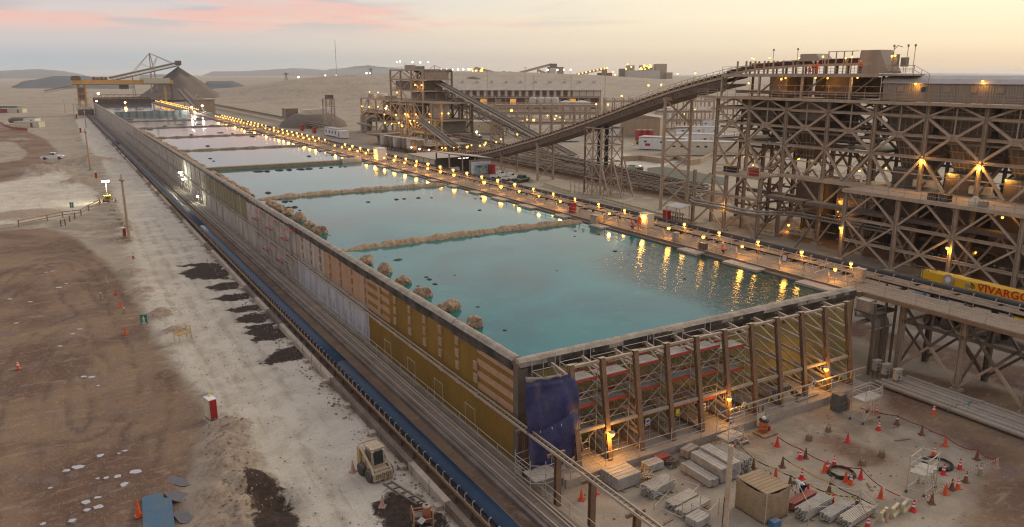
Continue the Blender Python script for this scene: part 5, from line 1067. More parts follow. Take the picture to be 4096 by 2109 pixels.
# ---------------------------------------------------------------- cabinets, signs, poles
def cabinet(label, px, py, s=1.0, rz=.25, side=CREAM):
    p = G(px, py); z = max(0, hz(p.x, p.y)); t = thing('hydrant_cabinet', label, 'cabinet', (p.x, p.y, z), rz); A = WM[t.name] @ Matrix.Diagonal((s,s,s,1))
    MB().box((0,0,.04), (.95,1.1,.12)).build('plinth', CONC, t, A); MB().box((0,0,.98), (.55,.95,1.5)).build('body', side, t, A); MB().box((0,-.49,.98), (.5,.03,1.44)).build('door', RED, t, A); MB().box((-.29,.05,.98), (.02,.8,1.4)).build('side_door', side, t, A)
    MB().box((0,0,1.75), (.6,1.0,.05)).build('roof', WHITE, t, A); MB().box((.3,.1,1.0), (.06,.4,1.2)).build('hose_reel', RED, t, A); MB().lath((.1,.3,1.77), [(.09,0),(.09,.14),(.03,.18)], 10).build('beacon', SIGNY, t, A)
    for x in (-.22,.22):
        for y in (-.4,.4): MB().box((x,y,.16), (.06,.06,.16)).build('foot', STEELD, t, A)
cabinet('red and white hydrant cabinet at the top of the near dirt ridge', 848, 1682, 1.0); cabinet('red and white hydrant cabinet at the foot of the tall pole', 498, 962, .85); cabinet('small red hydrant cabinet by the tank fence', 384, 724, 1.0); cabinet('red hydrant cabinet far along the pale road', 322, 532, 1.3); cabinet('red hydrant cabinet on the dust beyond the mounds', 305, 475, 1.5)
def bigsign(label, px, py, h):
    p = G(px, py); z = max(0, hz(p.x, p.y)); t = sign('pedestrian_sign', label, (p.x, p.y, z+h-.45), .62, .95, face=(-.35,-1,0), m=GREENS, post=z, plates=[(0,.30,.12,.12,WHITE),(0,.12,.16,.26,WHITE),(-.16,.12,.2,.06,WHITE),(.16,.12,.2,.06,WHITE),(-.1,-.12,.1,.24,WHITE),(.1,-.12,.1,.24,WHITE),(0,-.33,.6,.05,WHITE),(0,-.42,.7,.05,WHITE)])
bigsign('green walking-person sign on a post near the gravel heap', 588, 1385, 3.1); bigsign('green walking-person sign by the timber rail', 295, 882, 3.1)
def pole(label, px, py, h, r=.16):
    p = G(px, py); t = thing('utility_pole', label, 'pole', (p.x, p.y, 0), group='tall tan poles'); MB().lath((p.x,p.y,0), [(r*1.15,0),(r*.75,h*.93)], 12).build('shaft', mat('pole_tan', (.43,.32,.215), (.36,.26,.17)), t)
    MB().lath((p.x,p.y,h*.9), [(r*.9,0),(r*2.1,h*.015),(r*2.1,h*.03),(r*.9,h*.045),(r*.7,h*.1),(r*.3,h*.11)], 12).build('collar', CONC, t); MB().lath((p.x,p.y,0), [(r*2,0),(r*2,.3)], 12).build('footing', CONC, t)
pole('tall tan pole beside the red hydrant cabinet', 518, 966, 10.3, .22); pole('tall tan pole by the gravel mounds', 362, 680, 11.0, .24); pole('slender pole far up the pale road', 300, 478, 9, .2); pole('farthest slender pole left of the gantry', 262, 452, 9, .2); pole('pole with a head near the dusty road bend', 345, 510, 8, .2)
# light tower
p = G(432, 808); t = thing('light_tower', 'yellow trailer light tower with lit white heads on the pale road', 'light tower', (p.x, p.y, 0)); A = WM[t.name]
MB().box((0,0,.85), (1.3,1.7,.9)).build('hood', mat('trailer_yellow', (.55,.42,.06)), t, A); MB().box((0,0,.36), (1.5,2.2,.14)).build('chassis', STEELD, t, A); MB().box((0,-.86,.9), (.7,.03,.5)).build('grille', STEELD, t, A)
for x in (-.85,.85): MB().lath((x-.1,.1,.32), [(.32,0),(.32,.2)], 14, axis='x').build('wheel', RUBBER, t, A)
for s in (-1,1): MB().tube([(s*.6,-.8,.3),(s*1.3,-1.2,.05)], .05, 6).build('outrigger', STEELD, t, A)
MB().tube([(0,.2,1.2),(0,.2,4.0)], .07, 8).build('mast', STEEL, t, A); MB().box((0,.2,4.0), (1.4,.1,.1)).build('crossbar', STEEL, t, A)
for x in (-.5,0,.5):
    MB().box((x,.16,4.15), (.42,.2,.4)).build('lamp_housing', STEEL, t, A); MB().box((x,.04,4.15), (.38,.05,.36)).build('lamp_lens', BULBW, t, A)
l = bpy.data.lights.new('glow', 'SPOT'); l.energy = 2600; l.color = (.95,1,.78); l.spot_size = 1.9; l.spot_blend = .8; l.shadow_soft_size = .5; o = obj('glow', l, A @ Matrix.Translation((.3,-.3,4.1)) @ Matrix.Rotation(.9, 4, 'Z') @ Matrix.Rotation(.75, 4, 'X'), t)
# timber-topped barriers in a crooked row along the road
for k, (px, py) in enumerate([(452,838),(462,856),(474,876),(484,893),(498,908),(512,922)]):
    p = G(px, py); barrier('white barrier with a tan board, %s in the crooked row from the light tower' % ordn(k+1), (p.x, p.y, 0), .35+(k % 2)*.3, 'boarded barriers on the pale road', 1.35, top=CREAM)
# timber rail
t = thing('timber_rail', 'crooked timber rail fence across the left ground', 'fence', tuple(G(80,905))); prev = None
for px, py in [(76,908),(190,884),(252,872),(325,862),(355,843),(400,820)]:
    p = G(px, py); z = max(0, hz(p.x, p.y)); bar('post', (p.x,p.y,z-.2), (p.x,p.y,z+1.1), .2, WOOD, t); q = Vector((p.x,p.y,z))
    if prev is not None: bar('rail', prev+Vector((0,0,1.0)), q+Vector((0,0,1.0)), .1, WOOD, t, .16); bar('rail', prev+Vector((0,0,.5)), q+Vector((0,0,.5)), .1, WOOD, t, .16)
    prev = q
t = thing('timber_rail', 'short timber rail by the second green sign', 'fence', tuple(G(250,910))); prev = None
for px, py in [(245,908),(262,905),(280,890),(300,876)]:
    p = G(px, py); z = max(0, hz(p.x, p.y)); bar('post', (p.x,p.y,z-.2), (p.x,p.y,z+1.1), .18, STEELD, t); q = Vector((p.x,p.y,z))
    if prev is not None: bar('rail', prev+Vector((0,0,.95)), q+Vector((0,0,.95)), .08, WOOD, t, .12)
    prev = q
p = G(733,1362); t = thing('yellow_stand', 'pale yellow tube stand beside the gravel heap', 'stand', (p.x, p.y, .6), .5); A = WM[t.name]; YT = mat('faded_yellow', (.52,.33,.13), (.45,.28,.11))
for x in (-.7,.7):
    for y in (-.4,.4): MB().tube([(x,y,-.6),(x*.9,y*.9,.75)], .035, 6).build('leg', YT, t, A)
for z in (.15,.45,.75):
    for q in (((-.68,-.4),(.68,-.4)),((.68,-.4),(.68,.4)),((-.68,.4),(.68,.4)),((-.68,-.4),(-.68,.4))): MB().tube([(*q[0],z),(*q[1],z)], .025, 6).build('rail', YT, t, A)
MB().box((0,0,.12), (1.3,.75,.05)).build('tray', YT, t, A)
# blue road plate and the flooded strip beside it
pts = [G(x, y)[:2] for x, y in [(570,2002),(648,1981),(656,2004),(688,2004),(704,2140),(574,2140)]]; zb = max(hz(*q) for q in pts); mb = MB(); mb.prism([tuple(q) for q in pts[::-1]], zb-.1, zb+.06); tag(mb.build('road_plate', BLUEP), 'scuffed blue steel plate lying on the mud at the bottom edge', 'steel plate')
# scattered stones on the dirt ridge
STN = rockmesh(90, 1.0, .8, .9, 1, .3); STN.materials.append(mat('ridge_stone', (.30,.22,.15), (.22,.16,.11))); rg = random.Random(12); mb = MB()
for k in range(150):
    px, py = rg.choice([(900,1740),(930,1900),(985,1990),(880,1810),(960,2080)]); c = G(px+rg.gauss(0,45), py+rg.gauss(0,45)); r = rg.uniform(.04,.13); z = hz(c.x, c.y)
    mb.box((c.x, c.y, z+r*.3), (r*1.6, r*1.3, r*1.1), rz=rg.random()*3, rx=rg.random(), top=.6)
o = mb.build('gravel', MT['ridge_stone']); o['kind'] = 'stuff'; o['label'] = 'loose stones on the near dirt ridge'
# ================================================================ right walkway, black belt, lamps, trestle
DECKB = mat('grimy_deck', (.19,.13,.085), (.12,.08,.052), rough=.8, scale=1.5, dust=.15)
wk = thing('lamp_walkway', 'long steel walkway with handrails between the vat and the black belt', 'walkway', (60, 18, 6.5))
for k in range(56):
    y = 14+k*6; blk('deck_plate', (58.3, y, 6.70), (61.7, y+5.98, 6.78), DECKB, wk)
    if y < 120: blk('cross_beam', (58.26, y+.1, 6.45), (64.4, y+.3, 6.69), STEELD, wk)
blk('deck_plate', (58.3, 352, 6.70), (61.7, 570, 6.78), DECKB, wk)
for x in (58.28, 61.75): bar('edge_beam', (x, 14, 6.58), (x, 570, 6.58), .1, RUST, wk, .32)
for x in (58.36, 61.66):
    for k in range(100): y = 15+k*2.75; bar('rail_post', (x, y, 6.75), (x, y, 7.72), .05, STEEL, wk, .05)
    for z in (7.7, 7.25): bar('handrail', (x, 14, z), (x, 570, z), .05, STEEL, wk, .05)
bc = thing('belt_conveyor', 'long raised conveyor with a black belt beside the lamp walkway', 'conveyor', (63.3, 14, 6.5))
for a, b_ in ((10, 60), (60, 130), (130, 300), (300, 566)):
    MB().sweep([(a2*1.12, b2*.9) for a2, b2 in ARC], [(63.35, y, 7.5) for y in np.linspace(a, b_-.02, 10)], smooth=True).build('belt', BELTK, bc)
for x in (62.45, 64.25): bar('stringer', (x, 10, 7.08), (x, 566, 7.08), .12, STEEL, bc, .26)
HK2 = hook_mesh(STEEL, 1.25)
for k in range(145): obj('idler_hook', HK2, Matrix.Translation((62.45, 14.5+k*1.75, 7.2)), bc)
for k in range(70): y = 15+k*3.5; bar('leg', (62.45, y, 6.6), (62.45, y, 6.98), .14, STEELD, bc, .14); bar('cross_idler', (62.5, y+1.2, 7.12), (64.2, y+1.2, 7.12), .16, STEELD, bc, .12)
mb = MB()
for y in np.arange(269, 560, 2.6): mb.box((62.5, y, 7.35), (.08,.08,.45))
o = mb.build('idler_hook', STEEL, bc); o['kind'] = 'stuff'
blk('return_belt', (62.7, 12, 6.72), (64.0, 330, 6.76), BELTK, bc)
# support bents under the long run
for k in range(48):
    y = 44+k*6.0
    for x in (62.5, 64.3): bar('support_leg', (x, y, -.1), (x, y, 6.45), .22, STEELD, bc, .22)
# open trestle in front of the vat
tr_ = thing('trestle', 'open braced steel trestle carrying the walkway right of the khaki wall', 'trestle', (62, 27, 0)); ty = [38.4, 36.4, 31.2, 26.0, 20.8, 15.6]
for x in (60.4, 64.6):
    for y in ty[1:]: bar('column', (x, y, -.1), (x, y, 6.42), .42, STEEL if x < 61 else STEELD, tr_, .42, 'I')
    for i in range(1, len(ty)-1):
        y0, y1 = ty[i], ty[i+1]
        bar('beam', (x, y0, 4.55), (x, y1, 4.55), .2, STEELD, tr_, .28); bar('beam', (x, y0, 6.3), (x, y1, 6.3), .25, STEELD, tr_, .35)
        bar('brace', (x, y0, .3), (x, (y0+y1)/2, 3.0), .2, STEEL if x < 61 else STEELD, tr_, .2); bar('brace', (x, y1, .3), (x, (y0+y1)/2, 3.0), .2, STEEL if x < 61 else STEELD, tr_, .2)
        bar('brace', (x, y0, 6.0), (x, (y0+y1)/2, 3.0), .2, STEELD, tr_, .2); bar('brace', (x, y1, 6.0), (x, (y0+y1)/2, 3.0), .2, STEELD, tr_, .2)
for y in ty[1:]: bar('cross_beam', (60.4, y, 4.5), (64.6, y, 4.5), .2, STEELD, tr_, .26); bar('cross_brace', (60.4, y, .4), (64.6, y, 4.3), .16, STEELD, tr_, .16); bar('cross_brace', (64.6, y, .4), (60.4, y, 4.3), .16, STEELD, tr_, .16); blk('footing', (60.0, y-.4, -.1), (60.8, y+.4, .22), CONC, tr_)
# gate platform at the end of the vat
t = thing('end_platform', 'rusty gate platform joining the vat corner to the trestle', 'platform', (58.5, 38, 4))
blk('platform_deck', (57.2, 36.9, 5.3), (60.3, 38.9, 5.42), STEELD, t); blk('channel', (57.0, 38.2, 4.2), (60.2, 38.45, 4.5), STEEL, t); blk('housing', (57.3, 37.6, 5.42), (58.3, 38.8, 6.4), STEEL, t)
for x in (57.3, 58.8, 60.2): bar('post', (x, 37.0, 0), (x, 37.0, 6.4), .16, STEELD, t)
tubes(t, [((57.2, 36.95, 6.4), (60.2, 36.95, 6.4)), ((57.2, 36.95, 5.9), (60.2, 36.95, 5.9)), ((57.2, 36.95, 6.4), (57.2, 38.9, 6.4))])
bar('lower_rail', (57.0, 37.2, 3.9), (60.0, 37.0, 4.1), .14, STEEL, t, .12)
# four big down pipes and the ground mains
for k in range(4):
    x = 58.35+.52*k; pts = [(x, 37.5, -.1), (x, 37.5, 3.9), (x-.06, 37.6, 4.4), (x-.3, 37.85, 4.85), (x-.7, 38.2, 5.05), (x-1.3, 38.6, 5.1)]
    t = thing('down_pipe', 'fat grey bent pipe beside the vat corner, %s from the khaki wall' % ordn(k+1), 'pipe', (x, 37.5, 0), group='bent pipes at the vat corner')
    MB().tube(pts[:2], .24, 14, up=(0,1,0)).build('riser', TANKD, t); MB().tube(pts[1:], .24, 14, up=(0,1,0)).build('bend', PIPEG, t); MB().lath((x,37.5,3.85), [(.3,0),(.3,.1)], 14).build('flange', PIPEG, t)
for k in range(6):
    x = 55.9+.62*k; y1 = 35.3-.15*k; t = thing('ground_pipe', 'long grey pipe on the ground below the trestle, %s from the yard' % ordn(k+1), 'pipe', (x, 25, 0), group='ground pipes below the trestle')
    n = 4; r = .2+.05*(k in (1, 3))
    for q in range(n): MB().tube([(x+.05*q, y1-q*6.2, .3), (x+.05*(q+1), y1-(q+1)*6.2+.02, .3)], r, 12).build('pipe_length', PIPEG, t); MB().lath((x+.05*(q+1), y1-(q+1)*6.2+.1, .3), [(r*1.35,-.12),(r*1.35,.0)], 12, axis='y').build('flange', TEALR if (k == 3 and q == 0) else PIPEG, t)
for k, (px, py) in enumerate([(3500,1512),(3538,1528),(3583,1550)]):
    p = G(px, py); t = thing('electrical_cabinet', 'dusty white meter cabinet on posts, %s from the vat corner' % ordn(k+1), 'cabinet', (p.x, p.y, 0), -.15, 'meter cabinets by the down pipes'); A = WM[t.name]
    MB().box((0,0,1.15), (.62,.34,.85)).build('box', CABW, t, A); MB().box((0,-.19,1.12), (.5,.03,.62)).build('door', CABW, t, A); MB().box((0,0,1.60), (.72,.46,.05)).build('hood', CABW, t, A)
    for x, z in ((-.12,1.3),(.08,1.32),(0,1.2)): MB().box((x,-.21,z), (.08,.02,.07)).build('switch', BLACKP, t, A)
    MB().lath((0,-.2,.95), [(.09,-.03),(.09,0)], 12, axis='y').build('dial', BLACKP, t, A)
    for x in (-.26,.26): MB().box((x,.05,.36), (.06,.06,.75)).build('post', STEELD, t, A)
# lamps in two rows
LR = 'lit lamps along the walkway'
na = nb = 0
for k in range(0, 56):
    y = 42.4+k*5.5
    if k in (27, 28, 40): continue
    nb += 1; lamp('walkway_lamp', 'lamp on the belt-side rail, %s from the near end' % ordn(nb), (61.6, y+.3, 8.05), (61.66, y+.3, 6.78), BULBB, 75 if y < 230 else (160 if k % 3 == 0 else 0), LR, rb=.17 if y < 100 else .25, colr=(1,.48,.075))
    if k in (5, 13): continue
    na += 1; lamp('walkway_lamp', 'lamp on the pool-side rail, %s from the near end' % ordn(na), (58.85, y-.1, 7.95), (58.4, y+.25, 6.78), BULBA, 100 if y < 240 else (220 if k % 3 == 0 else 0), LR, rb=.18 if y < 100 else .26)
for k in range(26):
    y = 405+k*6
    for q, x in enumerate((58.6, 61.6)): lamp('walkway_lamp', 'lamp far up the %s rail, %s beyond the bulkhead' % (('pool-side', 'belt-side')[q], ordn(k+1)), (x, y+q*2, 8.2), (x, y+q*2, 6.78), BULBF, 0, LR, rb=.24)
flood('brilliant white floodlight at the bulkhead, left one', (57.5,398,9.6), (57.5,398,6.8), 2500, 2, (1,1,.95)); flood('brilliant white floodlight at the bulkhead, right one', (63,402,10), (63,402,6.8), 2500, 2, (1,1,.95)); flood('white floodlight on the water edge under the bulkhead', (58,392,7.6), (58,392,6.4), 1200, 1, (1,1,.95))
# boxes and machines on the walkway
def wbox(name, label, c, d, m, cat, door=None, lid=None):
    t = thing(name, label, cat, (c[0], c[1], c[2])); cc = Vector(c)+Vector((0,0,d[2]/2)); MB().box(cc, d).build('body', m, t); MB().box(cc+Vector((-d[0]/2-.012,0,0)), (.02,d[1]*.8,d[2]*.85)).build('door', door or m, t); MB().box(cc+Vector((0,0,d[2]/2+.02)), (d[0]*1.1,d[1]*1.1,.05)).build('lid', lid or m, t); return t
wbox('guard_cabin', 'small white cabin with a lit window on the walkway', (60.3,158.4,6.8), (2.0,2.6,2.6), WHITE, 'cabin', mat('lit_window', (1,.62,.2), emit=1.2)); wbox('control_cabinet', 'yellow-lit control cabinet beside the orange workers', (61.0,70.6,6.8), (1.0,1.5,1.7), CREAM, 'cabinet')
lamp('cabinet_lamp', 'bright amber lamp on the control cabinet', (60.35,70.6,8.3), (60.6,70.6,8.2), BULBA, 160, None, rb=.2); wbox('hydrant_box', 'red hydrant box on the pool-side rail near the second cell', (59.0,83.6,6.8), (.6,.8,1.3), RED, 'hydrant box'); wbox('hydrant_box', 'red hydrant sign box on the near walkway rail', (58.5,47.6,7.6), (.12,.55,.7), RED, 'hydrant box', WHITE)
wbox('valve_box', 'brown gate box over the water at the end of the nearest berm', (58.0,76.8,6.4), (1.1,1.3,1.2), STEEL, 'gate box'); wbox('valve_box', 'brown gate box at the near end of the walkway', (60.9,41.2,6.8), (.5,.9,1.2), STEEL, 'gate box'); wbox('valve_box', 'grey gate box over the stirred water', (58.3,58.2,6.5), (.5,.9,.9), STEELD, 'gate box'); wbox('valve_box', 'grey gate box one lamp before the stirred water', (58.6,62.8,6.8), (.5,.6,.9), STEEL, 'gate box')
for k, (y, lb) in enumerate([(57.0,'tube guard frame on the walkway by the kneeling worker'),(44.2,'tube guard frame at the near end of the walkway'),(40.6,'tube gate frame past the corner of the vat'),(75.2,'tube guard frame by the brown gate box')]):
    t = thing('tube_barricade', lb, 'barricade', (59.5, y, 6.8)); tubes(t, [((58.5,y,7.8),(61.4,y+.4,7.8)),((58.5,y,7.3),(61.4,y+.4,7.3)),((58.5,y+1.2,7.8),(61.4,y+1.6,7.8))]); tubes(t, [((x,y+dy,6.8),(x,y+dy,7.8)) for x in (58.5,60,61.4) for dy in (0.1,1.4)], nm='post')
person('person', 'worker in coral jacket and white helmet kneeling at the pool edge', (58.75,55.6,6.78), 1.2, 'crouch', HIVISP, NAVY, WHITE); person('person', 'orange-clad worker standing at the lit control cabinet', (59.0,69.6,6.78), -.5, 'stand', HIVIS, HIVIS, WHITE); person('person', 'second orange-clad worker crouching by the control cabinet', (58.8,70.5,6.78), 1.4, 'crouch', HIVIS, NAVY, RED)
# ---------------------------------------------------------------- yellow mobile crane
cr = thing('mobile_crane', 'yellow mobile crane with red lettering on its stowed boom', 'crane', (76.3, 33, 0)); X0 = 76.0
by0, by1 = 43.3, 22.0
mb = MB(); BP = [(-.52,-.5),(-.3,-.62),(.3,-.62),(.52,-.5),(.52,.42),(.40,.55),(-.40,.55),(-.52,.42)]; mb.sweep(BP, [(X0+.3, by0, 4.80), (X0+.3, by1, 4.5)]); bm_ = mb.build('boom', YELLOW, cr)
MB().sweep([(a*.84, b_*.84) for a, b_ in BP], [(X0+.3, by0+.9, 4.82), (X0+.3, by0, 4.80)]).build('boom_section', YELLOW, bm_)
MB().lath((X0-.36, 41.4, 4.86), [(.55,0),(.55,.12),(.28,.16)], 24, axis='x').build('sheave_disc', CONC, bm_); MB().lath((X0-.44, 41.4, 4.86), [(.27,0),(.27,.08)], 20, axis='x').build('sheave_hub', WHITE, bm_); MB().lath((X0-.34, 39.5, 4.75), [(.22,0),(.22,.1)], 16, axis='x').build('pivot_cap', PIPEG, bm_)
for k in range(7): bar('head_rib', (X0-.1, by0+.35+k*.14, 4.3), (X0-.1, by0+.35+k*.14, 5.35), .05, SIGNY if k % 2 else STEELD, bm_); bar('head_rib', (X0+.7, by0+.35+k*.14, 4.3), (X0+.7, by0+.35+k*.14, 5.35), .05, STEELD, bm_)
bar('jib_strut', (X0-.15, by0+1.2, 4.4), (X0-.15, by0+1.9, 5.6), .08, STEELD, bm_); bar('jib_strut', (X0-.15, by0+1.9, 5.6), (X0-.15, by0-.6, 5.5), .06, STEELD, bm_); MB().box((X0+.3, by0+1.3, 4.2), (.7,1.0,.5)).build('hook_block', STEELD, bm_)
def text_mesh(body, size, extrude, m, offset=0.0, spacing=1.0):
    c = bpy.data.curves.new('lettering', 'FONT'); c.body = body; c.size = size; c.extrude = extrude; c.offset = offset; c.space_character = spacing
    tmp = bpy.data.objects.new('tmp_text', c); COL.objects.link(tmp); bpy.context.view_layer.update()
    me_ = bpy.data.meshes.new_from_object(tmp.evaluated_get(bpy.context.evaluated_depsgraph_get())); bpy.data.objects.remove(tmp); me_.name = 'lettering'; me_.materials.clear(); me_.materials.append(m); return me_
Rt = Matrix(((0, 0, -1, 0), (-1, 0, 0, 0), (0, 1, 0, 0), (0, 0, 0, 1)))   # text x -> -Y, text y -> Z, normal -> -X
obj('lettering', text_mesh('VIVARGO', 1.05, .008, LETTER, .022, 1.08), Matrix.Translation((X0-.235, 38.55, 4.40)) @ Matrix.Rotation(-.014, 4, 'X') @ Rt, bm_)
obj('lettering', text_mesh('GRUPO', .30, .006, BLACKP), Matrix.Translation((X0-.235, 38.5, 5.02)) @ Rt, bm_)
for k, (y, z, l_) in enumerate([(39.05,4.95,.5),(39.0,4.82,.55),(39.02,4.68,.5),(39.08,4.55,.35)]): obj('emblem_bar', umesh('box', BLACKP), Matrix.Translation((X0-.225, y, z)) @ Matrix.Rotation(.6, 4, 'X') @ Matrix.Diagonal((.015, l_, .07, 1)), bm_)
for q in (-1, 1): blk('boom_stripe', (X0-.225, 36.0-q*2.2, 5.12), (X0-.215, 37.2-q*2.2, 5.18), SIGNY, bm_)
cb = MB().add([(X0-1.2,34.6,2.55),(X0-.3,34.6,2.55),(X0-.3,32.6,2.55),(X0-1.2,32.6,2.55),(X0-1.15,34.0,4.1),(X0-.3,34.0,4.1),(X0-.3,32.7,4.15),(X0-1.15,32.7,4.15)], [(0,1,2,3),(7,6,5,4),(4,5,1,0),(5,6,2,1),(6,7,3,2),(7,4,0,3)]).build('cab', YELLOW, cr)
blk('side_glass', (X0-1.20, 33.55, 3.1), (X0-1.15, 34.15, 3.95), GLASS, cb); blk('side_glass', (X0-1.20, 32.75, 3.1), (X0-1.15, 33.45, 3.95), GLASS, cb); MB().box((X0-.74, 34.36, 3.35), (.8,.03,1.25), rx=.37).build('front_glass', GLASS, cb); blk('roof_panel', (X0-1.1, 32.75, 4.15), (X0-.35, 33.9, 4.22), WHITE, cb)
blk('deck', (X0-1.25, 20, 1.25), (X0+1.25, 44.5, 1.55), YELLOW, cr); blk('superstructure', (X0-1.1, 25.5, 1.6), (X0+1.2, 32.4, 3.4), YELLOW, cr); blk('engine_box', (X0-1.22, 30.0, 2.6), (X0-.4, 32.3, 3.75), YELLOW, cr); blk('side_louvre', (X0-1.25, 30.3, 2.8), (X0-1.22, 32.0, 3.5), STEELD, cr); blk('counterweight', (X0-1.2, 22.5, 1.8), (X0+1.2, 25.2, 3.3), STEELD, cr)
blk('carrier_cab', (X0-1.25, 42.0, 1.55), (X0+1.25, 44.6, 2.9), BLUEB, cr); blk('fuel_tank', (X0-1.3, 35.5, .7), (X0-.8, 38.5, 1.24), STEELD, cr)
for y in (22.5, 24.2, 29, 36, 40.5, 42.3): wheel(cr, Matrix.Identity(4), (X0-1.1, y, .62), .62, .42, RUBBER, STEELD); wheel(cr, Matrix.Identity(4), (X0+1.1, y, .62), .62, .42, RUBBER, STEELD)
# ================================================================ ore bin structure on the right
CY_ = [95.4, 88.4, 81.0, 73.5, 66.0, 58.6, 51.2, 43.8, 36.4, 29.0]
XF, XB = 97.0, 109.0; LV = (19.7, 17.2, 14.4, 10.0)
os_ = thing('ore_bin_tower', 'huge braced steel bin tower on the right with hoppers and decks', 'steel tower', (103, 65, 0))
def frame_plane(x, ys_, m, d=.55, lower=True):
    for y in ys_: bar('column', (x, y, 9.9 if not lower else -.05), (x, y, 21.2), d, m, os_, d*.85, 'I')
    for i in range(len(ys_)-1):
        a, b_ = ys_[i], ys_[i+1]; c = (a+b_)/2
        for z in LV[:3]: bar('beam', (x, a-.27, z), (x, b_+.27, z), .3, m, os_, .38, 'I')
        for (z0, z1) in ((19.7, 21.2), ): bar('brace', (x, a, z0), (x, c, z1), .24, m, os_, .26); bar('brace', (x, b_, z0), (x, c, z1), .24, m, os_, .26)
        for z0, z1 in ((19.5, 17.3), (14.6, 17.1), (14.2, 10.2)):
            bar('brace', (x, a-.1, z0), (x, c+.35, z1), .3, m, os_, .32); bar('brace', (x, b_+.1, z0), (x, c-.35, z1), .3, m, os_, .32)
        bar('gusset', (x, c-.7, 17.2), (x, c+.7, 17.2), .1, m, os_, .9)
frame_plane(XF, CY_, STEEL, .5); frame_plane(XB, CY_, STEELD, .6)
for y in CY_:
    for z in LV[:3]: bar('cross_beam', (XF, y, z), (XB, y, z), .28, STEELD, os_, .34)
    bar('cross_brace', (XF, y, 10.2), (103, y, 14.3), .24, STEELD, os_, .24); bar('cross_brace', (XB, y, 10.2), (103, y, 14.3), .24, STEELD, os_, .24)
    bar('cross_brace', (XF, y, 14.6), (103, y, 19.5), .22, STEELD, os_, .22); bar('cross_brace', (XB, y, 14.6), (103, y, 19.5), .22, STEELD, os_, .22)
# lower storeys: stepped front rows, 0..9.6 m
def lower(x, ys_, m, ztop, zs=(6.0, 3.0), d=.45):
    for y in ys_: bar('column', (x, y, -.05), (x, y, ztop), d, m, os_, d, 'I'); blk('footing', (x-.6, y-.6, -.1), (x+.6, y+.6, .3), CONC, os_)
    for i in range(len(ys_)-1):
        a, b_ = ys_[i], ys_[i+1]; c = (a+b_)/2
        for z in zs: bar('beam', (x, a-.2, z), (x, b_+.2, z), .28, m, os_, .36, 'I')
        bar('brace', (x, a, zs[0]), (x, c, ztop-.2), .22, m, os_, .24); bar('brace', (x, b_, zs[0]), (x, c, ztop-.2), .22, m, os_, .24)
        if len(zs) > 1:
            bar('brace', (x, a, zs[0]), (x, c, zs[1]), .22, m, os_, .24); bar('brace', (x, b_, zs[0]), (x, c, zs[1]), .22, m, os_, .24); bar('brace', (x, c, zs[1]), (x, a, .2), .22, m, os_, .24); bar('brace', (x, c, zs[1]), (x, b_, .2), .22, m, os_, .24)
        else:
            bar('brace', (x, c, zs[0]), (x, a, .2), .24, m, os_, .26); bar('brace', (x, c, zs[0]), (x, b_, .2), .24, m, os_, .26)
lower(91.4, [65.2, 57.6, 50.2, 42.7, 35.3, 28.0], STEEL, 9.6); lower(92.6, [95.4, 88.2, 81.2], STEEL, 9.3, (5.9, 3.4))
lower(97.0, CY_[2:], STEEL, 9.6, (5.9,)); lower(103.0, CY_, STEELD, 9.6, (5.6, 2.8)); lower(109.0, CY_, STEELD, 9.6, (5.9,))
for y in CY_[2:]: bar('cross_beam', (91.4, y-.7, 5.8), (109, y-.7, 5.8), .24, STEELD, os_, .3); bar('cross_brace', (91.4, y-.7, .3), (97, y-.7, 5.7), .2, STEELD, os_, .22)
# decks
def deckplate(x0, x1, y0, y1, z, m=STEEL, th=.22, nm='deck_plate', step=4.0):
    n = max(1, round((y1-y0)/step))
    for k in range(n): blk(nm, (x0, y0+(y1-y0)*k/n, z-th), (x1, y0+(y1-y0)*(k+1)/n-.02, z), m, os_)
deckplate(91.0, 97.6, 24, 65.6, 9.95); deckplate(97.6, 110, 24, 65.6, 9.9, STEELD); deckplate(96.2, 98.2, 65.6, 81.0, 9.95); deckplate(92.2, 98, 81.0, 90.5, 9.6)
bar('fascia', (90.98, 24, 9.72), (90.98, 65.6, 9.72), .06, STEEL, os_, .46); bar('fascia', (96.17, 65.6, 9.72), (96.17, 81, 9.72), .06, STEEL, os_, .46); bar('fascia', (92.17, 81, 9.38), (92.17, 90.5, 9.38), .06, STEEL, os_, .44)
bar('fascia', (91.0, 65.62, 9.72), (97.6, 65.62, 9.72), .06, STEEL, os_, .46)
def railrun(par, pts, h=1.05, step=2.2, m=None, r=.05, mids=(.5,)):
    m = m or STEEL
    for k in range(len(pts)-1):
        p = Vector(pts[k]); q = Vector(pts[k+1]); n = max(1, round((q-p).length/step))
        for i in range(n+(k == len(pts)-2)): c = p.lerp(q, i/n); bar('rail_post', c, c+Vector((0,0,h)), r, m, par, r)
        for z in (h,)+tuple(h*v for v in mids): bar('handrail', p+Vector((0,0,z)), q+Vector((0,0,z)), r, m, par, r)
railrun(os_, [(91.05,24,9.95),(91.05,65.5,9.95),(96.25,65.5,9.95),(96.25,81,9.95),(92.25,81,9.6),(92.25,90.4,9.6),(97.5,90.4,9.6)]); railrun(os_, [(97.6,65.5,9.95),(97.6,81,9.95)])
HOPM = mat('hopper_brown', (.155,.112,.080), (.105,.074,.053), rough=.75, dust=.4)
frame_plane(103.0, CY_, STEELD, .4)
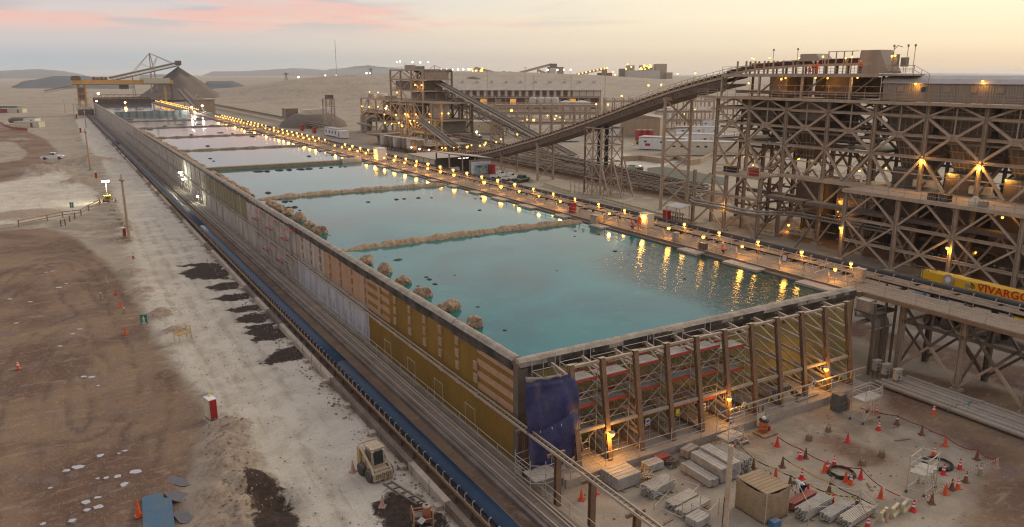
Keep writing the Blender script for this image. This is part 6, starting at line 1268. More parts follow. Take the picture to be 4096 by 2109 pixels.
# hoppers with ribs
def hopper(yc, wy, ztop, zmid, zbot, x0=99.2, x1=107.2, m=HOPM):
    xc = (x0+x1)/2; hx_ = (x1-x0)/2; hy = wy/2; v = []
    for z, k in ((ztop, 1), (zmid, 1), (zmid-1.6, .74), (zbot, .52)): v += [(xc-hx_*k, yc-hy*k, z), (xc+hx_*k, yc-hy*k, z), (xc+hx_*k, yc+hy*k, z), (xc-hx_*k, yc+hy*k, z)]
    f = [(k*4+i, k*4+(i+1) % 4, (k+1)*4+(i+1) % 4, (k+1)*4+i) for k in range(3) for i in range(4)]+[(12,13,14,15),(3,2,1,0)]
    h = MB().add(v, f).build('hopper', m, os_)
    for z in (ztop-.9, ztop-1.9, ztop-2.9):
        if z > zmid: bar('rib', (x0-.06, yc-hy, z), (x0-.06, yc+hy, z), .12, STEEL, h, .14)
    for q in range(6): yy = yc-hy+wy*(q+.5)/6; bar('rib', (x0-.05, yy, zmid), (x0-.05, yy, ztop), .1, STEEL, h, .12); kk = .52; bar('rib', (xc-hx_*.74-.05, yc+(yy-yc)*.74, zmid-1.6), (xc-hx_*kk-.05, yc+(yy-yc)*kk, zbot), .1, STEEL, h, .12)
    for z in (zbot+.6, zbot+1.6, zbot+2.6): k = .52+(z-zbot)/(zmid-1.6-zbot)*.22; bar('rib', (xc-hx_*k-.08, yc-hy*k, z), (xc-hx_*k-.08, yc+hy*k, z), .1, STEEL, h, .14)
    return h
for i in range(4, 8):
    yc = (CY_[i]+CY_[i+1])/2; h = hopper(yc, 6.6, 21.2, 17.6, 12.6)
    blk('feeder_cabinet', (99.6, yc-1.9, 9.95), (103.5, yc+1.9, 12.5), CABG, os_)
    for s in (-.95, .95): blk('cabinet_door', (99.52, yc+s-.85, 10.2), (99.6, yc+s+.85, 12.2), STEELD, os_)
    blk('cabinet_frame', (99.50, yc-.09, 9.97), (99.6, yc+.09, 12.5), CABG, os_)
    MB().box((98.9, yc-3.2, 10.9), (1.5,2.4,.9), rz=.3).build('feeder_chute', CREAM, os_); bar('chute_leg', (99.0, yc-3.4, 13.2), (101.5, yc-4.0, 10.2), .35, STEELD, os_, .5)
hopper(80.5, 6.4, 20.9, 18.2, 12.0, 100.2, 106, STEELD); blk('head_chute', (99.6, 88.6, 17.8), (103, 92.5, 21.0), STEELD, os_); blk('transfer_chute', (98.4, 84.5, 17.5), (101, 87.5, 21.0), STEELD, os_); blk('transfer_chute', (98.2, 75.0, 18.2), (101, 79.5, 21.1), TANKD, os_)
hopper(68.5, 5.5, 9.3, 7.2, 2.0, 99, 106)
for k in range(14): y = 30+k*4.3; bar('pipe', (98.2+random.random()*6, y, 1.5+random.random()*6), (98.2+random.random()*6, y+4.2, 1.5+random.random()*6), .25, STEELD, os_, .25, 'cyl8')
for k, (y0, y1) in enumerate([(24, 66), (24, 66), (66, 95)]): MB().box((101+k*2.4, (y0+y1)/2, 3.2+k*.9), (1.6, y1-y0, .5)).build('feeder_belt', STEELD, os_)
# twin pipes round the front
for z, dx, r in ((4.35, 0, .16), (3.95, -.25, .16)):
    MB().tube([(95.0+dx, 95.6, z+.3), (91.9+dx, 95.2, z+.3), (91.6+dx, 94.0, z+.1), (91.7+dx, 82.0, z), (92.2+dx, 80.8, z), (96.0+dx, 77.6, z), (96.4+dx, 76.8, z), (96.5+dx, 60, z)], r, 10).build('pipe', PIPEG, os_)
# main walkway round the top, z 21.4
deckplate(96.0, 98.4, 66, 99.5, 21.45, STEEL, .35); deckplate(96.0, 98.0, 24, 66, 21.45, STEEL, .35); deckplate(98.4, 106, 66, 96, 21.4, STEELD, .3)
railrun(os_, [(98.4,99.4,21.45),(96.1,99.4,21.45),(96.1,24,21.45)], 1.1, 2.3, mids=(.33,.66)); railrun(os_, [(98.4,66,21.45),(98.4,96,21.45)], 1.9, 3.0)
for y in (95, 87, 78.8, 70.5): bar('column', (97.2, y, 21.4), (97.2, y, 25.0), .3, STEEL, os_); bar('column', (104.5, y, 21.4), (104.5, y, 25.0), .3, STEELD, os_); bar('brace', (97.2, y, 22), (97.2, y-4, 24.8), .2, STEELD, os_)
blk('inner_duct', (99, 72, 21.5), (103.5, 76, 24.6), STEELD, os_); blk('inner_duct', (99, 83, 21.5), (103, 86.5, 24.6), TANKD, os_); MB().box((101, 80, 22.2), (5, 26, .5)).build('inner_belt', STEELD, os_)
# head deck z 25
hd = thing('head_deck', 'upper conveyor deck with handrails and hoods above the bin tower', 'conveyor deck', (101, 80, 25))
for k in range(7): blk('deck_plate', (97.0, 66.2+k*4.1, 24.75), (105, 66.2+k*4.1+4.08, 25.05), STEEL, hd)
bar('fascia', (96.95, 66.2, 24.85), (96.95, 95, 24.85), .08, STEEL, hd, .5); bar('fascia', (97, 95, 24.85), (105, 95, 24.85), .08, STEEL, hd, .5)
railrun(hd, [(105,95,25.05),(97.1,95,25.05),(97.1,66.3,25.05),(105,66.3,25.05)], 1.15, 1.9, mids=(.33,.66))
MB().sweep([(-1.3,0),(1.3,0),(1.3,.5),(.5,.25),(-.5,.25),(-1.3,.5)], [(101,96.6,25.05),(101,93.5,25.6),(101,90,26.0),(101,85,26.4),(101,78,26.65),(101,70,26.75)]).build('belt', BELTK, hd)
for k in range(13): y = 94-k*1.9; bar('frame_post', (99.5, y, 25.05), (99.5, y, 27.1), .2, STEEL, hd, .26); bar('frame_post', (102.5, y, 25.05), (102.5, y, 27.1), .2, STEELD, hd, .26)
for (ya_, za_), (yb_, zb_) in (((95.5,25.4),(90,26.1)),((90,26.1),(82,26.6)),((82,26.6),(69,26.8))): bar('stringer', (99.45, ya_, za_-.35), (99.45, yb_, zb_-.35), .12, STEEL, hd, .35); bar('top_rail', (98.6, ya_, za_+.45), (98.6, yb_, zb_+.45), .08, STEEL, hd)
bar('belt_side', (99.55, 91, 26.5), (99.55, 69, 26.85), .06, mat('maroon_skirt', (.09,.035,.025)), hd, .45)
def hood(y0, y1, z0, z1, sl=1.2):
    v = []
    for y, zt in ((y1, z1), (y0+sl, z1), (y0, z0+.3)): v += [(99.3, y, z0), (102.7, y, z0), (102.4, y, zt), (99.6, y, zt)]
    MB().add(v, [(k*4+i, k*4+(i+1) % 4, (k+1)*4+(i+1) % 4, (k+1)*4+i) for k in range(2) for i in range(4)]+[(0,1,2,3),(11,10,9,8)]).build('hood', CLADG, hd)
hood(77.8, 81.5, 26.9, 28.0, .9); hood(66.6, 71.2, 25.1, 28.3, 1.6)
for k in range(4): bar('frame_post', (98.9, 72+k*1.3, 25.05), (98.9, 72+k*1.3, 28.2), .12, STEEL, hd)
bar('top_frame', (98.9, 71, 28.2), (98.9, 76, 28.2), .1, STEEL, hd)
for y, x, h in ((65.0,98,1.6),(64.4,99.2,1.2)): blk('control_box', (x, y-.5, 26.0), (x+.6, y+.3, 26.0+h), CABG, hd)
for y in (80.9, 65.2, 63.2, 62.2, 85.5): bar('antenna', (98.2, y, 25.1), (98.2, y, 28.6), .06, STEEL, hd); MB().lath((98.2, y, 28.5), [(.05,0),(.14,.1),(.14,.3),(.05,.35)], 8).build('sensor_head', PIPEG, hd)
MB().tube([(97.6,64.8,25.3),(97.6,64.8,28.2),(97.6,64.3,28.7),(97.6,63.6,28.5)], .06, 6).build('gooseneck', STEEL, hd)
deck2 = [(98,66,25.0),(98,61.5,25.0)]; blk('deck_plate', (97.4, 61.4, 24.8), (101, 66.1, 25.0), STEEL, hd); railrun(hd, [(97.5,66,25),(97.5,61.6,25),(97.5,59.4,23.9)], 1.15, 1.4, mids=(.5,))
# clad gallery
gl = thing('conveyor_gallery', 'long clad conveyor gallery with a pale curved roof and small square windows', 'gallery', (101, 45, 21.4)); y0, y1 = 66.0, 22.0
for k in range(22):
    a = y0-(y0-y1)*k/22; b_ = y0-(y0-y1)*(k+1)/22; mb = MB(); n = 6
    for q in range(n): yy = a+(b_-a)*(q+.5)/n; mb.box((98.02, yy, 22.68), (.05, abs(b_-a)/n*.55, 2.3))
    blk('wall_sheet', (98.04, b_+.01, 21.5), (98.1, a-.01, 23.85), CLADG, gl); mb.build('corrugation', CLADG, gl)
blk('back_wall', (104.9, y1, 21.5), (105, y0, 23.85), CLADG, gl); blk('gable', (98.1, y0-.06, 21.5), (105, y0, 23.9), CLADG, gl)
RP = [(-3.75,0),(-3.2,.55),(-2.2,1.0),(-1.0,1.25),(0,1.32),(1.0,1.25),(2.2,1.0),(3.2,.55),(3.75,0),(3.65,-.08),(0,1.2),(-3.65,-.08)]
for k in range(8): ya = y0-.02-k*5.5; MB().sweep(RP, [(101.5, ya+.2, 23.85), (101.5, ya-5.3, 23.85)], smooth=False).build('roof_sheet', ROOFG, gl)
for k in range(13):
    y = 63.4-k*3.2; open_ = k in (1, 5)
    blk('window_frame', (97.93, y-.42, 22.72), (98.0, y+.42, 23.5), CLADG, gl); blk('window_pane', (97.9, y-.33, 22.80), (97.94, y+.33, 23.42), GLASS if open_ else CORR, gl)
railrun(gl, [(97.6,66,21.46),(97.6,24,21.46)], 1.05, 1.6)
# lamps on the tower
TL_ = 'amber lamps on the bin tower'
for px, py, x, lb, pw_ in [(3685,640,96.6,'bright lamp on the second column under the gallery',200),(3915,663,96.6,'brightest lamp on the third column under the gallery',260),(3362,912,91.0,'lamp on the pipe bend below the near deck',150),(3790,993,91.0,'lamp under the front deck above the crane',160),(2887,818,92.0,'lamp on the twin pipes at the left of the tower',150),
      (3663,336,97.5,'left lamp on the gallery eave',60),(3931,325,97.5,'right lamp on the gallery eave',60),(3810,586,101,'lamp behind the hoppers, left',60),(3797,695,99,'lamp by the middle hopper foot',80),(4024,721,99,'lamp by the right hopper foot',80),(3220,604,103,'lamp deep in the tower, left',70),(3195,635,103,'lamp deep in the tower, lower left',70),(3262,636,103,'lamp deep in the tower, lower right',70),(3083,650,100,'lamp at the left scaffold stair',70),
      (2978,626,101,'lamp beyond the left columns, right',50),(2940,631,101,'lamp beyond the left columns, left',50),(2920+92,661,99,'square lamp on the left deck',40),(3400,672,104,'lamp on the deck behind the middle columns',60),(3544,673,104,'lamp under the second hopper frame',60),(3438,683,104,'lamp on the brace behind the recess',60),(3355,848,98,'lamp low inside the tower',120),(3358,806,99,'lamp inside above the twin pipes',80),
      (2945,838,100,'lamp low behind the left porch',60),(3155,900,101,'glow lamp at the foot of the tower',140),(3470,1020-30,103,'glow lamp behind the crane boom',180),(3900,1010,103,'glow lamp far inside the right bays',200),(4010,870,96,'lamp under the right deck',60)]:
    p = GX(px, py, x); lamp('tower_lamp', lb+' of the bin tower', p, p+Vector((.25,.25,.28)), BULBA, pw_, TL_, rb=.19 if pw_ > 100 else .15)
for i, (px, py, z) in enumerate([(2995,333,0),(3125,317,0),(3142,312,0),(3262,312,0),(3310,313,0),(3430,310,0)]):
    p = GX(px, py, 97.1); lamp('tower_lamp', 'lamp under the head deck, %s from the left' % ordn(i+1), p, p+Vector((.2,0,.3)), BULBA, 60, TL_, rb=.13)
for i, (px, py) in enumerate([(3007,232),(3016,235),(3079,231),(3197,231),(3292,227),(3383,233),(3408,227),(3568,225),(3580,223)]):
    p = GX(px, py, 97.3); lamp('tower_lamp', 'post lamp above the head deck rail, %s from the left' % ordn(i+1), p, (p.x, p.y, 26), BULBB, 20, TL_, rb=.14)
for k, (px, lb) in enumerate([(3251,'left of two orange workers on the head deck'),(3268,'right of two orange workers on the head deck'),(3440,'lone orange worker by the large hood')]):
    p = GX(px, 285, 97.7); person('person', lb, (p.x, p.y, 25.05), .8-k, 'stand', HIVIS, HIVIS if k < 2 else NAVY, WHITE)
p = GX(3240, 285, 97.6); person('person', 'orange worker crouching beside the pair on the head deck', (p.x, p.y, 25.05), 1.5, 'crouch', HIVIS, HIVIS, WHITE)
# bits on the front deck
for k, (y, lb) in enumerate([(53.6,'black pallet boxes on the front deck, left'),(52.2,'black pallet boxes on the front deck, right')]):
    t = thing('pallet_box', lb, 'box', (92.2, y, 9.95)); MB().box((92.2,y,10.35), (.9,1.2,.8)).build('shell', BLACKP, t)
    for q in range(4): blk('slat', (91.72, y-.5+q*.28, 10.0), (91.76, y-.32+q*.28, 10.7), STEELD, t)
t = thing('covered_pump', 'pump under a pale sheet on the front deck', 'pump', (92.3,48.7,9.95)); MB().lath((92.3,48.7,9.95), [(.6,0),(.7,.3),(.55,.8),(.2,1.1)], 12).build('sheet', CREAM, t); MB().box((92.2,47.6,10.3), (.6,.8,.6)).build('motor', PIPEG, t)
t = thing('red_locker', 'red locker on the left porch deck', 'locker', (92.8,83.0,9.6)); MB().box((92.9,83,10.25), (.8,1.6,1.2)).build('body', REDT, t); blk('door', (92.44,82.3,9.75), (92.5,82.95,10.75), RED, t)
t = thing('diesel_set', 'dark machine on the left porch deck', 'machine', (93.5,88.2,9.6)); MB().box((93.5,88.2,10.1), (1.2,2.2,.9)).build('body', BLACKP, t); MB().box((93.3,88.6,10.7), (.5,.6,.3)).build('tank', SIGNY, t)
for k in range(7):
    y = 79.5-k*1.15+(.3 if k > 2 else 0); barrier('dusty block barrier under the tower, %s from the left' % ordn(k+1), (100.2 if k > 2 else 96.0, y+4, 0), .1*k, 'block barriers under the tower', 1.1)
t = thing('valve_shelter', 'small tin-roofed valve shelter by the left columns', 'shelter', (90.5,96.5,0))
for x in (89.4,91.6):
    for y in (95.2,98.4): bar('post', (x,y,0), (x,y,2.9 if x < 90 else 3.2), .1, STEEL, t)
MB().box((90.5,96.8,3.1), (2.8,3.9,.08), ry=-.12).build('roof', ROOFG, t)
for k in range(5): bar('valve_pipe', (90.5,95.6+k*.6,0), (90.5,95.6+k*.6,2.0), .14, STEELD, t, .14, 'cyl8')
blk('manifold', (90.3,95.4,1.6), (90.7,98.4,1.9), STEEL, t)
# finer secondary steel: mid posts, sag rods, pipes, cable ladders and stairs
for i in range(len(CY_)-1):
    c = (CY_[i]+CY_[i+1])/2
    for x, m in ((97.0, STEEL), (109.0, STEELD)): bar('mid_post', (x, c, 17.4), (x, c, 21.2), .16, m, os_); bar('girt', (x, CY_[i], 12.2), (x, CY_[i+1], 12.2), .14, m, os_)
    bar('pipe', (98.0, CY_[i], 16.4), (98.0, CY_[i+1], 16.4), .3, PIPEG, os_, .3, 'cyl8'); bar('cable_ladder', (97.5, CY_[i], 18.4), (97.5, CY_[i+1], 18.4), .5, STEELD, os_, .1); bar('pipe', (104.5, CY_[i], 12.8), (104.5, CY_[i+1], 12.8), .35, STEELD, os_, .35, 'cyl8'); bar('girt', (103, CY_[i], 15.8), (103, CY_[i+1], 15.8), .2, STEELD, os_)
    blk('mid_floor', (99, CY_[i+1]+.2, 14.5), (108.6, CY_[i]-.2, 14.6), STEELD, os_) if i in (0, 1, 3) else None
    railrun(os_, [(98.9, CY_[i], 14.6), (98.9, CY_[i+1], 14.6)], 1.0, 2.5) if i in (0, 1, 3) else None
for (y0_, y1_, z0_, z1_) in ((85, 79.5, 10, 14.5), (79.5, 85, 14.6, 19.6), (71, 66.5, 10, 14.5)):
    for s_ in (98.3, 99.1): bar('stair_string', (s_, y0_, z0_), (s_, y1_, z1_), .08, STEEL, os_, .26)
    for k in range(12): u = (k+.5)/12; blk('stair_tread', (98.32, y0_+(y1_-y0_)*u-.14, z0_+(z1_-z0_)*u), (99.08, y0_+(y1_-y0_)*u+.14, z0_+(z1_-z0_)*u+.05), STEEL, os_)
    bar('handrail', (98.3, y0_, z0_+1), (98.3, y1_, z1_+1), .06, STEEL, os_)
for i in range(2, len(CY_)-1):
    y0_, y1_ = CY_[i+1]+.25, CY_[i]-.25; blk('inner_wall', (106.2, y0_, .1), (106.4, y1_, 9.2), HOPM, os_); blk('surge_bin', (99.4, y0_+.8, 3.2), (105.6, y1_-.8, 8.9), STEELD, os_); blk('surge_bin_outlet', (100.5, y0_+1.9, 1.4), (104.5, y1_-1.9, 3.2), STEELD, os_); blk('apron_belt', (93.4, y0_, 6.4), (95.2, y1_, 6.9), STEELD, os_); bar('drive_shaft', (97.6, y0_, 4.6), (97.6, y1_, 4.6), .3, RUST, os_, .3, 'cyl8')
for k in range(6): blk('chute_wall', (103.4, 66.3+k*3.9, 21.5), (103.6, 66.3+k*3.9+3.3, 24.6), HOPM, os_)  # dark back panels added by the chutes to deepen the water reflection
for k in range(4): blk('chute_wall', (104.6, 74+k*4.2, 14.8), (104.8, 74+k*4.2+3.6, 20.9), HOPM, os_)  # lower row of the same added dark panels
# ================================================================ curved conveyor and its supports
cc = thing('curved_conveyor', 'long conveyor bridge sweeping up in a curve to the bin tower', 'conveyor', (101, 150, 0))
CP_ = [(226,2.2),(214,2.4),(202,3.2),(194,3.9),(186.4,4.7),(176,6.5),(166.4,8.7),(154.5,11.3),(144,13.9),(134.6,16.3),(126.1,18.6),(118.3,20.8),(111.2,22.6),(104.7,24.1),(98.7,25.3),(95.2,25.9)]
def cz(y):
    for k in range(len(CP_)-1):
        (a, za), (b_, zb) = CP_[k], CP_[k+1]
        if b_ <= y <= a: return za+(zb-za)*(a-y)/(a-b_)
    return CP_[0][1] if y > CP_[0][0] else CP_[-1][1]
YS = list(np.linspace(226, 95.3, 64))
zs_ = [cz(y) for y in YS]
for _ in range(3): zs_ = [zs_[0]]+[(zs_[k-1]+zs_[k]*2+zs_[k+1])/4 for k in range(1, len(zs_)-1)]+[zs_[-1]]
PT = [Vector((101, y, z-1.0)) for y, z in zip(YS, zs_)]
def czs(y): return float(np.interp(-y, [-v for v in YS], zs_))
for k in range(0, 60, 6):
    seg = PT[k:k+7] if k < 54 else PT[k:]
    MB().sweep([(-2.3,-1.75),(2.3,-1.75),(2.3,-1.45),(-2.3,-1.45)], seg).build('bottom_pan', HOPM, cc); MB().sweep([(-2.34,-1.5),(-2.28,-1.5),(-2.28,-.5),(-2.34,-.5)], seg).build('side_plate', STEELD, cc); MB().sweep([(-2.5,-.12),(-1.3,-.12),(-1.3,0),(-2.5,0)], seg).build('walk_deck', STEELD, cc); MB().sweep([(1.3,-.12),(2.5,-.12),(2.5,0),(1.3,0)], seg).build('walk_deck', STEELD, cc)
    MB().sweep([(-1.2,.35),(-.6,.12),(.6,.12),(1.2,.35),(1.2,.28),(.6,.03),(-.6,.03),(-1.2,.28)], seg).build('belt', BELTK, cc); MB().sweep([(-2.52,-.5),(-2.36,-.5),(-2.36,-.14),(-2.52,-.14)], seg).build('side_girder', STEEL, cc); MB().sweep([(2.36,-.5),(2.52,-.5),(2.52,-.14),(2.36,-.14)], seg).build('side_girder', STEELD, cc)
    MB().sweep([(-1.42,.05),(-1.36,.05),(-1.36,.55),(-1.42,.55)], seg).build('skirt', MT['maroon_skirt'], cc)
    for z in (.55, 1.0):
        MB().sweep([(-2.5,z-.03),(-2.43,z-.03),(-2.43,z+.03),(-2.5,z+.03)], seg).build('handrail', STEEL, cc); MB().sweep([(2.43,z-.03),(2.5,z-.03),(2.5,z+.03),(2.43,z+.03)], seg).build('handrail', STEEL, cc)
for y in np.arange(97, 222, 1.55):
    z = czs(y)-1.0; bar('rail_post', (98.54, y, z), (98.54, y, z+1.02), .07, STEEL, cc); bar('idler_frame', (99.6, y, z), (99.6, y, z+.72), .12, STEEL, cc, .3)
for y in np.arange(98, 222, 3.1): z = czs(y)-1.0; bar('rail_post', (103.46, y, z), (103.46, y, z+1.02), .07, STEEL, cc); bar('truss_web', (98.58, y, z-.2), (98.7, y+1.5, czs(y+1.5)-2.2), .14, STEELD, cc); bar('truss_web', (98.58, y+3.0, czs(y+3)-1.2), (98.7, y+1.5, czs(y+1.5)-2.2), .14, STEELD, cc); bar('floor_beam', (98.5, y, z-1.15), (103.5, y, z-1.15), .2, STEELD, cc, .3)
# supports
def bent(label, y, x0, x1, ztop, d=.4, sh='box', m=STEEL, levels=2):
    t = thing('support_bent', label, 'support', ((x0+x1)/2, y, 0))
    for x in (x0, x1): bar('leg', (x, y, -.1), (x+(.3 if x == x0 else -.3)*0, y, ztop), d, m, t, d, sh)
    bar('cap_beam', (x0-.4, y, ztop-.25), (x1+.4, y, ztop-.25), d, m, t, .5)
    for k in range(levels):
        a = ztop*k/levels+.3; b_ = ztop*(k+1)/levels-.4; bar('cross_tie', (x0, y, b_), (x1, y, b_), d*.45, m, t); bar('brace', (x0, y, a), (x1, y, b_), d*.42, m, t); bar('brace', (x1, y, a), (x0, y, b_), d*.42, m, t)
    return t
bent('slim bent under the low end of the curved conveyor', 172, 98.6, 103.4, czs(172)-2.2, .3, levels=1); bent('second bent under the curved conveyor, near the parked pickups', 155, 98.9, 103.4, czs(155)-2.2, .42, levels=2); bent('tall pipe-legged bent nearest the bin tower', 109, 97.4, 104.0, czs(109)-2.3, .62, 'cyl12', levels=4); bent('short bent beside the tail of the curved conveyor', 188, 98.8, 103.2, czs(188)-2.1, .25, levels=1)
tw = thing('take_up_tower', 'square lattice take-up tower in a mesh fence under the curved conveyor', 'tower', (100.3, 131, 0)); zt = 14.3
for x in (97.6, 103.2):
    for y in (128.3, 134.0): bar('corner_leg', (x, y, -.1), (x, y, zt), .3, STEEL if y < 130 else STEELD, tw)
bar('mid_leg', (100.4, 128.3, 0), (100.4, 128.3, zt), .24, STEEL, tw); bar('mid_leg', (97.6, 131.2, 0), (97.6, 131.2, zt), .24, STEEL, tw)
for z in (3.5, 7.0, 10.5, 14.0):
    for p, q in (((97.6,128.3),(103.2,128.3)),((97.6,128.3),(97.6,134)),((103.2,128.3),(103.2,134)),((97.6,134),(103.2,134))): bar('ring_beam', (*p, z), (*q, z), .2, STEEL, tw)
    for p, q in (((97.6,128.3),(100.4,128.3)),((100.4,128.3),(103.2,128.3)),((97.6,128.3),(97.6,131.2)),((97.6,131.2),(97.6,134))): bar('brace', (*p, z-3.3), (*q, z-.1), .15, STEEL, tw); bar('brace', (*q, z-3.3), (*p, z-.1), .15, STEEL, tw)
for y in (129.9, 132.4): MB().lath((100.2, y, 6.0), [(.45,0),(.45,8.6)], 12).build('weight_guide', BLACKP, tw)
blk('weight_box', (98.6, 129.0, 4.0), (102.2, 133.4, 6.2), TANKD, tw)
for x, y in ((97.0,124.4),(100.2,124.3),(103.3,124.3)): bar('raker', (x, y, 0), (x+.2, 128.2, 8.0), .26, STEEL, tw)
for p, q in (((95.4,126.6),(106.3,126.6)),((95.4,126.6),(95.4,136)),((106.3,126.6),(106.3,136))):
    n = 6
    for k in range(n+1): c = Vector((*p, 0)).lerp(Vector((*q, 0)), k/n); bar('fence_post', c, c+Vector((0,0,2.3)), .1, STEEL, tw)
    for z in (.3, 1.2, 2.25): bar('fence_rail', (*p, z), (*q, z), .06, STEEL, tw)
for i, (px, py, x) in enumerate([(2900,388+0,98.2),(2781,293,98.3),(2594,342,98.4),(2645,339,98.4),(2487,384,98.4),(2385,417,98.4),(2432,418,98.4)]):
    p = GX(px, py, x); lamp('bridge_lamp', 'post lamp on the climbing conveyor bridge, %s from the tower' % ordn(i+1), p, (p.x, p.y, czs(p.y)-1), BULBB, 25, 'lamps on the curved conveyor', rb=.2)
for i, (px, py) in enumerate([(1768,591),(1782,592),(1815,590),(1834,588),(1867,589),(1872,586),(1886,581),(1920,583),(1938,579),(1943,571),(1985,568),(2003,557),(2069,538)]):
    p = GX(px, py, 103.2); lamp('bridge_lamp', 'lamp at the low end of the curved conveyor, %s from the left' % ordn(i+1), p, (p.x, p.y, czs(p.y)-1), BULBA, 60, 'lamps on the curved conveyor', rb=.24)
# ================================================================ inclined and ground conveyors
OREB = mat('ore_laden_belt', (.105,.085,.066), (.06,.048,.038), rough=.9, scale=1.2, bump=.4)
def incline(name, label, a, b_, wd, m=STEELD, legs=(), depth=1.3):
    a = Vector(a); b_ = Vector(b_); d = b_-a; dh = Vector((d.x, d.y, 0)).normalized(); s = Vector((dh.y, -dh.x, 0)); t = thing(name, label, 'conveyor', (a.x, a.y, 0)); n = max(2, int(d.length/5))
    for k in range(n):
        p = a+d*(k/n); q = a+d*((k+1)/n)
        MB().sweep([(-wd/2,-.1),(wd/2,-.1),(wd/2,.0),(-wd/2,.0)], [p, q], side=s).build('deck', STEEL, t); MB().sweep([(-wd*.26,.28),(wd*.26,.28),(wd*.3,.5),(wd*.2,.38),(-wd*.2,.38),(-wd*.3,.5)], [p, q], side=s).build('belt', OREB, t)
        for sg in (-1, 1):
            o = s*sg*wd/2; bar('chord', p+o-Vector((0,0,depth)), q+o-Vector((0,0,depth)), .18, STEEL if sg < 0 else m, t); bar('chord', p+o, q+o, .2, STEEL, t); bar('web', p+o, (p+q)/2+o-Vector((0,0,depth)), .12, m, t); bar('web', q+o, (p+q)/2+o-Vector((0,0,depth)), .12, m, t)
            bar('handrail', p+o+Vector((0,0,1.0)), q+o+Vector((0,0,1.0)), .07, STEEL, t); bar('rail_post', p+o, p+o+Vector((0,0,1.0)), .07, STEEL, t)
    for u, w2 in legs:
        p = a+d*u-Vector((0,0,depth)); g0 = 0
        for sg in (-1, 1): bar('leg', (p+s*sg*w2).xy.to_3d(), p+s*sg*wd/2, .4, STEEL, t)
        for z0, z1 in ((.1,.5),(.5,.95)): bar('brace', (p.x-s.x*w2, p.y-s.y*w2, p.z*z0), (p.x+s.x*w2, p.y+s.y*w2, p.z*z1), .2, STEEL, t); bar('brace', (p.x+s.x*w2, p.y+s.y*w2, p.z*z0), (p.x-s.x*w2, p.y-s.y*w2, p.z*z1), .2, STEEL, t)
    return t
incline('inclined_conveyor', 'upper inclined conveyor running down from the tall screening tower', (128,299,28.3), (128,181,2.0), 4.0, STEELD, [(.25,2.2),(.42,2.2),(.62,2.4)], 1.8)
incline('inclined_conveyor', 'second inclined conveyor below and behind the upper one', (133,296,20.5), (133,196,2.0), 3.4, STEELD, [(.35,2.0),(.6,2.0)], 1.5)
incline('inclined_conveyor', 'lower short inclined conveyor feeding the curved conveyor', (106,240,10.2), (101,203,4.2), 3.0, STEELD, [(.3,1.6),(.62,1.6)], 1.0)
incline('ground_conveyor', 'dark near ground conveyor passing under the curved bridge', (113,252,1.6), (111,112,1.4), 2.6, STEELD, [], .9); incline('ground_conveyor', 'dark far ground conveyor passing under the curved bridge', (121,250,4.2), (118,118,1.6), 2.6, STEELD, [], .9); incline('ground_conveyor', 'low conveyor beside the dump truck road', (125,205,2.8), (116,116,1.2), 2.2, STEELD, [], .7)
incline('overland_conveyor', 'long low conveyor leading away right of the vat', (104,330,2.6), (107,760,2.6), 3.0, STEELD, [], .8)
# ================================================================ screening plant
sp_ = thing('screening_plant', 'crowded multi-storey screening plant with lit decks in the middle distance', 'plant', (125, 300, 0))
def block(x0, x1, y0, y1, zs2, bays, m=STEEL, xb=True):
    ys2 = list(np.linspace(y0, y1, bays+1))
    for x in (x0, x1):
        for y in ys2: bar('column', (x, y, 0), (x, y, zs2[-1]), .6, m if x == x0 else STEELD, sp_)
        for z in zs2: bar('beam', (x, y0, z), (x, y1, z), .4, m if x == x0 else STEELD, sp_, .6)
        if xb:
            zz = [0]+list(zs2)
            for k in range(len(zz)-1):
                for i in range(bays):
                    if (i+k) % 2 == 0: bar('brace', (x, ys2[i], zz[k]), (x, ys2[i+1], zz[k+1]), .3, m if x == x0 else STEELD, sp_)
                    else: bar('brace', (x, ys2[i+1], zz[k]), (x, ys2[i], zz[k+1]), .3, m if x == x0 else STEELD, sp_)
    for z in zs2: blk('deck', (x0, min(y0,y1), z-.2), (x1, max(y0,y1), z), STEELD, sp_); railrun(sp_, [(x0,y0,z),(x0,y1,z)], 1.1, 4.0, r=.09)
    for y in (y0, y1):
        for z in zs2: bar('beam', (x0, y, z), (x1, y, z), .4, STEEL, sp_, .5)
block(120, 131, 336, 282, (5.2, 9.0, 14.6), 6); block(120, 132, 300, 268, (8.6, 13.5, 18.8, 23.0, 26.6), 3); block(116, 128, 275, 244, (4.5, 9.2, 15.2), 4, STEEL)
PC = [((121,297,19.2),(130,272,22.4),TANKD),((122,296,9.4),(129,285,13.0),STEELD),((122,283,14),(130,270,18.2),TANKD),((117.5,262,4.8),(127,247,9.0),CABG),((121.5,330,5.5),(129,318,8.7),STEELD),((121.5,314,9.4),(128,303,13.6),TANKD),((122,332,14.8),(128,322,16.5),STEEL),((121.5,318,14.8),(127,311,16.2),STEEL),((119.8,262,9.6),(120,246,14.8),ROOFG),((123,292,26.8),(126,288,28.5),STEEL),((122,279,26.8),(124.5,276,28.0),CABG),((121,271.5,23.2),(131,268.5,26.2),STEEL),((116,243,0),(126,236,3.6),CONC),((117,258,0),(126,247,4.2),CONCD)]
for lo, hi, m in PC: blk('machine_block', (lo[0], min(lo[1],hi[1]), lo[2]), (hi[0], max(lo[1],hi[1]), hi[2]), m, sp_)
for k in range(14): y = 246.2+k*1.15; blk('cladding_rib', (119.70, y, 9.7), (119.8, y+.5, 14.7), CREAM, sp_)
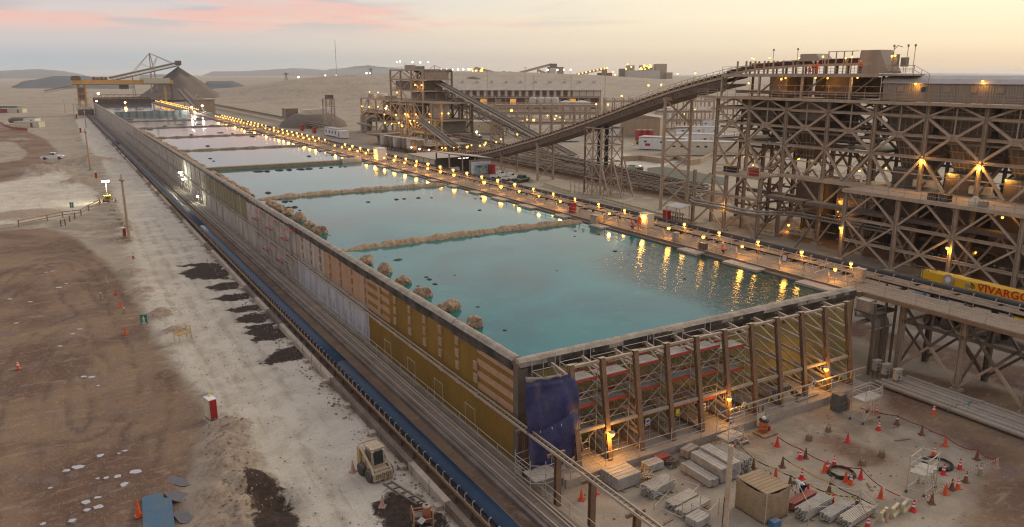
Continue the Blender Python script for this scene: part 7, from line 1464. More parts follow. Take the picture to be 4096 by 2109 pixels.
for (x, y, z, r, h, m) in [(124,322,14.7,3.0,2.4,TANK),(123,308,9.2,2.4,3.0,TANK),(122,292,9.2,2.2,3.4,STEEL),(121,256,4.6,2.6,3.2,TANKD),(121,332,0,2.2,9.0,TANKD),(119,326,0,1.6,8.0,TANKD)]:
    MB().lath((x,y,z), [(r,0),(r,h*.75),(r*.55,h*.95),(r*.15,h)], 16).build('vessel', m, sp_)
for k in range(26):
    y = 250+random.random()*80; z = random.choice((1.0, 3.0, 6.0, 10.5)); x = 119.5-random.random()*3; bar('pipe_run', (x, y, z), (x, y-random.uniform(6,14), z), random.uniform(.2,.45), random.choice((STEEL,STEELD,PIPEG)), sp_, .3, 'cyl8')
MB().tube([(119,333,0),(119,333,7),(120,331,8.6),(123,328,9)], .9, 12, up=(0,1,0)).build('duct', STEEL, sp_); MB().tube([(117,322,0),(117,322,5.5),(118.5,320,7),(121,318,7.2)], .9, 12, up=(0,1,0)).build('duct', PIPEG, sp_)
MB().tube([(116,330,4.0),(117,318,3.6)], .5, 10).build('duct', PIPEG, sp_)
for k in range(10): z = 4.2+k*.55; blk('stair_tread', (115.2, 252-k*.9, z), (116.6, 252.8-k*.9, z+.12), YELD, sp_)
bar('stair_string', (115.2,252.5,4), (115.2,243,9.6), .15, YELD, sp_, .3); railrun(sp_, [(115.2,252.5,4.1),(115.2,243,9.7)], 1.1, 2, YELD, .09); bar('stair_string', (115.6,232,0), (115.6,243,4.8), .15, YELD, sp_, .3); railrun(sp_, [(115.4,232,.1),(115.4,243,4.9)], 1.1, 2, YELD, .09)
blk('mezzanine', (112, 246, 4.4), (116, 262, 4.7), YELD, sp_); railrun(sp_, [(112,262,4.7),(112,246,4.7)], 1.1, 2, YELD, .09); blk('mezzanine', (111, 228, 2.2), (119, 243, 2.5), STEEL, sp_); railrun(sp_, [(111,243,2.5),(111,228,2.5)], 1.1, 2, STEEL, .09)
for i, (px, py, pw_) in enumerate(sorted([(1588,248,0),(1600,246,0),(1650,249,0),(1681,250,0),(1713,249,0),(1660,340,90),(1686,341,90),(1478,368,60),(1512,370,60),(1588,370,60),(1447,425,60),(1476,428,60),(1512,427,60),(1547,425,90),(1543,434,0),(1538,458,80),(1584,460,80),(1621,456,60),(1630,458,60),(1664,458,60),(1718,457,60),(1540,491,90),(1567,495,120),(1595,491,120),(1608,505,120),(1640,483,160),(1656,483,0),(1668,491,160),(1716,490,80),(1767,454,60),(1794,454,60)], key=lambda a: a[1])):
    x = 119.0 if py < 445 else 115.5; p = GX(px, py, x); lamp('plant_lamp', '%s lit lamp of the screening plant counted from its top' % ordn(i+1), p, p+Vector((.3,.2,.4)), BULBW if (px, py) == (1543,434) else (BULBG if py < 260 else BULBF), pw_*2, 'lamps on the screening plant', rb=.3)
# feed hopper tower and silos left of the plant
t = thing('lattice_tower', 'thin lattice tower standing left of the screening plant', 'tower', (110,352,0))
for x in (108,112):
    for y in (350,354.5): bar('leg', (x,y,0), (x,y,14), .45, STEEL, t)
for z in (3.5,7,10.5,14):
    for p, q in (((108,350),(112,350)),((108,350),(108,354.5)),((112,350),(112,354.5))): bar('tie', (*p,z), (*q,z), .25, STEEL, t); bar('brace', (*p,z-3.4), (*q,z), .2, STEEL, t)
for x in (108.6,109.8,111): bar('guide', (x,350,10.5), (x,350,14), .3, STEEL, t)
blk('head_box', (109,350.5,14), (112,354,15.8), STEELD, t)
t = thing('buried_tank', 'large earth-covered tank mound left of the screening plant', 'tank', (108,378,0)); MB().lath((110,378,-1), [(17,0),(15,3.6),(10,6.6),(9,7.0)], 26).build('mound', SAND if False else PILE, t); blk('tank_box', (104,372,5.5), (113,378,8.5), CREAM, t); blk('tank_box', (116,380,5.5), (122,388,9.0), WHITE, t); blk('kiosk', (100,390,4.0), (106,398,8.4), TANKD, t)
t = thing('site_cabin', 'white twin site cabin below the plant by the belt', 'cabin', (98.8,310,0)); blk('cabin_shell', (97.6,303,.4), (100.4,320,3.4), WHITE, t); blk('cabin_shell', (97.2,297.5,.3), (100.6,302.9,3.2), WHITE, t)
for y in (305,309,313,317): blk('window', (97.54,y,1.4), (97.6,y+1.2,2.6), GLASS, t)
blk('door', (97.14,299.5,.4), (97.2,300.7,2.6), PIPEG, t); blk('roof', (97.4,302.8,3.4), (100.6,320.2,3.55), ROOFG, t)
# thickener head and tank row
t = thing('thickener', 'flat-topped grey hopper head before the plant', 'hopper', (104,268,0)); MB().lath((104,268,0), [(2.6,0),(2.6,2.6),(3.0,3.0),(6.4,3.6),(6.4,4.2)], 20).build('bowl', CONC, t); bar('bridge', (98,268,4.5), (110,268,4.5), .8, STEEL, t); blk('drive_box', (103,267,4.3), (105,269,5.4), STEELD, t)
for k in range(9):
    y = 250-k*3.05; x = 96.8+.32*k; t = thing('flotation_tank', 'upright brown tank in the row below the plant, %s from the left' % ordn(k+1), 'tank', (x,y,0), group='tank row below the plant')
    MB().lath((x,y,.9), [(.5,0),(1.25,.7),(1.3,1.0),(1.3,3.4),(1.15,3.7)], 14).build('shell', TANKD if k % 3 else TANK, t); MB().box((x,y,4.75), (2.2,2.2,.12)).build('roof_plate', CREAM, t); bar('stem', (x,y,3.6), (x,y,4.7), .5, STEEL, t)
    for a in (.8, 2.4, 3.9, 5.5): bar('leg', (x+1.1*math.cos(a),y+1.1*math.sin(a),0), (x+1.1*math.cos(a),y+1.1*math.sin(a),1.6), .2, STEELD, t)
t = thing('pipe_gallery', 'low maze of railings and pipes behind the tank row', 'pipe rack', (105,235,0))
for k in range(9): y = 256-k*4; blk('grating', (100,y-3.8,3.0+.1*(k % 2)), (110,y,3.2+.1*(k % 2)), STEEL, t); railrun(t, [(100,y,3.2),(100,y-3.9,3.2)], 1.1, 1.9, STEEL, .08); railrun(t, [(105,y,3.2),(105,y-3.9,3.2)], 1.1, 1.9, STEEL, .08); bar('leg', (100,y-1,0), (100,y-1,3), .25, STEELD, t); bar('pipe_run', (102,y,2.4), (102,y-4,2.4), .4, PIPEG, t, .4, 'cyl8')
for i, (px, py) in enumerate([(1646,590),(1678,597),(1716,600),(1694,619),(1726,626)]): p = GX(px, py, 91.5 if i > 2 else 97); lamp('plant_lamp', 'bright lamp over the tank row, %s from the left' % ordn(i+1), p, p+Vector((.3,0,.4)), BULBW if i < 3 else BULBF, 150, 'lamps over the tank row', rb=.22)
t = thing('tin_enclosure', 'pale tin enclosure between the tank row and the open shed', 'enclosure', (88,190,0))
for k in range(5): blk('wall_sheet', (84.2, 196-k*3.6, 0), (84.3, 199.5-k*3.6, 3.2), CREAM, t); bar('post', (84.15,196-k*3.6,0), (84.15,196-k*3.6,3.4), .2, STEEL, t)
blk('roof', (84.1,181.5,3.2), (93,199.6,3.45), ROOFT, t); blk('end_wall', (84.3,181.6,0), (93,181.75,3.2), CREAM, t)
# open shed with mural board
t = thing('open_shed', 'open-fronted tin shed with a picture board on its gable', 'shed', (90,176,0))
for x, h in ((84.3,5.3),(88.0,4.8),(91.6,4.3),(96.2,3.7)): bar('post', (x,173.4,0), (x,173.4,h), .28, STEEL, t); bar('post', (x,181,0), (x,181,h), .28, STEELD, t)
MB().add([(83.6,172.8,5.6),(96.8,172.8,3.75),(96.8,181.6,3.75),(83.6,181.6,5.6),(83.6,172.8,5.8),(96.8,172.8,3.95),(96.8,181.6,3.95),(83.6,181.6,5.8)], [(3,2,1,0),(4,5,6,7),(0,1,5,4),(1,2,6,5),(2,3,7,6),(3,0,4,7)]).build('roof', ROOFT, t)
blk('back_wall', (84.3,180.9,0), (96.2,181.1,3.8), STEELD, t); blk('end_sheet', (89.8,173.2,0), (96.3,173.3,3.75), CLADG, t)
for x in (86,87.6): MB().lath((x,176,0), [(.9,0),(.9,1.7),(.5,1.9)], 14).build('drum', CREAM, t)
for x in (87.5,88.6,89.6): blk('tube_light', (x,174.5,4.15), (x+.7,174.65,4.22), mat('tube_light', (1,.95,.85), emit=5), t)
mbd = thing('picture_board', 'blue and white picture board on the gable of the open shed', 'board', (93.2,173,0)); blk('board', (90.3,173.02,.1), (96.0,173.12,3.2), WHITE, mbd); SKYB = mat('mural_blue', (.20,.36,.40), (.30,.42,.42), scale=.6)
blk('print', (91.2,172.97,.25), (95.2,173.01,2.45), SKYB, mbd)
for x0, x1, z0, z1, m in ((91.9,93.3,1.75,2.15,STEELD),(93.0,93.3,.5,1.6,SIGNY),(92.6,93.0,.3,.9,YELD),(93.6,94.6,.35,.75,CREAM),(94.2,94.8,1.5,2.1,CABG),(91.4,92.0,.4,.8,CREAM),(90.9,95.4,2.75,2.8,PIPEG)): blk('print_patch', (x0,172.94,z0), (x1,172.965,z1), m, mbd)
def redbox(label, x, y, s=1.0): wbox('hydrant_box', label, (x,y,0), (.9*s,1.5*s,2.0*s), RED, 'hydrant box')
redbox('red box beside the picture board', 95.6, 171.8, 1.2); redbox('red double box behind the black belt before the bin tower', 91.2, 100.3, .85); redbox('red box below the overland conveyor, far', 97, 352, 1.3); redbox('red box below the overland conveyor, near', 97, 333, 1.3)
# ================================================================ vehicles
def pickup():
    t = thing('pickup_truck', None, 'pickup', (0,0,0)); A = WM[t.name]
    def loft(nm, secs, m, par=t):
        v = []
        for y, w_, z0, z1 in secs: v += [(-w_/2,y,z0),(w_/2,y,z0),(w_/2*.94,y,z1),(-w_/2*.94,y,z1)]
        n = len(secs); return MB().add(v, [(k*4+i, (k+1)*4+i, (k+1)*4+(i+1) % 4, k*4+(i+1) % 4) for k in range(n-1) for i in range(4)]+[(0,1,2,3),((n-1)*4+3,(n-1)*4+2,(n-1)*4+1,(n-1)*4)]).build(nm, m, par, A)
    loft('body', [(-2.6,1.7,.45,.85),(-2.45,1.8,.38,.98),(-1.2,1.85,.35,1.08),(.6,1.85,.35,1.05),(2.5,1.8,.45,1.0),(2.6,1.75,.5,.98)], WHITE); cabn = loft('cab', [(-1.35,1.7,1.05,1.1),(-.65,1.6,1.05,1.72),(.35,1.6,1.05,1.74),(.62,1.65,1.02,1.1)], WHITE)
    MB().box((0,-1.02,1.42), (1.4,.03,.72), rx=-.83).build('windscreen', GLASS, cabn, A)
    for s in (-1,1):
        MB().box((s*.81,-.35,1.42), (.03,.62,.42), ry=-s*.06).build('side_window', GLASS, cabn, A); MB().box((s*.81,.22,1.42), (.03,.36,.40), ry=-s*.06).build('side_window', GLASS, cabn, A); MB().box((s*.7,-2.56,.75), (.3,.1,.18)).build('headlight', REFL, t, A)
    MB().box((0,1.6,1.02), (1.5,1.75,.05)).build('bed', STEELD, t, A); MB().box((0,-2.62,.6), (1.5,.06,.22)).build('bumper', STEELD, t, A); MB().tube([(-.6,.75,1.0),(-.6,.75,1.6),(.6,.75,1.6),(.6,.75,1.0)], .04, 6).build('roll_bar', STEELD, t, A)
    for x in (-.8,.8):
        for y in (-1.65,1.6): wheel(t, A, (x,y,.37), .37, .24, RUBBER, PIPEG)
    return t
pk = pickup()
for i, (x, y, rz, lb) in enumerate([(93.6,164.2,1.95,'white pickup, leftmost of the three parked by the belt'),(93.8,159.4,1.95,'white pickup in the middle of the parked three'),(94.2,154.8,1.95,'dark pickup with a yellow-green stripe, rightmost of three')]):
    Mw = Matrix.Translation((x,y,0)) @ Matrix.Rotation(rz, 4, 'Z')
    if i == 0: pk.matrix_basis = Mw; tag(pk, lb, None, 'parked pickups'); o = pk
    else: o = copy_tree(pk, Mw, None, lb, 'parked pickups')
    if i == 2:
        BC = mat('bottle_green', (.015,.05,.045), (.02,.06,.05), rough=.3)
        for ch in o.children:
            if ch.name.startswith(('body','cab')): ch.data = ch.data.copy(); ch.data.materials[0] = BC
        MB().box((0,0,0), (.03,3.6,.1)).build('stripe', SIGNY, o, Mw @ Matrix.Translation((-.93,.6,.88)))
p = G(214,652); o = copy_tree(pk, Matrix.Translation((p.x,p.y,1.0)) @ Matrix.Rotation(1.3, 4, 'Z') @ Matrix.Scale(1.15, 4), None, 'small white truck half hidden behind the gravel mounds', 'parked pickups')
def dumper():
    t = thing('dump_truck', None, 'dump truck', (0,0,0)); A = WM[t.name]; B_ = lambda nm, c, d, m, par=t, **k: MB().box(c, d, **k).build(nm, m, par, A)
    cb_ = B_('cab', (0,-3.1,1.95), (2.3,1.7,2.1), WHITE); B_('windscreen', (0,-3.97,2.35), (2.0,.04,.9), GLASS, cb_); B_('roof', (0,-3.1,3.05), (2.2,1.6,.12), WHITE, cb_)
    for s in (-1,1): B_('side_window', (s*1.16,-3.2,2.35), (.03,.9,.75), GLASS, cb_); B_('tail_lamp', (s*.85,3.92,1.15), (.5,.06,.28), TAILR)
    B_('grille', (0,-3.98,1.35), (1.8,.05,.7), STEELD, cb_); B_('chassis', (0,0,.85), (1.0,7.4,.4), STEELD); B_('exhaust', (-.9,-2.05,2.4), (.18,.18,1.6), STEELD); B_('beacon', (.4,-3.1,3.2), (.25,.25,.2), mat('beacon_amber', (1,.5,.15), emit=6), cb_)
    v = [(-1.15,-1.9,1.15),(1.15,-1.9,1.15),(1.15,3.8,1.15),(-1.15,3.8,1.15),(-1.25,-2.1,2.6),(1.25,-2.1,2.6),(1.25,3.85,2.55),(-1.25,3.85,2.55)]
    bd = MB().add(v, [(3,2,1,0),(4,5,6,7),(0,1,5,4),(1,2,6,5),(2,3,7,6),(3,0,4,7)]).build('tipper_body', CREAM, t, A)
    for k in range(5):
        for s in (-1,1): B_('body_rib', (s*1.25,-1.6+k*1.25,1.9), (.1,.14,1.4), CREAM, bd)
    for k in range(4): B_('tailgate_rib', (-.85+k*.57,3.88,1.95), (.12,.1,1.2), CREAM, bd)
    B_('side_stripe', (-1.27,1,1.5), (.04,5,.12), SIGNY, bd)
    mb = MB(); v = []
    for i in range(9):
        for j in range(9): u, w_ = i/8, j/8; v.append((-1.22+2.44*u, -2.0+5.7*w_, 2.6+.5*math.sin(math.pi*u)**.8*(.35+.65*math.sin(math.pi*min(1, w_*1.3+.05)))+.03*math.sin(i*3+j*2)))
    mb.add(v, [(i*9+j, (i+1)*9+j, (i+1)*9+j+1, i*9+j+1) for i in range(8) for j in range(8)], True); mb.build('cover', TARPG, t, A)
    for x in (-1.0,1.0):
        for y in (-3.1,1.2,2.5): wheel(t, A, (x,y,.52), .52, .36, RUBBER, STEELD)
    return t
dt = dumper(); p = G(2541,700); dt.matrix_basis = Matrix.Translation((p.x,p.y,0)) @ Matrix.Rotation(-.35, 4, 'Z') @ Matrix.Scale(.82, 4); tag(dt, 'white dump truck with a green cover on the road behind the lattice tower', None, 'dump trucks')
dp = G(1895,572); copy_tree(dt, Matrix.Translation((dp.x,dp.y,0)) @ Matrix.Rotation(.15, 4, 'Z') @ Matrix.Scale(1.0, 4), None, 'dump truck with a green cover seen under the inclined conveyors', 'dump trucks')
# dusty barrier runs and the retaining wall on the right yard
for k in range(16): u = k/15; q = G(2412+238*u, 803+66*u); barrier('dusty barrier behind the black belt, %s in the right-hand run' % ordn(k+1), (q.x,q.y,0), math.radians(8), 'dusty barriers behind the black belt', 1.05)
for k in range(7): u = k/6; q = G(2182+88*u, 745+28*u); barrier('dusty barrier behind the black belt, %s in the short middle run' % ordn(k+1), (q.x,q.y,0), math.radians(8), 'dusty barriers behind the black belt', 1.0)
for k in range(12): u = k/11; q = G(2030+100*u, 700+30*u); barrier('dusty barrier past the pickups, %s in the left run' % ordn(k+1), (q.x,q.y,0), math.radians(8), 'dusty barriers behind the black belt', 1.0)
for k in range(5): u = k/4; q = G(2690+65*u, 878+12*u); barrier('dusty barrier by the red double box, %s of the last run' % ordn(k+1), (q.x,q.y,0), math.radians(8), 'dusty barriers behind the black belt', .95)
rt = thing('retaining_wall', 'low tan retaining wall with a dark green ditch lining by the dump truck', 'wall', (155,168,0)); GRN = mat('ditch_lining', (.07,.075,.05), (.09,.09,.06)); prev = None
for px, py in [(2495,646),(2560,642),(2650,655),(2700,640),(2760,662),(2800,655),(2860,625),(2960,612),(3080,608)]:
    q = G(px, py)
    if prev is not None: bar('wall_section', (prev.x,prev.y,.6), (q.x,q.y,.6), .4, CORR, rt, 1.9)
    prev = q
pts = [G(x, y)[:2] for x, y in [(2590,672),(2650,668),(2790,690),(2900,712),(2900,742),(2760,725),(2590,705)]]; MB().prism([tuple(q) for q in pts[::-1]], -.05, .06).build('ditch_lining', GRN, rt)
# ================================================================ right middle distance: cabins, tanks, sheds, pipe racks
def cabin(label, px, py, L_, W_, h, rz, m=WHITE, group='site cabins', wins=3, name='site_cabin', red=False):
    p = G(px, py); t = thing(name, label, 'cabin', (p.x,p.y,0), rz, group); A = WM[t.name]; B_ = lambda nm, c, d, mm: MB().box(c, d).build(nm, mm, t, A)
    B_('shell', (0,0,h/2+.3), (L_,W_,h), m); B_('roof', (0,0,h+.36), (L_*1.02,W_*1.04,.12), ROOFG)
    for k in range(wins): B_('window', (-L_*.35+L_*.7*k/max(1,wins-1),-W_/2-.03,h*.72), (.9,.06,.5), GLASS)
    B_('door', (L_*.1,-W_/2-.03,h*.5), (.9,.05,h*.8), CREAM)
    if red: B_('red_panel', (-L_*.3,-W_/2-.04,h*.45), (1.8,.06,.8), RED); B_('red_edge', (0,-W_/2-.03,h+.2), (L_,.05,.15), RED)
    for x in (-L_*.4,0,L_*.4): B_('skid', (x,0,.15), (.4,W_,.3), STEELD)
R0 = -YAW
cabin('large white cabin with a red edge and mural panel', 2655, 600, 16, 6, 4.0, R0-.5, WHITE, red=True); cabin('cream cabin block in front of the large white cabin', 2755, 622, 14, 5, 4.2, R0-.15, CREAM, wins=5); cabin('long white cabin behind the cream block', 2820, 590, 20, 6, 4.4, R0-.3, WHITE); cabin('cream container left of the bin tower columns', 2895, 622, 13, 4.5, 4.0, R0+.1, CREAM, wins=0)
cabin('grey container seen between the tower columns', 2975, 617, 10, 4.5, 4.0, R0+.1, CABW, wins=0); cabin('white container in the first tower bay', 3060, 600, 12, 4.5, 4.2, R0, WHITE, wins=2); cabin('white container row seen through the middle tower bays', 3270, 590, 26, 5, 4.4, R0, WHITE, wins=5); cabin('white cabin row at the back of the container yard', 2790, 552, 18, 5, 4.2, R0-.1, WHITE); cabin('small white cabin behind the left tower column', 2840, 520, 8, 5, 4.2, R0, WHITE, wins=2); cabin('white office trailer under the curved conveyor', 2270, 566, 9, 5, 4, R0, WHITE); cabin('pale trailer row behind the lattice tower', 2490, 545, 14, 5, 4, R0, WHITE)
cabin('white cabin with a lit front behind the dump truck', 1990-70, 535, 20, 8, 5, R0, CREAM); cabin('white kiosk on legs beyond the pipe racks', 2800, 492, 9, 6, 8, R0, WHITE, wins=0)
p = G(2553,562)
for k in range(3): wbox('portable_toilet', 'red portable toilet, %s of the row by the white cabins' % ordn(k+1), (p.x+1.9*k,p.y-1.2*k,0), (1.7,1.7,4.0), RED, 'toilet', REDT, WHITE)
p = G(2560,580); t = thing('waste_bins', 'row of small coloured waste bins before the red toilets', 'bins', (p.x,p.y,0), R0); A = WM[t.name]
for k, m in enumerate((SIGNY, BLACKP, BLUEB, RED, WHITE)): MB().lath((k*1.0-2,0,.1), [(.4,0),(.45,1.2)], 10).build('bin', m, t, A)
MB().box((0,0,.08), (6,1.5,.1)).build('bin_rack', WHITE, t, A)
p = G(2598,512); t = thing('storage_tank', 'large white storage tank beside the tan shed', 'tank', (p.x,p.y,0)); MB().lath((p.x,p.y,0), [(10.5,0),(10.5,9.6)], 36, cap=False).build('shell', WHITE, t); MB().lath((p.x,p.y,9.6), [(10.5,0),(5,.8),(.4,1.2)], 36).build('roof', TANK, t); MB().lath((p.x,p.y,9.5), [(10.7,0),(10.7,.25)], 36, cap=False).build('rim', STEEL, t)
p = G(2570,545); t = thing('tan_shed', 'plain tan metal shed with a low gable', 'shed', (p.x,p.y,0), R0-.35); A = WM[t.name]; MB().box((0,0,4), (16,12,8)).build('wall', CORR, t, A); MB().add([(-8.3,-6.3,8),(8.3,-6.3,8),(8.3,6.3,8),(-8.3,6.3,8),(0,-6.3,9.1),(0,6.3,9.1)], [(0,1,4),(3,5,2),(0,4,5,3),(1,2,5,4),(3,2,1,0)]).build('roof', CORR, t, A); MB().box((-3,-6.05,3), (3.5,.1,5)).build('door', CORR, t, A)
RK = 'steel pipe racks in the middle distance'
def prack(label, px0, py0, px1, h, w_, n, levels, z0=0.0, lamps=()):
    a = G(px0, py0); wdep = (a-CAM).dot(FW); b_ = GD(px1, py0, wdep); b_.z = 0; d = b_-a; ln = d.length; u = d/ln; s = Vector((-u.y,u.x,0)); t = thing('pipe_rack', label, 'pipe rack', (a.x,a.y,0), group=RK)
    for k in range(n+1):
        c = a+u*ln*k/n
        for o in (0, w_): bar('post', c+s*o, c+s*o+Vector((0,0,h)), .5, STEEL, t)
    for z in levels:
        for o in (0, w_): bar('beam', a+s*o+Vector((0,0,z)), b_+s*o+Vector((0,0,z)), .4, STEEL, t, .55)
        for q in range(3): bar('pipe', a+s*w_*(q+.5)/3+Vector((0,0,z+.5)), b_+s*w_*(q+.5)/3+Vector((0,0,z+.5)), random.uniform(.4,.8), random.choice((PIPEG,STEEL,TANK)), t, .5, 'cyl8')
        railrun(t, [a+Vector((0,0,z+.2)), b_+Vector((0,0,z+.2))], 1.3, 6.0, STEEL, .14)
    for k in range(0, n, 2): c = a+u*ln*k/n; e = a+u*ln*(k+1)/n; bar('brace', c+Vector((0,0,.3)), e+Vector((0,0,levels[0])), .3, STEEL, t)
    return t
prack('pipe rack in front of the tank farm', 1980, 545, 2390, 13, 8, 9, (5, 9, 12)); prack('pipe rack below the long maroon building', 1930, 478, 2400, 9, 8, 12, (4, 7.5)); prack('long pipe rack behind the white storage tank', 2420, 492, 2850, 13, 8, 12, (5.5, 11)); prack('pipe rack behind the white containers', 2620, 520, 2850, 9, 7, 7, (4, 8)); prack('far pipe rack seen past the left tower column', 2830, 480, 3100, 12, 8, 7, (6, 11)); prack('second rack row under the upper inclined conveyor', 1880, 520, 2100, 11, 7, 6, (5, 10))
for k, px in enumerate((2132,2163,2190,2218)):
    p = G(px,452); t = thing('process_tank', 'small dished process tank below the maroon building, %s of four' % ordn(k+1), 'tank', (p.x,p.y,0), group='four small process tanks'); MB().lath((p.x,p.y,2.2), [(.5,0),(2.6,2.2),(2.6,7.0),(2.2,7.8),(1,8.3)], 18).build('shell', TANK, t)
    for a in range(4): bar('leg', (p.x+2.2*math.cos(a*1.57),p.y+2.2*math.sin(a*1.57),0), (p.x+2.2*math.cos(a*1.57),p.y+2.2*math.sin(a*1.57),4.4), .35, STEEL, t)
for px, r, lb in ((2262,4.6,'wide pale tank right of the four small tanks'),(2324,6.2,'widest flat pale tank before the maroon building')):
    p = G(px,456); t = thing('process_tank', lb, 'tank', (p.x,p.y,0)); MB().lath((p.x,p.y,0), [(r,0),(r,7.4)], 26, cap=False).build('shell', TANK, t); MB().lath((p.x,p.y,7.4), [(r,0),(r*.3,1.0),(.3,1.2)], 26).build('roof', TANK, t); MB().lath((p.x,p.y,7.2), [(r*1.03,0),(r*1.03,.3)], 26, cap=False).build('rim', STEEL, t)
# long maroon building
wd = 565.0; a = GD(1760,450,wd); b_ = GD(2400,450,wd); a.z = b_.z = 0; u = (b_-a).normalized(); s = Vector((-u.y,u.x,0)); ln = (b_-a).length
lb_ = thing('long_building', 'long tan-roofed building with a checked maroon and cream clerestory', 'building', tuple(a)); zE, zR = 14.0, 19.6
def wq(u0, u1, s0, s1, z0, z1, nm, m): 
    A_ = Matrix.Translation(a) @ Matrix((u, s, Vector((0,0,1)))).transposed().to_4x4(); MB().box(((u0+u1)/2,(s0+s1)/2,(z0+z1)/2), (u1-u0,s1-s0,z1-z0)).build(nm, m, lb_, A_)
wq(0, ln, 1, 30, 0, 8.6, 'lower_wall', BRICKR); wq(0, ln, .6, 30, 8.6, 13.9, 'clerestory', BRICKR); wq(ln-.6, ln+.4, .5, 30, 0, 14, 'end_wall', CORR)
n = 23
for k in range(n): uu = ln*(k+.5)/n; wq(uu-1.0, uu+1.0, .42, .62, 9.0, 13.6, 'cream_panel', CREAM) if k < 19 else wq(uu-2.4, uu+2.4, .42, .62, 9.0, 13.6, 'cream_panel', CREAM)
wq(0, ln, -.6, .55, 8.0, 8.7, 'gutter', STEEL)
for k in range(10): uu = 8+k*11; wq(uu, uu+4.6, .9, 1.02, 2.5, 7.4, 'lit_bay', mat('lit_bay%d' % k, (.75,.36,.08), emit=.55) if k in (1,2,4,6,8) else CORR)
A_ = Matrix.Translation(a) @ Matrix((u, s, Vector((0,0,1)))).transposed().to_4x4()
for k in range(12): u0, u1 = -2+(ln+4)*k/12, -2+(ln+4)*(k+1)/12-.05; MB().add([(u0,-1.2,zE-.3),(u1,-1.2,zE-.3),(u1,15.5,zR),(u0,15.5,zR),(u1,32,zE-.3),(u0,32,zE-.3),(u0,-1.2,zE-.6),(u1,-1.2,zE-.6)], [(0,1,2,3),(3,2,4,5),(6,7,1,0)]).build('roof_sheet', ROOFT, lb_, A_)
for k in range(11): uu = 4+k*11; wq(uu, uu+2.2, 13.2, 15.0, zR-.6, zR+.9, 'roof_vent', CREAM)
for k in range(16): uu = 3+k*7.6; wq(uu, uu+.5, -6, -5.5, 0, 9.5, 'front_post', STEEL)
for z in (4.6, 8.2, 9.4): wq(0, ln, -6.0, -5.6, z, z+.35, 'front_rail', STEEL if z > 5 else YELD)
MF = 'lamps in the middle distance'
for i, (px, py, wdp, pw_, rb) in enumerate(sorted([(2046,443,420,500,.8),(2109,479,400,250,.5),(2135,481,400,400,.7),(2211,488,400,300,.55),(2219,476,400,150,.4),(2190,462,420,150,.4),(2225,463,420,150,.4),(2291,456,420,250,.55),(2137,516,390,250,.5),(2256,484,400,150,.4),(2568,464,370,1500,1.2),(2551,460,370,200,.5),(2622,446,380,150,.45),(2653,444,380,100,.4),(2681,455,380,200,.5),(2623,481,360,100,.35),(2519,489,350,120,.4),(2778,440,390,200,.5),(2740,456,390,300,.5),(2823,478,380,150,.45),(2850,448,390,200,.5),(2696,481,370,100,.35),(2640,450,385,90,.4),(2710,446,392,90,.4),(1855,521,300,600,.5),(1907,528,300,600,.5),(1750,443,330,150,.4),(2065,447,430,90,.35),(2160,482,405,150,.4),(2240,470,410,120,.4),(2090,486,395,140,.4),(2300,470,400,120,.4),(2400,505,370,100,.35),(2450,500,370,100,.35),(2910,470,390,100,.4)])):
    q = GD(px, py, wdp); lamp('yard_lamp', 'small lit lamp among the pipe racks, %s from the left' % ordn(i+1), q, (q.x,q.y,max(0,q.z-9)), BULBW if py in (521, 528) else BULBF, pw_, MF, rb=rb, post=.25)
# slim masts of the middle distance
for i, (px, py, wdp, h) in enumerate(sorted([(2417,460,420,34),(2100,450,440,36),(2132,450,440,30),(2282,455,440,30),(1950,470,440,34),(2783,560,330,26),(2830,470,390,22),(2512,470,370,18)])):
    q = GD(px, py, wdp); t = thing('slim_mast', 'thin light mast among the pipe racks, %s from the left' % ordn(i+1), 'mast', (q.x,q.y,0), group='thin masts'); bar('shaft', (q.x,q.y,0), (q.x,q.y,h*.8), .28, STEEL, t, .28, 'cyl6'); bar('head', (q.x-.8,q.y,h*.8), (q.x+.8,q.y,h*.8), .2, STEEL, t)
# ================================================================ gantry at the far end of the vat and stacker
GYv = 560.0; gt = thing('yellow_gantry', 'yellow bridge gantry spanning the far end of the vat', 'gantry crane', (40,GYv,0)); GYEL = mat('gantry_yellow', (.60,.36,.10), (.5,.29,.085), dust=.2, scale=.3)
for k in range(5): blk('bridge_girder', (12.4+k*11.7, GYv-1.6, 18.9), (12.4+k*11.7+11.6, GYv+1.6, 21.4), GYEL, gt)
bar('lower_flange', (12.2,GYv,18.7), (71,GYv,18.7), 4.0, RUST, gt, .3); blk('trolley_house', (53,GYv-2.4,19.2), (69,GYv+2.4,22.6), CREAM, gt); blk('trolley_house', (51,GYv-2,21.4), (56,GYv+2,22.8), CREAM, gt); blk('walk_box', (12,GYv-2,21.4), (17.5,GYv+2,23.2), RUST, gt); blk('walk_box', (12.6,GYv-1.6,23.2), (17,GYv+1.6,24), STEELD, gt)
for k in range(4): blk('winch', (24+k*2.2,GYv-1.5,21.5), (25.8+k*2.2,GYv+1.5,23.4-.2*(k % 2)), RUST, gt)
for x in (15.0,18.6): bar('leg', (x,GYv-1.5,1.0), (x+.6,GYv,18.7), 1.3, GYEL, gt); bar('leg', (x,GYv+5,1.0), (x+.6,GYv,18.7), 1.3, STEELD, gt)
blk('machine_room', (15.4,GYv-2.2,9), (18.6,GYv+1,17), STEELD, gt); blk('bogie_house', (13,GYv-4,3.6), (21.5,GYv+4,5.4), CREAM, gt); blk('bogie', (13.6,GYv-5,0), (22.4,GYv+5,3.6), STEELD, gt)
for z in (5.5,9,13): bar('tie', (14.6,GYv-2,z), (19.4,GYv-2,z), .5, GYEL, gt); railrun(gt, [(13,GYv-2.6,z),(20.5,GYv-2.6,z)], 1.2, 2, STEEL, .15)
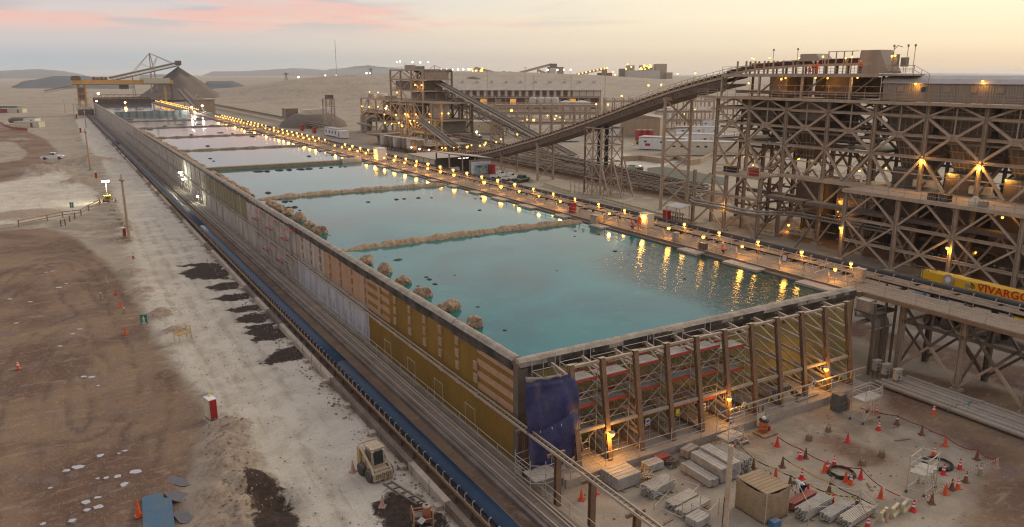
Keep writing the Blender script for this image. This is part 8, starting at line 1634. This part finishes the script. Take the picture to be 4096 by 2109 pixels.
for x in (65.5,69.5): bar('leg', (x,GYv,6.8), (x,GYv,18.7), 1.2, GYEL if x < 67 else RUST, gt)
for x in (40,42.2): bar('hoist_rope', (x,GYv,14.5), (x,GYv,18.6), .2, STEELD, gt)
blk('grab', (38.6,GYv-1,15.8), (44,GYv+1,18.4), STEELD, gt)
bar('chord', (24,GYv+6,12.2), (68,GYv+6,12.2), .3, STEEL, gt); bar('chord', (24,GYv+6,9.6), (68,GYv+6,9.6), .3, STEEL, gt)
for k in range(11): x = 24+k*4; bar('web', (x,GYv+6,9.6), (x+4,GYv+6,12.2), .25, STEEL, gt); bar('web', (x,GYv+6,9.6), (x,GYv+6,12.2), .25, STEEL, gt)
lamp('gantry_lamp', 'orange lamp at the left leg of the yellow gantry', (26,GYv-6,13.2), (26,GYv-6,10), mat('far_sodium', (1,.30,.10), emit=30), 0, 'gantry lamps', rb=.7, shade=False); lamp('gantry_lamp', 'orange lamp over the water below the gantry', (38,GYv-40,8.6), (38,GYv-40,6.4), MT['far_sodium'], 600, 'gantry lamps', rb=.6, shade=False); lamp('gantry_lamp', 'white lamp at the vat wall by the gantry', (23.6,GYv-25,9.2), (23.6,GYv-25,7), BULBG, 0, 'gantry lamps', rb=.5, shade=False)
incline('gantry_conveyor', 'steep conveyor beside the right leg of the gantry', (77,572,15), (72,480,7.5), 4.0, STEELD, [(.4,2)], 1.6); t = thing('transfer_house', 'tan transfer house by the far floodlights', 'transfer house', (72,470,0)); blk('house', (70,462,0), (79,474,11), CORR, t); blk('roof', (69.5,461.5,11), (79.5,474.5,11.6), ROOFT, t); MB().box((72,468,12), (4,5,3), ry=.5).build('chute', STEEL, t)
# stacker with mast, stays and stockpile
st = thing('stacker', 'grey stacker boom with a stayed mast above the stockpile', 'stacker', (75,760,0)); TIP = GD(712,250,700); LOW = GD(440,311,640); MID = LOW.lerp(TIP, .6); n = 16; d = TIP-LOW; dh = Vector((d.x,d.y,0)).normalized(); sd = Vector((dh.y,-dh.x,0))*1.6
for k in range(n):
    p = LOW+d*(k/n); q = LOW+d*((k+1)/n)
    for o in (sd, -sd): bar('boom_chord', p+o, q+o, .45, STEELD, st); bar('boom_chord', p+o-Vector((0,0,3.0)), q+o-Vector((0,0,3.0)), .45, STEELD, st); bar('boom_web', p+o, q+o-Vector((0,0,3.0)), .35, STEELD, st)
    bar('boom_belt', p, q, 3.0, STEELD, st, 1.2)
for o in (sd*1.3, -sd*1.3): bar('mast', MID+o-Vector((0,0,2)), GD(597,213,675)+o*.2, .7, STEEL, st)
TOP = GD(597,213,675)
for o in (sd, -sd): bar('stay', TOP, LOW+d*.32+o, .35, STEEL, st); bar('stay', TOP, LOW+d*.92+o, .35, STEEL, st); bar('stay_strut', TOP.lerp(LOW+d*.92, .33), MID+o, .35, STEEL, st)
bar('stay_strut', TOP.lerp(LOW+d*.32, .55), MID, .3, STEEL, st); MB().box(TIP+Vector((0,0,-.5)), (5,4,4)).build('head_pulley', STEELD, st); bar('chute', TIP-Vector((0,0,2)), TIP-Vector((0,0,5)), .6, STEELD, st)
for o in (-3, 3): bar('pylon_leg', (MID.x+o, MID.y-2, 0), (MID.x+o*.5, MID.y, MID.z-3), .8, STEEL, st); bar('pylon_leg', (MID.x+o, MID.y+3, 0), (MID.x+o*.5, MID.y, MID.z-3), .8, STEEL, st)
for z in (.35,.65): bar('pylon_tie', (MID.x-2.5,MID.y-1,MID.z*z), (MID.x+2.5,MID.y-1,MID.z*z), .6, STEEL, st)
q = LOW+d*.3; bar('pylon_leg', (q.x-1,q.y,0), (q.x,q.y,q.z-3), .6, STEEL, st); bar('pylon_leg', (q.x+2,q.y,0), (q.x,q.y,q.z-3), .6, STEEL, st)
def pile(label, c, r, h, m, name='stockpile', top=.0, cap=None):
    rg = np.random.default_rng(int(r)); mb = MB(); R_ = 30; n_ = 44; v = []
    for j in range(R_+1):
        for i in range(n_): a_ = 2*math.pi*i/n_; rr = r*j/R_*(1+.05*math.sin(a_*3+1)+.04*math.sin(a_*7)); z = h*max(0, 1-j/R_)**(1.0 if j/R_ < .55 else 1.15); z = min(z, h*(1-top)); v.append((c[0]+rr*math.cos(a_), c[1]+rr*math.sin(a_), c[2]+z+rg.uniform(-.012,.012)*h*(0 < j < R_)))
    t = mb.add(v, [(j*n_+i, (j+1)*n_+i, (j+1)*n_+(i+1) % n_, j*n_+(i+1) % n_) for j in range(R_) for i in range(n_)], True).build(name, m); tag(t, label, 'stockpile'); return t
AP = GD(712,268,700); PB = 3.0; o = pile('tall sharp ore stockpile under the stacker tip', (AP.x,AP.y,PB), 40, AP.z-PB, PILE)
mb = MB(); v = []; n_ = 40
for j in range(9):
    for i in range(n_): a_ = 2*math.pi*i/n_; rr = (13+4*math.sin(a_*2+.6)+2.5*math.sin(a_*5))*j/8; v.append((AP.x+rr*math.cos(a_), AP.y+rr*math.sin(a_), AP.z-rr*(AP.z-PB)/40+.35))
mb.add(v, [(j*n_+i, (j+1)*n_+i, (j+1)*n_+(i+1) % n_, j*n_+(i+1) % n_) for j in range(8) for i in range(n_)], True).build('damp_cap', PILED, o)
P2 = GD(1890,320,900); pile('dark distant stockpile right of the screening plant', (P2.x,P2.y,8), 60, P2.z-4, PILED); P3 = GD(1940,300,1300); pile('far low stockpile under a thin stacker', (P3.x,P3.y,10), 50, P3.z-6, PILED)
# ================================================================ pylons, far plant
PYL = 'far lattice pylons'
for i, (px, py, wdp, hp) in enumerate([(1146,318,850,46),(1485,318,850,40),(1346,270,2600,150),(2016,330,1200,30),(2040,330,1200,28)]):
    b0_ = GD(px, py+16, wdp); zb = max(0, hz(b0_.x,b0_.y))-1; h = hp/4096*3046*0+hp*wdp/FPX*.75 if i < 2 else hp*wdp/FPX; t = thing('lattice_pylon', 'thin pylon on the horizon, %s from the left' % ordn([0,2,1,3,4][i]+1), 'pylon', (b0_.x,b0_.y,zb), group=PYL); w_ = 1.6 if i != 2 else 1.0
    for a in (-w_, w_): bar('leg', (b0_.x+a,b0_.y,zb), (b0_.x+a*.2,b0_.y,zb+h), .45, STEELD, t)
    for k in range(5): z = zb+h*k/5; bar('lacing', (b0_.x-w_*(1-.16*k),b0_.y,z), (b0_.x+w_*(1-.16*(k+1)),b0_.y,z+h/5), .3, STEELD, t)
    for z in (.8,.9): bar('cross_arm', (b0_.x-w_*2,b0_.y,zb+h*z), (b0_.x+w_*2,b0_.y,zb+h*z), .35, STEELD, t)
fp = lambda px, py, wdp: GD(px, py, wdp)
def fbox(par, px0, px1, py0, py1, wdp, dep, nm, m):
    a_ = GD(px0, py1, wdp); b2 = GD(px1, py1, wdp); c_ = GD(px0, py0, wdp); u_ = RT; f_ = Vector((FW.x,FW.y,0)).normalized(); ln_ = (b2-a_).length; A2 = Matrix.Translation((a_.x,a_.y,0)) @ Matrix((u_, f_, Vector((0,0,1)))).transposed().to_4x4()
    z0 = min(a_.z, b2.z)-6; return MB().box((ln_/2, dep/2, (z0+c_.z)/2), (ln_,dep,c_.z-z0)).build(nm, m, par, A2)
W1 = 1350.0
def fthing(name, label, cat, px, py, wdp, group=None): q = GD(px, py, wdp); return thing(name, label, cat, (q.x,q.y,max(0,hz(q.x,q.y))), group=group)
t = fthing('silo', 'large grey silo with a conveyor head on the skyline', 'silo', 2212, 325, W1); q = GD(2212,322,W1); rr = 15*W1/FPX; MB().lath((q.x,q.y,q.z-6), [(rr,0),(rr,rr*3.9),(rr*.6,rr*4.1)], 24).build('shell', TANK, t); fbox(t, 2200,2228,255,268,W1-4,12,'head_house',STEELD); fbox(t, 2190,2254,268,305,W1+20,20,'annex',CORR)
a_ = GD(2205,258,W1); b2 = GD(2075,292,W1); bar('feed_boom', a_, b2, 4, STEEL, t, 4); bar('feed_leg', GD(2150,275,W1), GD(2150,310,W1), 2, STEEL, t); a_ = GD(2150,280,W1-30); b2 = GD(2192,298,W1-30); bar('feed_boom', a_, b2, 4, STEEL, t, 4)
t = fthing('far_workshop', 'wide pale workshop with a tall block on the right skyline', 'building', 2600, 310, W1); fbox(t, 2490,2640,282,306,W1,30,'hall',TANK); fbox(t, 2622,2666,256,303,W1+10,25,'tall_block',STEEL); fbox(t, 2480,2500,275,300,W1-5,20,'annex',STEELD); fbox(t, 2508,2538,262,276,W1+5,12,'lit_tower',STEEL); fbox(t, 2560,2612,262,278,W1+8,12,'lit_tower',STEEL); fbox(t, 2666,2690,290,302,W1,18,'annex',CORR)
t = fthing('far_red_shed', 'bright red shed on the right skyline', 'shed', 2428, 305, W1-40); fbox(t, 2408,2448,292,307,W1-40,18,'wall',RED); fbox(t, 2392,2410,292,306,W1-38,18,'annex',BRICKR)
t = fthing('far_conveyor', 'thin far conveyor rising to a lit head left of the red shed', 'conveyor', 2350, 305, W1-60); bar('boom', GD(2290,303,W1-60), GD(2422,274,W1-60), 4, STEEL, t, 4); fbox(t, 2410,2428,272,290,W1-60,12,'head',RUST); bar('leg', GD(2350,290,W1-60), GD(2350,306,W1-60), 2, STEEL, t)
t = fthing('far_crusher', 'far lamp-dotted crusher tower with a conveyor on the skyline', 'crusher', 1905, 300, W1-80); fbox(t, 1895,1915,273,322,W1-80,20,'tower',STEEL); fbox(t, 1905,1930,285,322,W1-85,20,'tower',STEELD); bar('boom', GD(1900,272,W1-80), GD(1975,290,W1-80), 5, STEEL, t, 4); bar('boom', GD(1975,290,W1-80), GD(2070,292,W1-80), 4, STEEL, t, 3)
t = fthing('far_stacker', 'thin far stacker beyond the screening plant', 'stacker', 1740, 292, 1300); bar('boom', GD(1715,300,1300), GD(1796,285,1300), 4, STEELD, t, 3); bar('mast', GD(1738,297,1300), GD(1738,262,1300), 1.2, STEEL, t); bar('stay', GD(1738,262,1300), GD(1718,277,1300), .8, STEEL, t); bar('stay', GD(1738,262,1300), GD(1788,284,1300), .8, STEEL, t)
for i, (x0, x1, y0_, y1_, m, lb) in enumerate([(2055,2088,302,319,TARPG,'green far shed left of the silo'),(2340,2400,306,322,PIPEG,'grey far shed row under the red shed'),(2255,2290,302,312,CORR,'tan far shed right of the silo'),(1990,2050,296,300,WHITE,'low white far shed on the skyline'),(2170,2195,316,322,WHITE,'white far cabin below the silo'),(2245,2260,316,321,WHITE,'small white far cabin right of the silo'),(2430,2500,312,322,PIPEG,'far grey container row on the slope'),(2440,2520,338,352,CREAM,'pale tank compound on the far slope'),(1820,1890,296,301,CREAM,'far pale wall below the floodlights'),(2585,2612,306,311,WHITE,'far white lorry on the slope')]):
    t = fthing('far_shed', lb, 'shed', (x0+x1)/2, y1_, W1-90); fbox(t, x0, x1, y0_, y1_, W1-90, 14, 'wall', m); fbox(t, x0-1, x1+1, y0_-1, y0_, W1-91, 16, 'roof', ROOFG)
FL = 'far skyline lamps'; fl = [(1765,279,1),(1787,279,1),(1810,279,1),(1832,279,1),(1853,278,1),(1874,278,1),(1880,279,0),(1967,313,1),(2190,280,1),(2230,280,1),(2256,280,1),(2283,280,1),(2240,299,1),(2170,298,0),(2150,297,1),(2155,302,1),(2120,310,1),(2105,308,1),(2281,303,0)]
fl += [(1886+random.uniform(0,44), 272+random.uniform(0,50), 0) for _ in range(26)]+[(2300+k*15, 300-k*3.4, 0) for k in range(8)]+[(2418,274,0),(2428,272,0),(2510,258,0),(2525,268,0),(2505,276,0)]+[(2555+random.uniform(0,60), 260+random.uniform(0,18), 0) for _ in range(16)]+[(2452,289,0),(2460,300,0),(2710,298,0),(1466,293,1),(1480,294,1),(1301,303,1),(1345,304,1),(1194,309,1),(2710,297,0)]
for i, (px, py, wh) in enumerate(sorted(fl)): q = GD(px, py, W1-110); lamp('far_lamp', 'tiny lit lamp on the skyline, %s from the left' % ordn(i+1), q, (q.x,q.y,q.z-(14 if wh else 3)), BULBG if wh else BULBF, 0, FL, rb=1.5 if wh else 1.25, shade=False, post=.5)
# left far things: tank park, red fence
t = thing('tank_park', 'long dark bladder tank on a pale pad at the far left', 'tank', tuple(G(100,495))); p = G(98,492); blk('pad', (p.x-9,p.y-14,-.1), (p.x+9,p.y+14,.2), CONC, t); MB().tube([(p.x-7,p.y,1.3),(p.x-5,p.y,1.6),(p.x+5,p.y,1.6),(p.x+7,p.y,1.3)], [.9,1.6,1.6,.9], 12).build('bladder', STEELD, t)
for k, (px, py, m, L2) in enumerate([(120,510,CREAM,12),(40,440,CABG,14),(70,452,CREAM,10),(20,452,REDT,6),(130,497,WHITE,6)]):
    p = G(px, py); t = thing('left_cabin', ['cream cabin in front of the bladder tank','grey-green far cabin at the left edge','cream far cabin at the left edge','red far cabin at the very left','small white cabin right of the bladder tank'][k], 'cabin', (p.x,p.y,0), R0); A = WM[t.name]; MB().box((0,0,1.4), (L2,5,2.8)).build('shell', m, t, A); MB().box((0,0,2.9), (L2*1.03,5.3,.15)).build('roof', ROOFG, t, A); MB().box((L2*.2,-2.53,1.2), (1.1,.06,2.0)).build('door', STEELD, t, A)
t = thing('red_fence', 'low red plastic fence round the far left pad', 'fence', tuple(G(30,512))); prev = None
for px, py in [(-5,492),(15,505),(40,514),(70,520),(110,524)]:
    q = G(px, py)
    if prev is not None: bar('fence_panel', (prev.x,prev.y,.6), (q.x,q.y,.6), .1, REDT, t, 1.1)
    bar('post', (q.x,q.y,0), (q.x,q.y,1.4), .15, RED, t); prev = q
incline('left_conveyor', 'thin low conveyor left of the gantry', tuple(GD(288,345,900)), tuple(GD(178,364,900)), 5, STEELD, [], 2)
